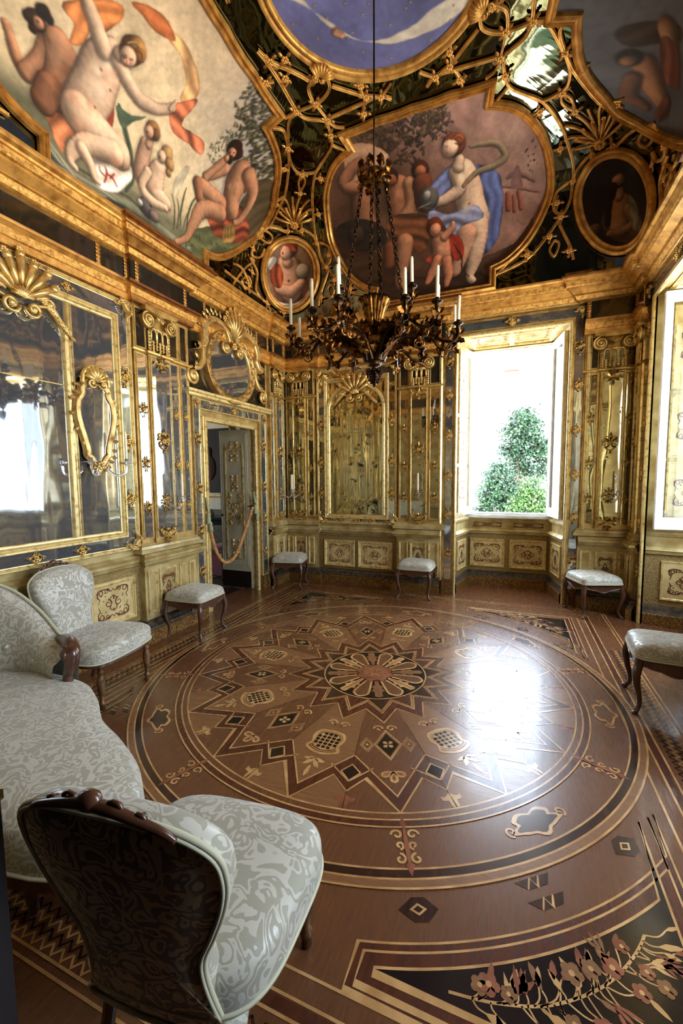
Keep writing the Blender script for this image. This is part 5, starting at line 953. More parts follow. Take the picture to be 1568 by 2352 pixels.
P_BACK=[('P',[(0.214,1.966),(0.671,1.933),(1.017,1.677),(1.257,1.401),(1.292,0.931),(1.052,0.657),(0.812,1.086),(0.438,1.693)],(0.6,0.45,0.4),0.15),('G',(0.739,1.736,0.129),(0.76,0.6,0.54),0.6),('G',(0.94,1.56,0.151),(0.74,0.6,0.52),0.6),('G',(1.097,1.289,0.122),(0.78,0.64,0.56),0.6),('G',(0.574,1.759,0.105),(0.5,0.36,0.33),0.6),('G',(0.822,1.817,0.1),(0.48,0.34,0.32),0.6),('G',(1.127,1.489,0.089),(0.5,0.36,0.33),0.6),('F',[(-0.337,1.917,0.23),(0.025,1.908,0.224),(0.164,1.936,0.149),(-0.149,1.742,0.235),(-0.476,1.777,0.191),(0.231,1.799,0.135),(-0.218,2.019,0.178)],(0.29,0.21,0.14),420),('F',[(0.206,1.921,0.132),(0.093,1.907,0.134)],(0.38,0.31,0.2),90),('F',[(1.091,1.399,0.064),(1.129,1.246,0.057)],(0.1,0.06,0.04),20),('P',[(-1.231,1.154),(-0.516,0.517),(0.047,0.262),(0.674,0.252),(1.013,0.336),(0.576,0.118),(-0.765,0.128),(-1.186,0.704)],(0.22,0.14,0.1),0.3),('P',[(0.572,0.369),(0.962,0.488),(1.165,0.727),(1.059,0.375),(0.726,0.142)],(0.34,0.24,0.19),0.3),('G',(0.952,0.895,0.15),(0.66,0.46,0.4),0.6),('G',(1.095,0.739,0.121),(0.5,0.36,0.3),0.6),('G',(0.88,1.076,0.098),(0.7,0.52,0.45),0.5),('L',[(0.812,1.044,0.025),(0.812,0.895,0.025)],(0.66,0.36,0.26)),('L',[(0.881,1.012,0.025),(0.888,0.861,0.025)],(0.6,0.32,0.24)),('L',[(0.995,1.018,0.025),(1.023,0.84,0.02)],(0.62,0.36,0.28)),('L',[(0.941,0.983,0.02),(0.954,0.829,0.02)],(0.6,0.34,0.26)),('S',[(0.88,1.167),(0.946,1.199),(1.058,1.168),(1.172,1.099)],(0.52,0.37,0.33),0.048),('S',[(0.812,1.107),(0.994,1.06),(1.2,0.989)],(0.56,0.4,0.35),0.039),('P',[(0.937,1.233),(0.989,1.286),(1.013,1.182),(1.04,1.054),(0.912,1.071)],(0.48,0.34,0.31),0.1),('P',[(-0.808,1.784),(-0.633,1.858),(-0.462,1.816),(-0.339,1.659),(-0.555,1.534),(-0.886,1.532)],(0.7,0.54,0.42),0.2),('L',[(-0.762,1.406,0.126),(-0.804,1.176,0.154),(-0.812,1.028,0.157)],(0.62,0.42,0.31)),('L',[(-0.826,1.471,0.068),(-0.937,1.543,0.062),(-0.776,1.652,0.055),(-0.626,1.703,0.044)],(0.62,0.42,0.31)),('B',(-0.622,1.574,0.091),(0.3,0.18,0.12)),('P',[(-1.2,1.145),(-0.846,1.138),(-0.584,0.971),(-0.583,0.779),(-0.861,0.738),(-1.16,0.918)],(0.16,0.13,0.12),0.3),('B',(-0.953,0.966,0.114),(0.26,0.2,0.17)),('B',(-0.817,0.521,0.082),(0.2,0.14,0.1)),('P',[(-1.186,0.704),(-0.683,0.676),(-0.64,0.382),(-0.945,0.437)],(0.26,0.18,0.12),0.2),('L',[(-0.33,1.336,0.144),(-0.325,1.149,0.169),(-0.303,0.959,0.163)],(0.68,0.45,0.32)),('L',[(-0.182,1.345,0.076),(-0.196,1.12,0.074),(-0.357,0.97,0.065),(-0.514,0.861,0.05)],(0.74,0.52,0.38)),('P',[(-0.511,1.05),(-0.08,1.004),(0.01,0.851),(-0.086,0.589),(-0.276,0.672),(-0.497,0.762)],(0.4,0.24,0.14),0.7),('L',[(-0.329,0.73,0.111),(-0.369,0.542,0.096),(-0.416,0.29,0.063),(-0.376,0.229,0.046)],(0.72,0.5,0.38)),('L',[(-0.531,0.72,0.079),(-0.556,0.525,0.069)],(0.5,0.3,0.2)),('B',(-0.398,1.469,0.101),(0.14,0.08,0.06)),('B',(-0.381,1.432,0.066),(0.55,0.32,0.2)),('B',(-0.037,1.453,0.099),(0.25,0.13,0.08)),('B',(-0.04,1.436,0.064),(0.64,0.38,0.26)),('L',[(-0.036,1.31,0.111),(-0.037,1.13,0.114)],(0.45,0.25,0.17)),('P',[(0.522,1.348),(0.768,1.258),(0.835,1.04),(0.792,0.612),(0.622,0.433),(0.546,0.746),(0.625,1.032)],(0.34,0.38,0.58),0.7),('P',[(0.168,1.348),(0.294,1.403),(0.324,1.224),(0.078,1.016),(-0.072,1.07),(0.031,1.249)],(0.42,0.45,0.62),0.6),('L',[(0.413,1.31,0.136),(0.449,1.153,0.16),(0.478,0.976,0.153),(0.498,0.821,0.187)],(0.94,0.8,0.68)),('L',[(0.512,0.753,0.157),(0.53,0.568,0.121),(0.511,0.381,0.085),(0.462,0.214,0.048),(0.499,0.157,0.043)],(0.94,0.8,0.68)),('L',[(0.42,0.681,0.127),(0.356,0.458,0.091),(0.289,0.296,0.065)],(0.86,0.66,0.54)),('P',[(0.028,1.026),(0.226,0.941),(0.527,0.966),(0.621,0.82),(0.371,0.78),(0.264,0.618),(0.167,0.82),(-0.01,0.922)],(0.55,0.56,0.68),0.7),('L',[(0.334,1.329,0.073),(0.368,1.17,0.07),(0.214,1.097,0.056),(0.086,1.081,0.041)],(0.94,0.8,0.68)),('L',[(0.391,1.442,0.052),(0.372,1.383,0.068)],(0.94,0.8,0.68)),('B',(0.348,1.6,0.116),(0.5,0.25,0.12)),('B',(0.397,1.635,0.06),(0.55,0.28,0.13)),('B',(0.309,1.577,0.084),(0.94,0.8,0.68)),('B',(0.279,1.59,0.005),(0.25,0.1,0.08)),('S',[(0.259,1.612),(0.303,1.604)],(0.5,0.3,0.2),0.007),('S',[(0.25,1.581),(0.262,1.565)],(0.8,0.58,0.46),0.009),('B',(0.264,1.543,0.008),(0.74,0.34,0.28)),('G',(0.297,1.551,0.024),(0.92,0.55,0.45),0.35),('S',[(0.512,1.535),(0.73,1.522),(0.857,1.403),(0.769,1.319),(0.564,1.276),(0.392,1.165)],(0.6,0.52,0.4),0.07),('B',(0.016,1.141,0.114),(0.4,0.38,0.36)),('B',(-0.005,1.177,0.046),(0.72,0.7,0.66)),('S',[(-0.097,1.076),(0.078,1.016)],(0.3,0.28,0.27),0.032),('P',[(0.189,0.748),(0.368,0.645),(0.392,0.451),(0.288,0.422),(0.211,0.581)],(0.58,0.2,0.14),0.6),('P',[(-0.089,0.491),(0.05,0.564),(0.074,0.411)],(0.6,0.26,0.2),0.4),('L',[(0.118,0.67,0.103),(0.13,0.524,0.109)],(0.9,0.62,0.48)),('L',[(0.162,0.708,0.048),(0.258,0.78,0.042),(0.27,0.822,0.032)],(0.9,0.62,0.48)),('L',[(0.075,0.461,0.066),(0.003,0.322,0.055),(-0.052,0.227,0.033)],(0.88,0.58,0.44)),('L',[(0.182,0.441,0.065),(0.209,0.285,0.055),(0.183,0.16,0.033)],(0.88,0.58,0.44)),('B',(0.052,0.842,0.096),(0.45,0.2,0.1)),('B',(0.061,0.805,0.07),(0.9,0.62,0.48)),('S',[(0.264,0.618),(0.367,0.456),(0.378,0.306),(0.472,0.187)],(0.2,0.12,0.08),0.016),('G',(0.409,1.268,0.044),(1,0.92,0.82),0.5),('G',(0.501,1.235,0.039),(0.82,0.58,0.46),0.45),('G',(0.45,1.174,0.04),(0.8,0.56,0.44),0.5),('G',(0.478,0.976,0.046),(0.84,0.6,0.48),0.5),('G',(0.427,0.943,0.062),(1,0.92,0.82),0.4),('G',(0.52,0.57,0.048),(1,0.9,0.8),0.4),('G',(0.571,0.418,0.037),(0.75,0.5,0.4),0.5),('B',(0.469,0.986,0.009),(0.6,0.35,0.28)),('G',(-0.324,1.288,0.052),(0.85,0.58,0.42),0.45),('G',(-0.291,1.187,0.042),(0.4,0.22,0.14),0.5),('G',(-0.403,1.167,0.053),(0.42,0.24,0.15),0.5),('G',(-0.75,1.355,0.053),(0.75,0.48,0.36),0.5),('G',(0.121,0.598,0.038),(1,0.75,0.62),0.5),('G',(0.145,0.497,0.033),(0.75,0.42,0.32),0.5),('S',[(0.327,1.655),(0.401,1.673),(0.449,1.62)],(0.68,0.38,0.19),0.018),('S',[(0.363,1.616),(0.436,1.575)],(0.36,0.17,0.08),0.014),('S',[(-0.125,1.068),(-0.043,1.086),(0.062,1.099)],(0.6,0.58,0.54),0.016)]
P_RIGHT=[('P',[(-0.995,1.494),(-0.902,1.297),(-0.81,1.048),(-0.919,1.01),(-1.127,1.328),(-1.12,1.451)],(0.2,0.15,0.12),0.4),('L',[(-1.27,1.276,0.094),(-1.436,1.173,0.112),(-1.556,1.025,0.099)],(0.52,0.36,0.25)),('L',[(-1.405,1.33,0.052),(-1.59,1.305,0.047),(-1.666,1.179,0.039)],(0.4,0.25,0.16)),('B',(-1.231,1.387,0.072),(0.12,0.07,0.05)),('B',(-1.258,1.391,0.047),(0.5,0.34,0.24)),('L',[(-0.905,1.148,0.097),(-1.071,1.064,0.101)],(0.55,0.4,0.29)),('P',[(-1.009,1.211),(-0.974,1.036),(-1.219,0.867),(-1.347,1.103)],(0.36,0.2,0.16),0.5),('L',[(-1.473,0.987,0.06),(-1.665,1.039,0.055)],(0.34,0.2,0.14))]
P_MEDL=[('P',[(-0.15,0.543),(-0.015,0.807),(0.289,0.814),(0.422,0.513),(0.347,0.286),(-0.021,0.223)],(0.4,0.25,0.17),0.4),('L',[(0.11,0.767,0.149),(0.141,0.596,0.187),(0.157,0.419,0.163)],(0.88,0.66,0.52)),('L',[(-0.017,0.433,0.081),(0.169,0.407,0.075),(0.32,0.527,0.056)],(0.88,0.66,0.52)),('L',[(0.096,0.864,0.062),(0.11,0.795,0.081)],(0.88,0.66,0.52)),('B',(0.156,0.955,0.092),(0.45,0.25,0.12)),('P',[(0.013,0.954),(0.072,1.012),(0.178,1),(0.24,0.94),(0.107,0.954)],(0.62,0.22,0.12),0.3),('B',(0.077,0.91,0.086),(0.88,0.66,0.52)),('B',(0.033,0.915,0.012),(0.3,0.1,0.08)),('P',[(-0.17,0.679),(-0.015,0.752),(0.049,0.59),(-0.017,0.433),(-0.165,0.48)],(0.55,0.24,0.13),0.9),('P',[(-0.257,0.726),(-0.116,0.834),(-0.067,0.795),(-0.184,0.634)],(0.8,0.78,0.74),0.5),('B',(0.332,0.67,0.099),(0.66,0.58,0.48)),('P',[(-0.209,0.435),(-0.12,0.289),(0.136,0.238),(0.348,0.315),(0.441,0.51),(0.376,0.222),(0.103,0.146),(-0.157,0.189)],(0.76,0.72,0.68),0.6),('B',(0.128,0.549,0.019),(0.6,0.3,0.22))]
P_MEDR=[('P',[(-0.336,0.478),(-0.264,0.674),(-0.067,0.625),(0.085,0.365),(0.158,0.133),(-0.177,0.24)],(0.27,0.2,0.13),0.5),('L',[(-0.157,0.628,0.093),(-0.146,0.492,0.116),(-0.162,0.367,0.103)],(0.58,0.4,0.27)),('L',[(-0.066,0.538,0.064),(-0.006,0.376,0.054),(-0.141,0.336,0.047),(-0.258,0.36,0.038)],(0.52,0.36,0.24)),('L',[(-0.168,0.761,0.037),(-0.169,0.698,0.046)],(0.58,0.4,0.27)),('B',(-0.16,0.879,0.092),(0.09,0.06,0.04)),('B',(-0.174,0.866,0.06),(0.64,0.44,0.3)),('L',[(-0.222,0.827,0.033),(-0.264,0.674,0.028),(-0.276,0.457,0.024)],(0.1,0.06,0.04)),('P',[(-0.089,0.679),(0.026,0.528),(0.093,0.234),(-0.037,0.35)],(0.46,0.41,0.32),0.6),('B',(-0.392,0.45,0.058),(0.4,0.27,0.18))]
P_OVAL=[('P',[(-0.839,-0.161),(-0.599,0.018),(-0.523,0.229),(-0.368,0.437),(-0.039,0.633),(0.293,0.653),(0.543,0.609),(0.686,0.474),(0.357,0.479),(0.114,0.56),(-0.258,0.51),(-0.556,0.133)],(0.8,0.76,0.7),0.15),('L',[(-0.447,0.356,0.033),(-0.414,0.394,0.026),(-0.414,0.394,0.022)],(0.85,0.62,0.5))]
LATT=[(9,[(2.964,0.959),(2.843,0.958),(2.671,0.951),(2.497,0.937)]),(9,[(2.964,0.959),(2.846,0.961),(2.701,0.966),(2.583,0.968),(2.502,0.968)]),(7,[(2.491,0.935),(2.509,0.922),(2.471,0.904),(2.408,0.877),(2.353,0.865),(2.319,0.864)]),(7,[(2.491,0.935),(2.402,0.933),(2.306,0.936),(2.247,0.935),(2.196,0.921),(2.174,0.907),(2.211,0.886),(2.243,0.869),(2.319,0.864)]),(8,[(2.46,0.973),(2.471,0.962),(2.414,0.954),(2.37,0.951),(2.312,0.961),(2.3,0.97),(2.357,0.976)]),(6,[(2.37,0.951),(2.414,0.945),(2.491,0.935)]),(6,[(2.37,0.951),(2.275,0.942),(2.243,0.938)]),(8,[(2.281,0.971),(2.136,0.97),(1.972,0.967),(1.817,0.965)]),(8,[(2.231,0.941),(2.074,0.954),(1.894,0.964),(1.798,0.965),(1.726,0.961)]),(6,[(2.241,0.937),(2.169,0.932),(2.104,0.932)]),(6,[(2.176,0.909),(2.083,0.901)]),(8,[(2.584,0.903),(2.513,0.908),(2.447,0.891),(2.406,0.87),(2.384,0.84),(2.378,0.818)]),(6,[(2.452,0.859),(2.398,0.864)]),(8,[(2.211,0.886),(2.24,0.866),(2.234,0.826),(2.213,0.77),(2.196,0.693),(2.186,0.644)]),(6,[(2.224,0.861),(2.176,0.852)]),(8,[(2.378,0.818),(2.398,0.769),(2.423,0.716),(2.484,0.661)]),(7,[(2.433,0.79),(2.378,0.818)]),(7,[(2.484,0.661),(2.462,0.629),(2.42,0.633),(2.4,0.679),(2.442,0.688),(2.482,0.638),(2.505,0.545),(2.516,0.451),(2.465,0.485),(2.442,0.574)]),(8,[(2.423,0.716),(2.374,0.724),(2.325,0.716)]),(8,[(2.263,0.732),(2.211,0.697),(2.186,0.644),(2.171,0.536),(2.145,0.457),(2.12,0.498),(2.131,0.597),(2.171,0.639)]),(8,[(2.13,0.416),(2.15,0.314),(2.171,0.208),(2.181,0.115)]),(8,[(2.145,0.457),(2.13,0.416),(2.088,0.31),(2.022,0.188),(1.907,0.117)]),(6,[(2.119,0.285),(2.104,0.223),(2.12,0.172),(2.135,0.253),(2.119,0.285)]),(7,[(2.529,0.42),(2.484,0.343),(2.493,0.19),(2.468,0.138)]),(7,[(2.64,0.095),(2.556,0.308),(2.503,0.413),(2.529,0.42)]),(7,[(2.638,0.264),(2.583,0.282),(2.544,0.215),(2.533,0.118)]),(7,[(2.693,0.165),(2.559,0.149),(2.468,0.138),(2.421,0.109)]),(6,[(2.585,0.177),(2.544,0.25),(2.525,0.206),(2.559,0.131),(2.585,0.177)]),(7,[(2.322,0.724),(2.333,0.754),(2.307,0.775),(2.268,0.755),(2.267,0.728)]),(6,[(2.303,0.762),(2.378,0.788),(2.411,0.795),(2.419,0.787)]),(6,[(2.303,0.762),(2.351,0.802),(2.38,0.813)]),(6,[(2.303,0.762),(2.327,0.806),(2.339,0.822)]),(6,[(2.303,0.762),(2.303,0.808),(2.295,0.824)]),(6,[(2.303,0.762),(2.269,0.803),(2.242,0.817)]),(6,[(2.303,0.762),(2.243,0.789),(2.211,0.789)]),(6,[(2.319,0.864),(2.324,0.849),(2.302,0.83)]),(6,[(2.319,0.864),(2.289,0.851),(2.302,0.83)]),(6,[(2.502,0.968),(2.46,0.973)]),(6,[(2.541,0.922),(2.491,0.935)]),(6,[(2.734,0.949),(2.799,0.938)]),(6,[(1.817,0.965),(1.708,0.975)]),(5,[(2.048,0.978),(2.007,0.973),(1.972,0.967)]),(5,[(1.987,0.944),(1.974,0.953),(1.969,0.961)]),(6,[(2.9,0.962),(2.779,0.961),(2.743,0.973)]),(5,[(2.694,0.954),(2.645,0.958),(2.646,0.952)]),(6,[(2.055,0.207),(2,0.262),(1.954,0.194),(1.895,0.195)]),(6,[(1.954,0.194),(1.895,0.105)])]
KNOTS=[(2.491,0.935),(2.243,0.938),(2.37,0.951),(2.447,0.972),(2.447,0.891),(2.428,0.862),(2.206,0.858),(2.318,0.862),(2.302,0.83),(2.302,0.755),(2.327,0.724),(2.262,0.724),(2.464,0.652),(2.186,0.644),(2.14,0.438),(2.187,0.773),(2.415,0.791),(2.103,0.316),(2.517,0.312),(2.538,0.185),(2.432,0.12),(2.341,0.078),(2.01,0.975),(1.963,0.949),(1.952,0.966),(1.817,0.965),(2.196,0.921),(2.779,0.942),(2.679,0.959),(2.765,0.971),(2.846,0.961),(2.511,0.506),(2.441,0.508),(2.13,0.535),(2.166,0.187),(2.022,0.215)]
PAL=(2.301, 0.752)
SHE=(2.431, 0.976)
MOUT_L=[(2.186,0.403),(2.187,0.447),(2.191,0.49),(2.198,0.532),(2.207,0.571),(2.218,0.604),(2.23,0.631),(2.245,0.653),(2.261,0.669),(2.278,0.681),(2.296,0.687),(2.314,0.689),(2.332,0.685),(2.35,0.677),(2.367,0.664),(2.383,0.644),(2.399,0.618),(2.413,0.585),(2.425,0.544),(2.435,0.499),(2.442,0.452),(2.447,0.405),(2.449,0.36),(2.448,0.317),(2.443,0.277),(2.436,0.241),(2.426,0.209),(2.414,0.181),(2.399,0.158),(2.383,0.139),(2.366,0.124),(2.349,0.113),(2.331,0.107),(2.313,0.105),(2.295,0.108),(2.277,0.117),(2.261,0.131),(2.245,0.15),(2.231,0.174),(2.218,0.204),(2.207,0.238),(2.198,0.275),(2.191,0.316),(2.187,0.359)]
MOUT_R=[(0.695,0.273),(0.699,0.321),(0.706,0.374),(0.716,0.429),(0.728,0.484),(0.741,0.537),(0.754,0.584),(0.766,0.62),(0.777,0.649),(0.789,0.67),(0.802,0.687),(0.815,0.699),(0.83,0.706),(0.845,0.71),(0.861,0.709),(0.877,0.704),(0.893,0.695),(0.907,0.681),(0.92,0.661),(0.931,0.636),(0.939,0.605),(0.945,0.567),(0.948,0.524),(0.947,0.477),(0.944,0.429),(0.939,0.38),(0.931,0.332),(0.921,0.287),(0.909,0.245),(0.896,0.207),(0.882,0.175),(0.867,0.148),(0.851,0.126),(0.835,0.11),(0.818,0.1),(0.802,0.095),(0.785,0.095),(0.768,0.1),(0.751,0.109),(0.735,0.122),(0.721,0.14),(0.709,0.164),(0.7,0.194),(0.696,0.23)]
# ---------------- coved ceiling: mirror glass vault with painted canvases and gilt fretwork
A0,B0,C0,H0,Z0=2.28,2.42,2.32,1.515,3.85
def V(psi,t):
    psi,t=np.broadcast_arrays(np.asarray(psi,float),np.asarray(t,float))
    w=np.clip((t-.55)/.42,0,1); w=w*w*(3-2*w); n=10*(1-w)+2*w
    m=3+2*np.abs(np.sin(2*psi))**6*(1-w); k=np.clip(1-t**m,0,1)**(1/m); c,s=np.cos(psi),np.sin(psi)
    nr=(np.abs(c)**n+np.abs(s)**n)**(1/n)
    return np.stack([(A0+(C0-A0)*w)*k*c/nr,(B0+(C0-B0)*w)*k*s/nr,Z0+H0*t],-1)
def VN(psi,t):
    e=1e-3; du=V(psi+e,t)-V(psi-e,t); dv=V(psi,np.minimum(t+e,.999))-V(psi,np.maximum(t-e,0)); n=np.cross(du,dv); n/=np.maximum(np.linalg.norm(n,axis=-1),1e-12)[...,None]
    P=V(psi,t); s=np.sign(np.sum(n*(np.array([0,0,3.2])-P),-1)); return n*s[...,None]
TT=np.linspace(0,.9990,3000)
def arcl(axis): P=V(np.full_like(TT,PI/2 if axis=='b' else 0.),TT); return np.r_[0,np.cumsum(np.linalg.norm(np.diff(P,axis=0),axis=1))]
ARC={'b':arcl('b'),'a':arcl('a')}
def psi_of(face,u,t):
    """plan angle on the given face whose lateral coordinate is u"""
    u=np.asarray(u,float); t=np.broadcast_to(t,u.shape)
    if face=='b': lo,hi,f=np.full(u.shape,PI*.98),np.full(u.shape,PI*.02),lambda p:V(p,t)[...,0]
    elif face=='l': lo,hi,f=np.full(u.shape,PI*1.48),np.full(u.shape,PI*.52),lambda p:V(p,t)[...,1]
    else: lo,hi,f=np.full(u.shape,PI*.48),np.full(u.shape,-PI*.48),lambda p:-V(p,t)[...,1]
    for _ in range(40):
        mid=(lo+hi)/2; g=f(mid)<u; lo=np.where(g,mid,lo); hi=np.where(g,hi,mid)
    return (lo+hi)/2
vb=MB()
ps=np.unique(np.round(np.r_[np.linspace(0,2*PI,73)[:-1],[c+d for c in (.79,2.35,-2.35+2*PI,-.79+2*PI) for d in np.linspace(-.3,.3,25)]],5)); tt=np.r_[np.linspace(0,.6,6),.7,.78,.84,.88,.915,.945,.968,.984]
G=V(ps[:,None],tt[None,:]); vb.grid(G,0,False,closeu=True)
top=V(ps,np.full(len(ps),.984)); vb.add(top,[tuple(range(len(ps)))],0,False)
# flat ledge between cornice and vault foot
o1=[(XW,YW),(-XW,YW),(-XW,-YW),(XW,-YW)]
base=V(ps,np.zeros(len(ps))); outp=base*1.0
for i in range(len(ps)):
    d=base[i]; m_=max(abs(d[0])/XW,abs(d[1])/YW); outp[i]=(d[0]/m_,d[1]/m_,3.85)
vb.grid(np.stack([base,outp],1),0,False,closeu=True)
struct(vb.build('ceiling','mirror_vault'))
b=MB(); b.bb(-XW-T,XW+T,-YW-T,YW+T,5.45,5.6); b.bb(-XW-T,-XW-.02,-YW-T,YW+T,4.15,5.5); b.bb(XW+.02,XW+T,-YW-T,YW+T,4.15,5.5); b.bb(-XW-T,XW+T,YW+.02,YW+T,4.15,5.5); b.bb(-XW-T,XW+T,-YW-T,-YW-.02,4.15,5.5); struct(b.build('roof','ante_wall'))
# ---------------- brushwork
def pnoise(h,w,sc,seed,oct_=3):
    r=np.random.default_rng(seed); out=np.zeros((h,w)); amp=1.
    for o in range(oct_):
        gh,gw=max(2,int(h/sc)+2),max(2,int(w/sc)+2); g=r.random((gh,gw)); yi=np.linspace(0,gh-1.001,h); xi=np.linspace(0,gw-1.001,w)
        y0=yi.astype(int); x0=xi.astype(int); fy=(yi-y0)[:,None]; fx=(xi-x0)[None]; fy=fy*fy*(3-2*fy); fx=fx*fx*(3-2*fx)
        out+=amp*((g[y0][:,x0]*(1-fx)+g[y0][:,x0+1]*fx)*(1-fy)+(g[y0+1][:,x0]*(1-fx)+g[y0+1][:,x0+1]*fx)*fy); amp*=.5; sc/=2.1
    return out/ (2-2*.5**oct_)
class Canvas:
    def __init__(s,u0,u1,s0,s1,res,light=(.5,.75)):
        s.w=int((u1-u0)/res)+1; s.h=int((s1-s0)/res)+1; s.U=np.linspace(u0,u1,s.w); s.S=np.linspace(s0,s1,s.h); s.res=res
        s.c=np.zeros((s.h,s.w,3)); s.L=np.array([light[0],light[1],.62]); s.L/=np.linalg.norm(s.L); s.gx,s.gy=np.meshgrid(s.U,s.S)
    def bx(s,u0,u1,v0,v1):
        i0=max(0,np.searchsorted(s.U,u0)-1); i1=min(s.w,np.searchsorted(s.U,u1)+1); j0=max(0,np.searchsorted(s.S,v0)-1); j1=min(s.h,np.searchsorted(s.S,v1)+1)
        return (slice(j0,j1),slice(i0,i1)) if i1>i0 and j1>j0 else None
    def put(s,b,col,al): s.c[b]=s.c[b]*(1-al[...,None])+np.asarray(col)*al[...,None]
    def limb(s,pts,col):
        P=np.asarray(pts,float)
        if len(P)>2: q=cat_rom(P,4); P=q
        m=P[:,2].max()*1.6; b=s.bx(P[:,0].min()-m,P[:,0].max()+m,P[:,1].min()-m,P[:,1].max()+m)
        if b is None: return
        X,Y=s.gx[b],s.gy[b]; best=np.full(X.shape,9.); nx=np.zeros_like(X); ny=np.zeros_like(X)
        for i in range(max(1,len(P)-1)):
            a=P[i]; d=P[min(i+1,len(P)-1)]; ab=d[:2]-a[:2]; L2=max(ab@ab,1e-9); t=np.clip(((X-a[0])*ab[0]+(Y-a[1])*ab[1])/L2,0,1); r=a[2]+(d[2]-a[2])*t
            dx=(X-a[0]-t*ab[0])/r; dy=(Y-a[1]-t*ab[1])/r; q=np.hypot(dx,dy); u=q<best; best=np.where(u,q,best); nx=np.where(u,dx,nx); ny=np.where(u,dy,ny)
        nz=np.sqrt(np.clip(1-np.minimum(best,1)**2,0,1)); sh=np.clip(nx*s.L[0]+ny*s.L[1]+nz*s.L[2],0,1)
        rm=P[:,2].mean()
        if rm>.02: s.c[b]*=(1-.20*np.clip(1-(best-1)/.45,0,1)*(best>1)*np.clip(.9-(nx*s.L[0]+ny*s.L[1])/np.maximum(best,.01),.2,1.2))[...,None]
        al=np.clip((1.03-best)*rm/s.res/1.6+.5,0,1); k=(.50+.64*sh)[...,None]
        c=np.asarray(col)*k; c=c*(1-.30*(1-nz[...,None])*np.array([.05,.28,.36])); edge=np.clip((best-.85)/.2,0,1)*.35
        c=c*(1-edge[...,None]*(1-sh[...,None]))
        s.c[b]=s.c[b]*(1-al[...,None])+np.clip(c,0,1)*al[...,None]
    def poly(s,pts,col,fold):
        P=cat_rom(pts,4,True); b=s.bx(P[:,0].min(),P[:,0].max(),P[:,1].min(),P[:,1].max())
        if b is None: return
        X,Y=s.gx[b],s.gy[b]; ins=np.zeros(X.shape,bool); dm=np.full(X.shape,9.)
        for i in range(len(P)):
            x1,y1=P[i-1]; x2,y2=P[i]; c=((y1>Y)!=(y2>Y)); 
            if y2!=y1: ins^=c&(X<(x2-x1)*(Y-y1)/(y2-y1)+x1)
            ab=np.array([x2-x1,y2-y1]); L2=max(ab@ab,1e-9); t=np.clip(((X-x1)*ab[0]+(Y-y1)*ab[1])/L2,0,1); dm=np.minimum(dm,np.hypot(X-x1-t*ab[0],Y-y1-t*ab[1]))
        q=P-P.mean(0); ev=np.linalg.svd(q,full_matrices=False)[2]; n=ev[1]; tx=ev[0]
        ph=(X*n[0]+Y*n[1])/.019+np.sin((X*tx[0]+Y*tx[1])/.085)*1.5+np.sin((X*tx[0]-Y*tx[1])/.05)*.5; f=np.sin(ph)*.55+np.sin(ph*.47+1.3)*.45; f=np.where(f>0,f**.8,-np.abs(f)**1.2)
        k=1+fold*.55*f; al=np.where(ins,np.clip(dm/s.res/1.2+.3,0,1),0.); k=k*(1-.3*np.clip(1-dm/.02,0,1)*min(1,fold*2))
        s.c[b]=s.c[b]*(1-al[...,None])+np.clip(np.asarray(col)*k[...,None],0,1)*al[...,None]
    def foliage(s,pts,col,n,seed=3):
        r=np.random.default_rng(seed)
        for _ in range(n):
            p=pts[r.integers(len(pts))]; a=r.uniform(0,2*PI); d=p[2]*r.random()**.5; x,y=p[0]+d*math.cos(a),p[1]+d*math.sin(a); L=p[2]*r.uniform(.14,.3); b_=r.uniform(.2,2.6); k=r.uniform(.55,1.5)
            s.limb([(x,y,L*.28),(x+L*math.cos(b_),y+L*math.sin(b_),L*.12)],tuple(np.clip(np.array(col)*k,0,1)))
    def stroke(s,pts,col,w):
        q=cat_rom(np.asarray(pts,float),5); k=len(q); s.limb(np.c_[q,np.maximum(w/2*(1-.5*np.abs(np.linspace(-1,1,k))**2),s.res*.5)][::2],col)
    def run(s,F):
        for f in F:
            if f[0]=='L': s.limb(f[1],f[2])
            elif f[0]=='B': s.limb([f[1],f[1]],f[2])
            elif f[0]=='P': s.poly(f[1],f[2],f[3])
            elif f[0]=='G':
                u,v,r=f[1]; b=s.bx(u-2*r,u+2*r,v-2*r,v+2*r)
                if b: s.put(b,f[2],f[3]*np.exp(-((s.gx[b]-u)**2+(s.gy[b]-v)**2)/(r*r)*1.6))
            elif f[0]=='F': s.foliage(f[1],f[2],f[3])
            else: s.stroke(f[1],f[2],f[3])
        k=.011/s.res; dx=(pnoise(s.h,s.w,16,41,3)-.5)*2*k; dy=(pnoise(s.h,s.w,16,42,3)-.5)*2*k
        yy=np.clip(np.arange(s.h)[:,None]+dy,0,s.h-1.001); xx=np.clip(np.arange(s.w)[None]+dx,0,s.w-1.001); y0=yy.astype(int); x0=xx.astype(int); fy=(yy-y0)[...,None]; fx=(xx-x0)[...,None]; c=s.c
        s.c=(c[y0,x0]*(1-fx)+c[y0,x0+1]*fx)*(1-fy)+(c[y0+1,x0]*(1-fx)+c[y0+1,x0+1]*fx)*fy
        r=1+.16*(pnoise(s.h,s.w,4,9,2)-.5)+.22*(pnoise(s.h,s.w,26,19,3)-.5); s.c=np.clip(s.c*r[...,None],0,1)
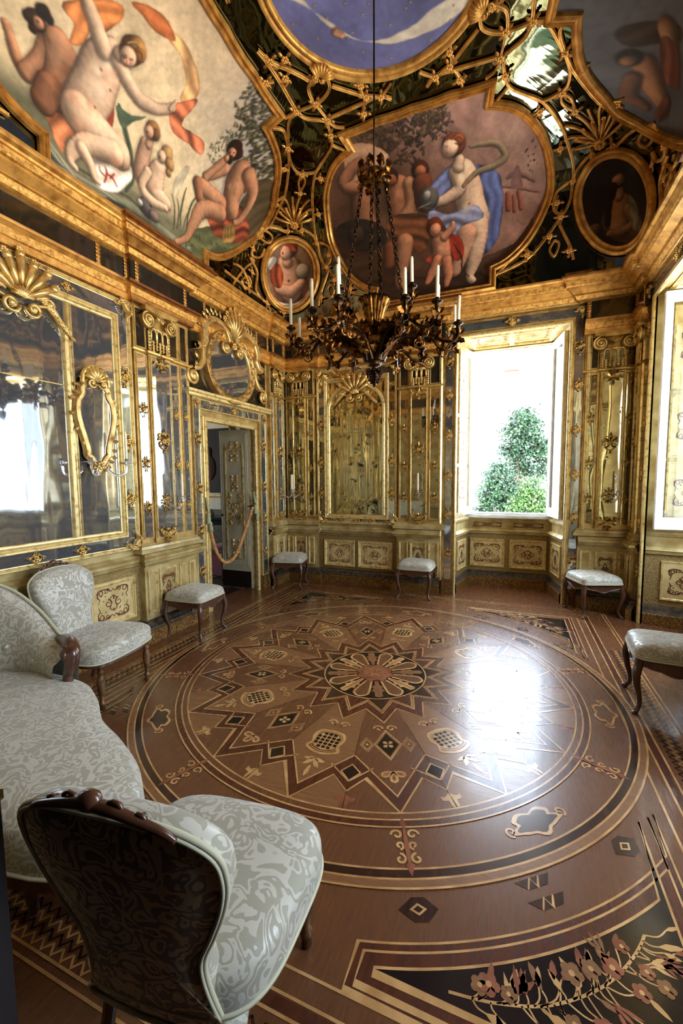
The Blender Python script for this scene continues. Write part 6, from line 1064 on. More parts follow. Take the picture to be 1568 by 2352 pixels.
    def mesh(s,name,P,inside,par,m='fresco'):
        """P (h,w,3) surface points; keep the cells inside the outline"""
        me=bpy.data.meshes.new(name); idx=np.arange(s.h*s.w).reshape(s.h,s.w); ok=inside[:-1,:-1]&inside[1:,1:]&inside[:-1,1:]&inside[1:,:-1]
        f=np.stack([idx[:-1,:-1],idx[:-1,1:],idx[1:,1:],idx[1:,:-1]],-1)[ok]; used=np.unique(f); re=np.full(s.h*s.w,-1); re[used]=np.arange(len(used)); f=re[f]
        v=P.reshape(-1,3)[used]; me.vertices.add(len(v)); me.vertices.foreach_set('co',v.astype(np.float32).ravel()); me.loops.add(f.size); me.loops.foreach_set('vertex_index',f.astype(np.int32).ravel())
        me.polygons.add(len(f)); me.polygons.foreach_set('loop_start',(np.arange(len(f))*4).astype(np.int32)); me.update(calc_edges=True)
        me.polygons.foreach_set('use_smooth',[True]*len(f)); me.materials.append(MT[m])
        c=s.c.reshape(-1,3)[used]; c=np.where(c<=.04045,c/12.92,((c+.055)/1.055)**2.4); a=me.attributes.new('paint','FLOAT_COLOR','POINT'); a.data.foreach_set('color',np.c_[c,np.ones(len(c))].astype(np.float32).ravel())
        return obj(name,me,par)
def inpoly(X,Y,P):
    ins=np.zeros(X.shape,bool)
    for i in range(len(P)):
        x1,y1=P[i-1]; x2,y2=P[i]
        if y1!=y2: ins^=((y1>Y)!=(y2>Y))&(X<(x2-x1)*(Y-y1)/(y2-y1)+x1)
    return ins
HALF_B=[(.725,.03),(.725,.165)]+[tuple(p) for p in cat_rom([(.725,.165),(.89,.205),(1.08,.308),(1.235,.467),(1.315,.62),(1.292,.737),(1.209,.812),(1.07,.856),(.94,.879),(.82,.892),(.705,.901)],4)[1:]]+[(.742,.922),(.37,.938),(0,.943)]
HALF_L=[(.87,.05),(.87,.19)]+[tuple(p) for p in cat_rom([(.87,.19),(1.12,.232),(1.46,.39),(1.82,.62),(1.80,.755),(1.53,.826),(1.25,.868),(1.0,.889),(.86,.897)],4)[1:]]+[(.83,.922),(.4,.938),(0,.943)]
def outline(half,uc): return [(uc+u,t) for u,t in half]+[(uc-u,t) for u,t in half[::-1][1:]]
FRP=[(-.045,0),(-.045,.03),(-.03,.055),(-.016,.035),(0,.03),(.014,.05),(.03,.035),(.036,.0)]
def ceil_painting(face,half,uc,label,bgf,F,res,light,par_name='ceiling_painting'):
    ax='b' if face=='b' else 'a'; A=ARC[ax]; ol=outline(half,uc); us=[p[0] for p in ol]; s_of=lambda t:np.interp(t,TT,A)
    cv=Canvas(min(us)-.02,max(us)+.02,float(s_of(.02)),float(s_of(.946)),res,light); t=np.interp(cv.S,A,TT)
    bgf(cv); cv.run(F); ins=inpoly(cv.gx,np.interp(cv.gy,A,TT),ol)
    tg=np.broadcast_to(t[:,None],cv.gx.shape); lim=np.where(ins,cv.gx,0.); psi=psi_of(face,lim,tg); P=V(psi,tg)+VN(psi,tg)*.02
    th=thing(par_name,label,'painting'); cv.mesh('canvas',P,ins,th)
    d=[]
    for i in range(len(ol)):
        a,c=ol[i-1],ol[i]; n=max(1,int(abs(a[0]-c[0])/.12)+int(abs(a[1]-c[1])/.05))
        for q in range(n): d.append((a[0]+(c[0]-a[0])*(q+1)/n,a[1]+(c[1]-a[1])*(q+1)/n))
    u=np.array([p[0] for p in d]); tq=np.array([p[1] for p in d]); psi=psi_of(face,u,tq); N=VN(psi,tq); P=V(psi,tq)+N*.012
    b=MB(); b.mould(P,FRP,N,True); b.build('gilt_frame','gold_warm',th); return th
def bg_left(c):
    X,Y=c.gx,c.gy; n=pnoise(c.h,c.w,60,1,4); n2=pnoise(c.h,c.w,90,2,3); k=np.clip((Y-.5)/1.4,0,1)
    base=np.array([.86,.78,.63])*(1-k[...,None])+np.array([.90,.80,.66])*k[...,None]
    g=np.clip((X-.25)*1.3+(Y-1.1)*.8,0,1)[...,None]*np.clip(n*1.6-.3,0,1)[...,None]; base=base*(1-g)+np.array([.58,.58,.62])*g
    w=np.clip((.52-Y+.1*(n2-.5)+.12*np.clip(-X-.4,0,1))*6,0,1)[...,None]; base=base*(1-w)+np.array([.44,.43,.34])*w
    w=np.clip((X-.75)*2+(.9-Y)*1.2-.4,0,1)[...,None]*.6; base=base*(1-w)+np.array([.47,.44,.36])*w
    c.c=base*(.88+.24*n[...,None])
def bg_back(c):
    X,Y=c.gx,c.gy; n=pnoise(c.h,c.w,50,11,4); n2=pnoise(c.h,c.w,26,12,3)
    base=np.array([.36,.25,.19])*np.ones(X.shape+(1,)); k=np.clip((X-.0)*1.6+(Y-1.1)*1.,0,1)[...,None]; base=base*(1-k)+np.array([.60,.45,.40])*k
    w=np.clip((.42-Y)*5,0,1)[...,None]; base=base*(1-w)+np.array([.24,.165,.12])*w; c.c=base*(.72+.5*n[...,None])*(.9+.2*n2[...,None])
def bg_right(c):
    n=pnoise(c.h,c.w,50,21,4); c.c=np.array([.34,.33,.35])*(.7+.5*n[...,None]); k=np.clip((.8-c.gy)*1.5,0,1)[...,None]; c.c=c.c*(1-k)+np.array([.25,.17,.12])*k
ceil_painting('l',HALF_L,-.06,'large ceiling painting of a nude with billowing orange drapery above the wide left wall mirror',bg_left,P_LEFT,.0075,(.45,.75))
ceil_painting('b',HALF_B,0.,'ceiling painting of a standing figure in blue drapery receiving a helmet, above the far wall',bg_back,P_BACK,.0062,(.6,.6))
ceil_painting('r',HALF_L,.0,'dark ceiling painting of winged figures above the right window wall',bg_right,P_RIGHT,.011,(-.5,.6))
def medallion(pc,F,label,bgc,light,mout,res=.006):
    """oval bust painting in the rounded corner; canvas coordinates: u=(pc-psi)*3.1, v=t*1.515"""
    cv=Canvas(-.66,.66,.02,1.14,res,light); tc=.372; n=pnoise(cv.h,cv.w,40,4,3); cv.c=np.array(bgc)*(.75+.5*n[...,None]); cv.run(F)
    mo=[(( pc-p_)*3.1,t_*1.515) for p_,t_ in mout]; ins=inpoly(cv.gx,cv.gy,mo); psi=pc-cv.gx/3.1; t=np.clip(cv.gy/1.515,.001,.99); P=V(psi,t)+VN(psi,t)*.04
    th=thing('corner_medallion',label,'painting'); cv.mesh('canvas',P,ins,th)
    q=cat_rom(mout,2,True); psi,t=q[:,0],q[:,1]; N=VN(psi,t); b=MB(); b.mould(V(psi,t)+N*.022,[(k*1.15,h*1.1) for k,h in FRP],N,True,sm=True); b.build('oval_frame','gold_warm',th); return th
medallion(2.356,P_MEDL,'oval corner medallion of a woman in red cap holding a stone head, left far corner',(.46,.34,.24),(-.5,.6),MOUT_L)
medallion(.775,P_MEDR,'dark oval corner medallion of a seated woman with long hair, right far corner',(.12,.08,.06),(-.5,.6),MOUT_R)
medallion(-2.356,[],'plain dark oval medallion in the near left ceiling corner',(.2,.14,.1),(-.5,.6),[(-p,t) for p,t in MOUT_L],.02)
medallion(-.785,[],'plain dark oval medallion in the near right ceiling corner',(.2,.14,.1),(-.5,.6),[(p-PI,t) for p,t in MOUT_L],.02)
# central round sky painting
cv=Canvas(-.9,.9,-.9,.9,.009); n=pnoise(cv.h,cv.w,60,31,4); cv.c=np.array([.40,.41,.60])*(.8+.35*n[...,None]); cv.run(P_OVAL)
for i in range(70): a,r=rng.uniform(0,2*PI),rng.uniform(.2,.82); cv.limb([(r*math.cos(a),r*math.sin(a),.008)]*2,(.78,.62,.36))
ins=cv.gx**2+cv.gy**2<.86**2; th=thing('round_sky_painting','round blue sky painting with cream cloud band at the centre of the ceiling','painting')
cv.mesh('canvas',np.stack([cv.gx,cv.gy,np.full(cv.gx.shape,Z0+H0*.984-.025)],-1),ins,th)
a=np.linspace(0,2*PI,97)[:-1]; P=np.stack([.862*np.cos(a),.862*np.sin(a),np.full(96,Z0+H0*.984-.005)],1)[::-1]; b=MB(); b.mould(P,[(k*1.25,h*1.3) for k,h in FRP],(0,0,-1),True,sm=True); b.build('gilt_ring','gold_warm',th)
# ---------------- fretwork: gilt strapwork in the four spandrels
def strap(b,pts,wd,n=5):
    q=cat_rom(np.asarray(pts,float),n) if len(pts)>2 else np.linspace(pts[0],pts[1],6); P=V(q[:,0],q[:,1]); N=VN(q[:,0],q[:,1]); P=P+N*.012
    T=np.gradient(P,axis=0); T/=np.maximum(np.linalg.norm(T,axis=1),1e-9)[:,None]; B=np.cross(N,T); w=wd/2
    pr=[(-w,0),(-w*.9,.018),(-w*.45,.028),(-w*.2,.018),(w*.2,.018),(w*.45,.028),(w*.9,.018),(w,0)]
    G=P[:,None]+np.array([x for x,_ in pr])[None,:,None]*B[:,None]+np.array([y for _,y in pr])[None,:,None]*N[:,None]; b.grid(G,0,True)
def vframe(psi,t): 
    N=VN(np.array(psi),np.array(t)); P=V(psi,t); du=V(psi+1e-3,t)-V(psi-1e-3,t); du/=np.linalg.norm(du); dv=np.cross(N,du); return P,du,dv,N
bm_rosette=MB(); flower(bm_rosette,0,0,.042,-.016,6)
for k in range(4): leaf(bm_rosette,.03*math.cos(k*PI/2),.03*math.sin(k*PI/2),k*PI/2,.065,.018,y=-.01,curl=.4)
ME_R=bm_rosette.build('gilt_rosette','gold_warm',link=False)
bm_p=MB()
for k in range(7):
    a=PI/2+(k-3)*.40; bm_p.tube([(0,-.02,0),(.11*math.cos(a),-.035,.11*math.sin(a)),(.22*math.cos(a+.1*(k-3)*.3),-.03,.22*math.sin(a))],[.012,.014,.018],6); flower(bm_p,.235*math.cos(a),.235*math.sin(a),.022,-.03)
flower(bm_p,0,-.01,.06,-.03,8); ME_P=bm_p.build('gilt_palmette','gold_warm',link=False)
bm_s=MB()
for k in range(9): a=PI/2+(k-4)*.28; bm_s.tube([(0,-.03,0),(.07*math.cos(a),-.06,.07*math.sin(a)),(.125*math.cos(a),-.035,.125*math.sin(a))],[.006,.016,.02],6)
for sg in (-1,1): scroll(bm_s,sg*.04,-.02,.03,PI if sg>0 else 0,sg*1.2,.009,-.03)
ME_S=bm_s.build('gilt_shell','gold_warm',link=False)
names=[('far left',lambda p:p),('far right',lambda p:PI-p),('near left',lambda p:-p),('near right',lambda p:PI+p)]
for nm,f in names:
    th=thing('gilt_fretwork','gilt strapwork with palmette and rosettes over mirror glass, %s ceiling spandrel'%nm,'fretwork')
    b=MB()
    for wd,pts in LATT:
        if len(pts)>=2: strap(b,[(f(p),min(t,.982)) for p,t in pts],wd*.0039)
    b.build('strapwork','gold_warm',th)
    def place(me,p,t,s=1.,flip=1):
        P,du,dv,N=vframe(f(p),min(t,.98)); 
        if dv[2]<0: dv=-dv
        x=np.cross(dv,-N)*-1; x=np.cross(-N,dv)*-1; M_=Matrix(((x[0],-N[0],dv[0],P[0]+N[0]*.02),(x[1],-N[1],dv[1],P[1]+N[1]*.02),(x[2],-N[2],dv[2],P[2]+N[2]*.02),(0,0,0,1)))
        o=obj(me.name,me,th); o.matrix_local=M_@Matrix.Scale(s,4)
    for p,t in KNOTS[:36]: place(ME_R,p,t,.85)
    place(ME_P,*PAL,1.) ; place(ME_S,*SHE,1.)
# ---------------- upholstered furniture
def cushion(w,d,z0,z1,dome,n=22,ex=5.,taper=0.,rnd=.02):
    """rounded cushion: outline superellipse, vertical band then a domed top"""
    b=MB(); a=np.linspace(0,2*PI,4*n+1)[:-1]; ox=np.sign(np.cos(a))*np.abs(np.cos(a))**(2/ex); oy=np.sign(np.sin(a))*np.abs(np.sin(a))**(2/ex)
    rows=[]; 
    for k,z in ((.985,z0),(1,z0+.01),(1.005,(z0+z1)/2),(1.,z1-.012)): rows.append((k,z))
    for q in np.linspace(0,1,9)[1:]: k=math.cos(q*PI/2)**.55 if q<1 else 0.; rows.append((max(k,.001),z1-.012+(dome+.012)*math.sin(q*PI/2)))
    G=np.array([[(x*k*w/2*(1+taper*y*k),y*k*d/2,z) for x,y in zip(ox,oy)] for k,z in rows]); b.grid(G,0,True,closev=True); b.add([(x*w/2*.985*(1+taper*y),y*d/2*.985,z0) for x,y in zip(ox,oy)],[tuple(range(len(ox)))],0,False)
    return b,[(x*w/2*(1+taper*y),y*d/2) for x,y in zip(ox,oy)]
def cabriole(hx,hy,sx,sy,h,mat_='walnut',par=None):
    b=MB(); d=.707
    p=[(0,0,h),(.004,.004,h-.05),(.016,.016,h-.11),(.008,.008,h-.19),(-.010,-.010,h-.27),(-.012,-.012,.06),(.004,.004,.02),(.014,.014,.0)]
    r=[.026,.027,.026,.021,.0165,.0145,.0155,.018]
    q=cat_rom([(hx*1.0*sx+sx*x,hy*sy+sy*y,z) for x,y,z in p],5); rr=np.interp(np.linspace(0,1,len(q)),np.linspace(0,1,len(r)),r); b.tube(q,rr,9); b.blob((sx*(hx+.020),sy*(hy+.020),.012),(.017,.017,.012),8,5)
    b.blob((sx*(hx+.018),sy*(hy+.018),h-.10),(.014,.014,.03),8,5)
    return b.build('leg',mat_,par)
def stool(label,loc,rz):
    W_,D_=.455,.44; t=thing('stool',label,'stool',loc,rz)
    b,o=cushion(W_,D_,.385,.435,.055,ex=7.); b.build('seat_cushion','damask',t)
    b=MB(); b.tube([(x*1.012,y*1.012,.388) for x,y in o],.007,6,closed=True); b.tube([(x*1.012,y*1.012,.402) for x,y in o],.004,6,closed=True); b.build('braid','piping',t)
    for k in range(4):
        w=W_-.02 if k%2==0 else D_-.02; dd=(D_ if k%2==0 else W_)/2-.018; b=MB(); n=24; u=np.linspace(-1,1,n)
        zl=.335-.0*u; zl=.318-.030*np.cos(u*PI*1.0)**2*np.sign(np.cos(u*PI))*1.; zl=np.where(np.abs(u)>.8,zl-(np.abs(u)-.8)*.22,zl)
        for y0 in (0,): 
            V_=[(x*w/2,-dd,.386) for x in u]+[(x*w/2,-dd,z) for x,z in zip(u,zl)]+[(x*w/2,-dd+.02,.386) for x in u]+[(x*w/2,-dd+.02,z) for x,z in zip(u,zl)]
        a=k*PI/2; V_=[(x*math.cos(a)-y*math.sin(a),x*math.sin(a)+y*math.cos(a),z) for x,y,z in V_]; F=[]
        for i in range(n-1): F+=[(n+i,n+i+1,i+1,i),(2*n+i,2*n+i+1,3*n+i+1,3*n+i),(n+i,3*n+i,3*n+i+1,n+i+1)]
        b.add(V_,F,0,False); b.tube([(x*math.cos(a)+(dd+.004)*math.sin(a),x*math.sin(a)-(dd+.004)*math.cos(a),z+.004) for x,z in zip(u*w/2,zl)],.006,5); b.build('apron','walnut',t)
    for sx in (-1,1):
        for sy in (-1,1): cabriole(W_/2-.028,D_/2-.028,sx,sy,.385,'walnut',t)
    return t
s0=stool('damask covered stool with cabriole legs in front of the pilaster left of the doorway',(-2.02,.21,0),R(3))
dup(s0,(-2.03,2.24,0),R(14),'damask covered stool in the far corner beside the doorway, under the corner sconce')
dup(s0,(-.165,2.385,0),R(0),'pale damask stool between the aged mirror and the open far window')
dup(s0,(1.91,2.365,0),R(20),'pale damask stool standing askew in the far right corner beside the open window')
dup(s0,(2.035,.26,0),R(-4),'yellowish damask stool nearest the camera at the right wall')
def turned_leg(x,y,h,par):
    b=MB(); b.lathe([(.012,0),(.019,.006),(.016,.03),(.022,.04),(.022,.055),(.014,.065),(.016,.10),(.027,.16),(.029,.19),(.024,.235),(.014,.255),(.023,.265),(.023,.28),(.016,.29),(.024,.30),(.026,.335),(.022,h)],14,(x,y,0)); return b.build('leg','turned_gilt',par)
def chair(label,loc,rz):
    """low damask side chair, faces local -y"""
    t=thing('side_chair',label,'chair',loc,rz)
    b,o=cushion(.58,.54,.335,.425,.055,ex=3.8,taper=-.10); b.build('seat','damask',t)
    b=MB(); b.tube([(x*1.006,y*1.006,.345) for x,y in o],.006,6,closed=True); b.build('piping','piping',t)
    b=MB(); b.prismz([(x*.96,y*.96) for x,y in o],.315,.34); b.build('seat_rail','walnut',t)
    for sx in (-1,1): turned_leg(sx*.225,-.205,.335,t)
    for sx in (-1,1): b=MB(); b.tube(cat_rom([(sx*.17,.20,.34),(sx*.175,.215,.22),(sx*.18,.245,.1),(sx*.185,.285,0)],5),np.linspace(.02,.015,16),8); b.build('leg','walnut',t)
    hp=[(.19,.27),(.178,.33),(.165,.40),(.158,.48),(.165,.55),(.20,.63),(.235,.72),(.25,.80),(.235,.865),(.16,.912),(.06,.928)]
    ol=cat_rom(hp+[(-x,z) for x,z in hp[::-1]],5,True); 
    def yb(x,z): return .272+(z-.40)*.22-.3*x*x
    cx0,cz0=0,.70
    def ringpt(k,off): return [(cx0+(x-cx0)*k,yb(x*k,cz0+(z-cz0)*k)+off,cz0+(z-cz0)*k) for x,z in ol]
    b=MB(); rows=[]
    for q in np.linspace(0,1,8): k=1.0-.0*q if q==0 else math.cos(q*PI/2)**.5; rows.append(ringpt(max(k,.001),-.045-.045*math.sin(q*PI/2)))
    rows=[ringpt(1.,.0),ringpt(1.025,-.02)]+rows; b.grid(rows,0,True,closev=True); b.build('backrest','damask',t)
    b=MB(); b.grid([ringpt(1.,.0),ringpt(.9,.012),ringpt(.5,.022),ringpt(.001,.024)],0,True,closev=True); b.build('back_cover','back_cloth',t)
    b=MB(); b.tube(ringpt(1.02,.0),.0075,6,closed=True); b.tube(ringpt(1.0,.008),.005,6,closed=True); b.build('back_piping','piping',t)
    b=MB()
    for sg in (-1,1):
        q=cat_rom([(sg*.0,.968),(sg*.05,.96),(sg*.10,.945),(sg*.15,.925),(sg*.175,.905)],5); b.tube([(x,yb(x,z)+.012,z) for x,z in q],np.linspace(.014,.007,len(q)),7)
        for x,z,r_ in ((.055,.952,.022),(.105,.935,.017)):
            m_=MB(); scroll(m_,0,0,r_,PI if sg>0 else 0,-sg*1.3,.006,0.,n=18); b.add([(sg*x+p[0],yb(x,z)+.012+p[1],z+.006+p[2]) for p in m_.v],m_.f,0)
    b.blob((0,yb(0,.965)+.01,.972),(.028,.02,.022),9,6); b.build('carved_crest','walnut',t)
    return t
c0=chair('damask side chair with carved crest beside the sofa, against the left wall dado',(-1.83,-1.02,0),R(98))
dup(c0,(.195,-2.235,0),R(188),'damask side chair in the foreground seen from behind')
# ---------------- curved corner sofa
t=thing('sofa','curved damask sofa with carved wooden arm in the near left corner','sofa',(-1.2,-2.0,0)); OX,OY=-1.2,-2.0
so=cat_rom([(-1.36,-1.51),(-1.12,-1.60),(-.89,-1.745),(-.66,-1.83),(-.44,-1.93),(-.29,-2.06),(-.29,-2.20),(-.50,-2.34),(-1.1,-2.40),(-1.65,-2.42),(-2.0,-2.25),(-2.10,-1.95),(-2.0,-1.66),(-1.72,-1.52)],6,True)
cxy=np.array([-1.25,-2.05]); b=MB(); rows=[]
for k,z in ((.985,.22),(1.,.23),(1.01,.30),(1.0,.375)): rows.append([(*(cxy+(p-cxy)*k),z) for p in so])
for q in np.linspace(0,1,8)[1:]: k=max(math.cos(q*PI/2)**.5,.001); rows.append([(*(cxy+(p-cxy)*k),.375+.075*math.sin(q*PI/2)) for p in so])
rows=[[(x-OX,y-OY,z) for x,y,z in r] for r in rows]; b.grid(rows,0,True,closev=True); b.build('seat','damask',t)
b=MB(); b.tube([(x-OX,y-OY,.235) for x,y in (cxy+(so-cxy)*1.008)],.007,6,closed=True); b.build('piping','piping',t)
b=MB(); b.prismz([(x-OX,y-OY) for x,y in (cxy+(so-cxy)*.985)],.17,.225); b.build('seat_rail','walnut',t)
for x,y in ((-.95,-1.86),(-.47,-2.1),(-1.45,-1.6),(-.6,-2.28),(-2.0,-2.15),(-1.95,-1.7)): b=MB(); b.lathe([(.016,0),(.02,.01),(.016,.03),(.03,.10),(.024,.14),(.034,.17)],10,(x-OX,y-OY,0)); b.build('leg','walnut',t)
bk=cat_rom([(-1.43,-1.52,.56),(-1.60,-1.49,.63),(-1.80,-1.50,.79),(-1.98,-1.58,.93),(-2.11,-1.76,.98),(-2.16,-2.0,1.0),(-2.05,-2.32,1.0),(-1.7,-2.52,1.0),(-1.35,-2.56,.97),(-1.1,-2.57,.93)],6)
d=np.gradient(bk[:,:2],axis=0); d/=np.linalg.norm(d,axis=1)[:,None]; nin=np.stack([-d[:,1],d[:,0]],1)   # inward
G=[]
for p,n in zip(bk,nin):
    h=p[2]; sec=[(.085,.40),(.11,.40+(h-.4)*.35),(.10,.40+(h-.4)*.7),(.075,h-.03),(.03,h),(-.02,h-.01),(-.045,h-.05),(-.03,.40),(-.03,.30)]
    G.append([(p[0]+n[0]*a-OX,p[1]+n[1]*a-OY,z) for a,z in sec])
b=MB(); b.grid(G,0,True); b.build('backrest','damask',t)
b=MB(); b.tube([(p[0]-n[0]*.02-OX,p[1]-n[1]*.02-OY,p[2]+.004) for p,n in zip(bk,nin)],.010,6); b.build('back_piping','piping',t)
b=MB()
for q in range(8,len(bk)-6,7):
    p,n=bk[q],nin[q]; b.blob((p[0]+n[0]*.112-OX,p[1]+n[1]*.112-OY,.4+(p[2]-.4)*.38),(.014,.014,.014),8,5)
b.build('buttons','piping',t)
for (pts,rr) in (([(-1.62,-1.47,.60),(-1.50,-1.50,.625),(-1.40,-1.545,.63),(-1.33,-1.585,.60),(-1.335,-1.59,.53),(-1.38,-1.58,.46),(-1.36,-1.60,.36),(-1.28,-1.65,.26),(-1.25,-1.66,.16),(-1.27,-1.66,.0)],[.028,.036,.042,.046,.036,.028,.03,.038,.026,.022]),):
    b=MB(); q=cat_rom([(x-OX,y-OY,z) for x,y,z in pts],5); b.tube(q,np.interp(np.linspace(0,1,len(q)),np.linspace(0,1,len(rr)),rr),10)
    x,y,z=pts[3] if len(pts)>8 else pts[2]; m_=MB(); scroll(m_,0,0,.045,PI/2,1.5,.016,0.); a=R(-35)
    b.add([(x-OX+p[0]*math.cos(a)-(p[1]-.03)*math.sin(a),y-OY+p[0]*math.sin(a)+(p[1]-.03)*math.cos(a),z+p[2]) for p in m_.v],m_.f); b.build('carved_arm','walnut',t)
# ---------------- chandelier
ch=thing('chandelier','large dark gilt bronze chandelier with candle arms hanging by chains at the room centre','chandelier',(0,0,0))
b=MB(); b.tube([(0,0,3.86),(0,0,5.34)],.007,6); b.build('hanging_rod','bronze',ch)
b=MB(); b.lathe([(.075,3.80),(.095,3.81),(.10,3.84),(.085,3.86),(.03,3.865),(.02,3.90),(.001,3.91)],20)
for k in range(8):
    a=k*PI/4; m_=MB(); leaf(m_,0,0,PI/2,.10,.032,lift=.03,curl=0); m2=MB(); leaf(m2,0,0,-PI/2,.06,.024,lift=.03,curl=0)
    for mm,z in ((m_,3.84),(m2,3.82)): b.add([(math.cos(a)*(.10-p[1])-math.sin(a)*p[0],math.sin(a)*(.10-p[1])+math.cos(a)*p[0],z+p[2]) for p in mm.v],mm.f)
    b.tube([(math.cos(a)*(.10+.03*math.sin(q)),math.sin(a)*(.10+.03*math.sin(q)),3.85+.05*q/2) for q in np.linspace(0,3,8)],.008,5)
b.build('crown','bronze_gilt',ch)
for k in range(4):
    a=k*PI/2+.5; p0=np.array([.085*math.cos(a),.085*math.sin(a),3.81]); p1=np.array([.235*math.cos(a),.235*math.sin(a),2.86]); n=26; b=MB(); d=(p1-p0)/n; e=np.cross(d,[math.cos(a+.8),math.sin(a+.8),0]); e/=np.linalg.norm(e); dn=d/np.linalg.norm(d); e2=np.cross(dn,e)
    for i in range(n):
        c=p0+d*(i+.5); s_=e if i%2 else e2; L=np.linalg.norm(d)*.66
        b.tube([c+dn*L*math.cos(q)+s_*.013*math.sin(q) for q in np.linspace(0,2*PI,11)[:-1]],.0046,5,closed=True)
        if i%4==2: b.blob(tuple(c),(.012,.012,.016),6,4)
    b.build('chain','bronze',ch)
b=MB(); b.lathe([(.001,2.295),(.012,2.31),(.02,2.325),(.014,2.335),(.04,2.355),(.052,2.385),(.045,2.42),(.02,2.435),(.022,2.45),(.05,2.46),(.055,2.475),(.048,2.50),(.065,2.56),(.09,2.60),(.12,2.63),(.10,2.645),(.075,2.655)],24); b.build('lower_body','bronze',ch)
b=MB()
for i in range(5):
    for k in range(9-i): a=2*PI*k/(9-i)+i*.35; z=2.42-.021*i; r=(.05,.053,.048,.038,.024)[i]; b.blob((r*math.cos(a),r*math.sin(a),z),(.014,.014,.013),6,4)
b.build('pine_cone_finial','bronze',ch)
b=MB()
for i,(z,r,L) in enumerate(((2.63,.10,.13),(2.66,.12,.11),(2.72,.10,.10))):
    for k in range(10):
        a=2*PI*k/10+i*.31; m_=MB(); leaf(m_,0,0,PI/2 if i!=0 else PI/2,L,.035,lift=.045,curl=0)
        b.add([(math.cos(a)*(r-p[1])-math.sin(a)*p[0],math.sin(a)*(r-p[1])+math.cos(a)*p[0],z-.04+p[2]) for p in m_.v],m_.f)
b.lathe([(.07,2.65),(.11,2.68),(.115,2.71),(.09,2.74),(.05,2.76)],20); b.build('acanthus_cup','bronze_gilt',ch)
b=MB(); n=20; rows=[]
for z,r in ((2.74,.055),(2.78,.06),(2.84,.075),(2.90,.095),(2.94,.115),(2.955,.12),(2.95,.09),(2.90,.05)): rows.append([((r*(1+.07*math.cos(n*a)))*math.cos(a),(r*(1+.07*math.cos(n*a)))*math.sin(a),z) for a in np.linspace(0,2*PI,n*6+1)[:-1]])
b.grid(rows,0,True,closev=True); b.build('fluted_vase','bronze_gilt',ch)
b=MB(); b.lathe([(.02,2.6),(.02,3.0),(.001,3.0)],10); b.build('stem','bronze',ch)
CAND=[]
def nozzle(b,x,y,z):
    b.lathe([(.008,-.055),(.016,-.045),(.010,-.03),(.015,-.015),(.017,.012),(.030,.02),(.038,.028),(.036,.033),(.014,.03),(.014,.05),(.001,.05)],12,(x,y,z))
def ornleaf(b,P,T,sg,L=.07):
    s=np.cross(T,[0,0,1]); s/=max(np.linalg.norm(s),1e-6); u=np.cross(s,T)
    m_=MB(); leaf(m_,0,0,PI/2-sg*.7,L,L*.28,lift=L*.2,curl=-sg*.8)
    b.add([tuple(P+T*p[2]+u*p[0]+s*p[1]) for p in m_.v],m_.f)
    m_=MB(); leaf(m_,0,0,PI/2-.7,L,L*.28,lift=L*.2,curl=-.8)
    b.add([tuple(P+T*p[2]*.8+s*p[0]*sg) +() for p in m_.v],m_.f)
for k in range(6):
    a0=k*PI/3+.30; b=MB(); g=MB()
    def pol3(r,a,z): return (r*math.cos(a0+a),r*math.sin(a0+a),z)
    # stout tapering main limb, then three candle branches
    main=cat_rom([pol3(.05,0,2.50),pol3(.09,0,2.57),pol3(.17,0,2.655),pol3(.27,0,2.675),pol3(.34,0,2.67)],6); b.tube(main,np.linspace(.034,.016,len(main)),8)
    for (r1,da,z1,up_) in ((.635,.17,2.70,0),(.62,-.20,2.685,0),(.48,.03,2.835,1)):
        if up_: pts=[pol3(.30,0,2.675),pol3(.36,.0,2.71),pol3(.34,.05,2.745),pol3(.39,.05,2.765),pol3(.46,.03,2.745),pol3(r1,da,2.78)]
        else: pts=[pol3(.33,0,2.655),pol3(.42,da*.3,2.675),pol3(.50,da*.8,2.61),pol3(.58,da,2.59),pol3(r1,da,2.62),pol3(r1,da,2.65)]
        q=cat_rom(pts,7); b.tube(q,np.linspace(.013,.009,len(q)),7); x,y,_=pol3(r1,da,0); nozzle(b,x,y,z1); CAND.append((x,y,z1+.05,up_))
        T_=np.gradient(q,axis=0); T_/=np.linalg.norm(T_,axis=1)[:,None]
        for i in range(4,len(q)-3,5): ornleaf(g,q[i],T_[i],1 if i%2 else -1,.075)
        sc=spiral(0,0,.035,.007,PI,1.2,16); c=q[len(q)//2]; g.tube([tuple(c+np.array([math.cos(a0),math.sin(a0),0])*p[0]+np.array([0,0,1.])*(p[2]-.03)) for p in sc],np.linspace(.007,.004,16),5)
        m_=MB(); [leaf(m_,0,0,PI/2+e,.05,.016,lift=.012,curl=0) for e in (-.9,0,.9)]
        for e in range(5): aa=e*2*PI/5; mm=MB(); leaf(mm,0,0,PI/2-.5,.05,.016,lift=.01,curl=-.6); g.add([(x+math.cos(aa)*(.014+p[0])+math.sin(aa)*p[1],y+math.sin(aa)*(.014+p[0])-math.cos(aa)*p[1],z1-.05+p[2]) for p in mm.v],mm.f)
    for i in range(4,len(main)-2,4):
        T_=main[i+1]-main[i]; T_/=np.linalg.norm(T_); ornleaf(g,main[i],T_,1,.11); ornleaf(g,main[i],T_,-1,.11)
    c=np.array(pol3(.34,0,2.665)); g.blob(tuple(c),(.03,.03,.026),9,6)
    for sg in (-1,1): sc=spiral(0,0,.045,.01,PI/2,sg*1.2,18); g.tube([tuple(c+np.array([math.cos(a0),math.sin(a0),0])*p[0]+np.array([0,0,1.])*(p[2]-.05)) for p in sc],np.linspace(.010,.006,18),5)
    o=b.build('arm','bronze',ch); g.build('leaf_work','bronze_gilt',o)
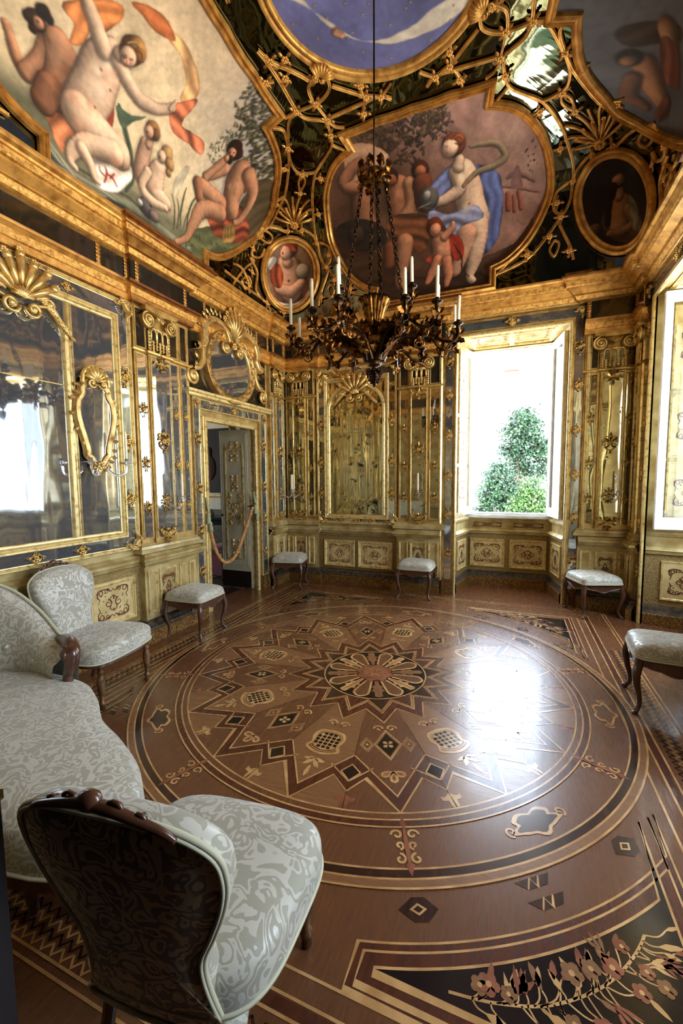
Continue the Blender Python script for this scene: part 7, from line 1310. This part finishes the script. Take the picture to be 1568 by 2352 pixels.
# candles, told apart by their place as the photograph shows them
Ci=cam.matrix_world.inverted()
def scrx(c): p=Ci@Vector(c); return p.x/-p.z
hs=rng.uniform(.165,.215,len(CAND))
for up_,nm in ((1,'upper'),(0,'lower')):
    sel=sorted([i for i,c in enumerate(CAND) if c[3]==up_],key=lambda i:scrx(CAND[i][:3]))
    words=['leftmost','second from left','third from left','fourth from left','fifth from left','sixth from left','seventh from left','eighth from left','ninth from left','tenth from left','eleventh from left','rightmost']
    for j,i in enumerate(sel):
        w=words[j] if j<len(sel)-1 else 'rightmost'
        x,y,z,_=CAND[i]; candle('candle','white candle in the chandelier, %s of its %s tier'%(w,nm),(x,y,z-.02),float(hs[i]),.0118,'candles in the chandelier',(rng.normal(0,.03),rng.normal(0,.03)))
# ---------------- outside
b=MB(); b.box((2,16.5,-5.2),(30,15,.2)); struct(b.build('ground','ground_garden'))
t=thing('facade_building','sunlit white building across the garden beyond the open window','building',(0,24,-5))
b=MB(); b.bb(-12,16,0,6,0,14.6); b.build('wall','facade',t)
b=MB(); b.bb(-12.4,16.4,-.7,6.4,14.6,15.0); b.build('roof_eave','facade_trim',t)
for i,(x,z) in enumerate(((.1,13.2),(2.55,11.6),(-.3,4.),(1.0,4.),(2.4,4.4),(-2.,11.6))):
    b=MB(); b.bb(x-.14,x+.14,-.02,.04,z-.4,z+.4); o=b.build('window','facade_trim',t); b=MB(); b.bb(x-.09,x+.09,-.03,.0,z-.34,z+.34); b.build('pane','shade_glass',o)
b=MB(); b.bb(.3,1.9,-.5,0,12.75,12.95); b.bb(.55,1.1,-.35,0,12.55,12.75); b.build('balcony_ledge','facade_trim',t)
def tree(label,loc,h,crown,mleaf,n,seed,ls=.10):
    t=thing('tree',label,'tree',loc); r=np.random.default_rng(seed)
    b=MB(); b.tube(cat_rom([(0,0,0),(.05,0,h*.3),(-.04,.05,h*.6),(.03,0,h*.85)],5),np.linspace(.14,.04,16),8)
    for c in crown: b.tube(cat_rom([(0,0,h*.45),(c[0]*.5,c[1]*.5,c[2]*.85),(c[0],c[1],c[2])],4),np.linspace(.05,.015,9),5)
    b.build('trunk','bark',t)
    V_=[];F=[]
    cl=np.array(crown); wts=cl[:,3]**2; wts/=wts.sum(); ncl=n//26
    for q in range(ncl):
        c=cl[r.choice(len(cl),p=wts)]; d=r.normal(0,1,3); d/=np.linalg.norm(d); rr=c[3]*(r.random()**.33)*r.uniform(.8,1.12); p0=c[:3]+d*rr*np.array([1,1,.85])
        for k in range(26):
            p=p0+r.normal(0,.11,3); a=r.normal(0,1,3); a/=np.linalg.norm(a); e=np.cross(a,r.normal(0,1,3)); e/=np.linalg.norm(e); s=ls*r.uniform(.6,1.3); i=len(V_)
            V_+=[tuple(p-a*s*.5),tuple(p+e*s*.28),tuple(p+a*s*.5),tuple(p-e*s*.28)]; F.append((i,i+1,i+2,i+3))
    b=MB(); b.add(V_,F,0,False); b.build('foliage',mleaf,t); return t
tree('tall dark green tree in the garden, upper crown seen in the open window',(1.2,13.6,-4.8),8.6,[(.05,0,8.6,.45),(-.12,.1,8.1,.5),(.3,.1,8.2,.45),(.55,.1,7.6,.5),(-.3,0,7.3,.45),(.8,0,7.2,.42),(.2,.2,7.4,.55),(.75,0,6.6,.4),(.1,.2,6.7,.5)],'leaf_dark',9500,1,.12)
tree('bushy mid green tree in the garden, lower left in the open window',(.62,12.2,-5.1),6.6,[(.0,0,6.6,.5),(-.3,0,6.1,.42),(.3,0,6.2,.45),(-.4,.1,5.5,.42),(.1,.1,5.6,.5),(.55,.2,5.8,.4),(-.05,0,7.0,.32),(-.5,0,5.9,.25)],'leaf_dark',10500,2,.105)
tree('light green shrub tree in the garden, lower right in the open window',(1.55,11.2,-5.1),6.2,[(.0,0,5.9,.48),(.3,0,5.6,.42),(-.25,0,5.5,.45),(.1,.0,6.3,.36)],'leaf_light',8000,3,.09)
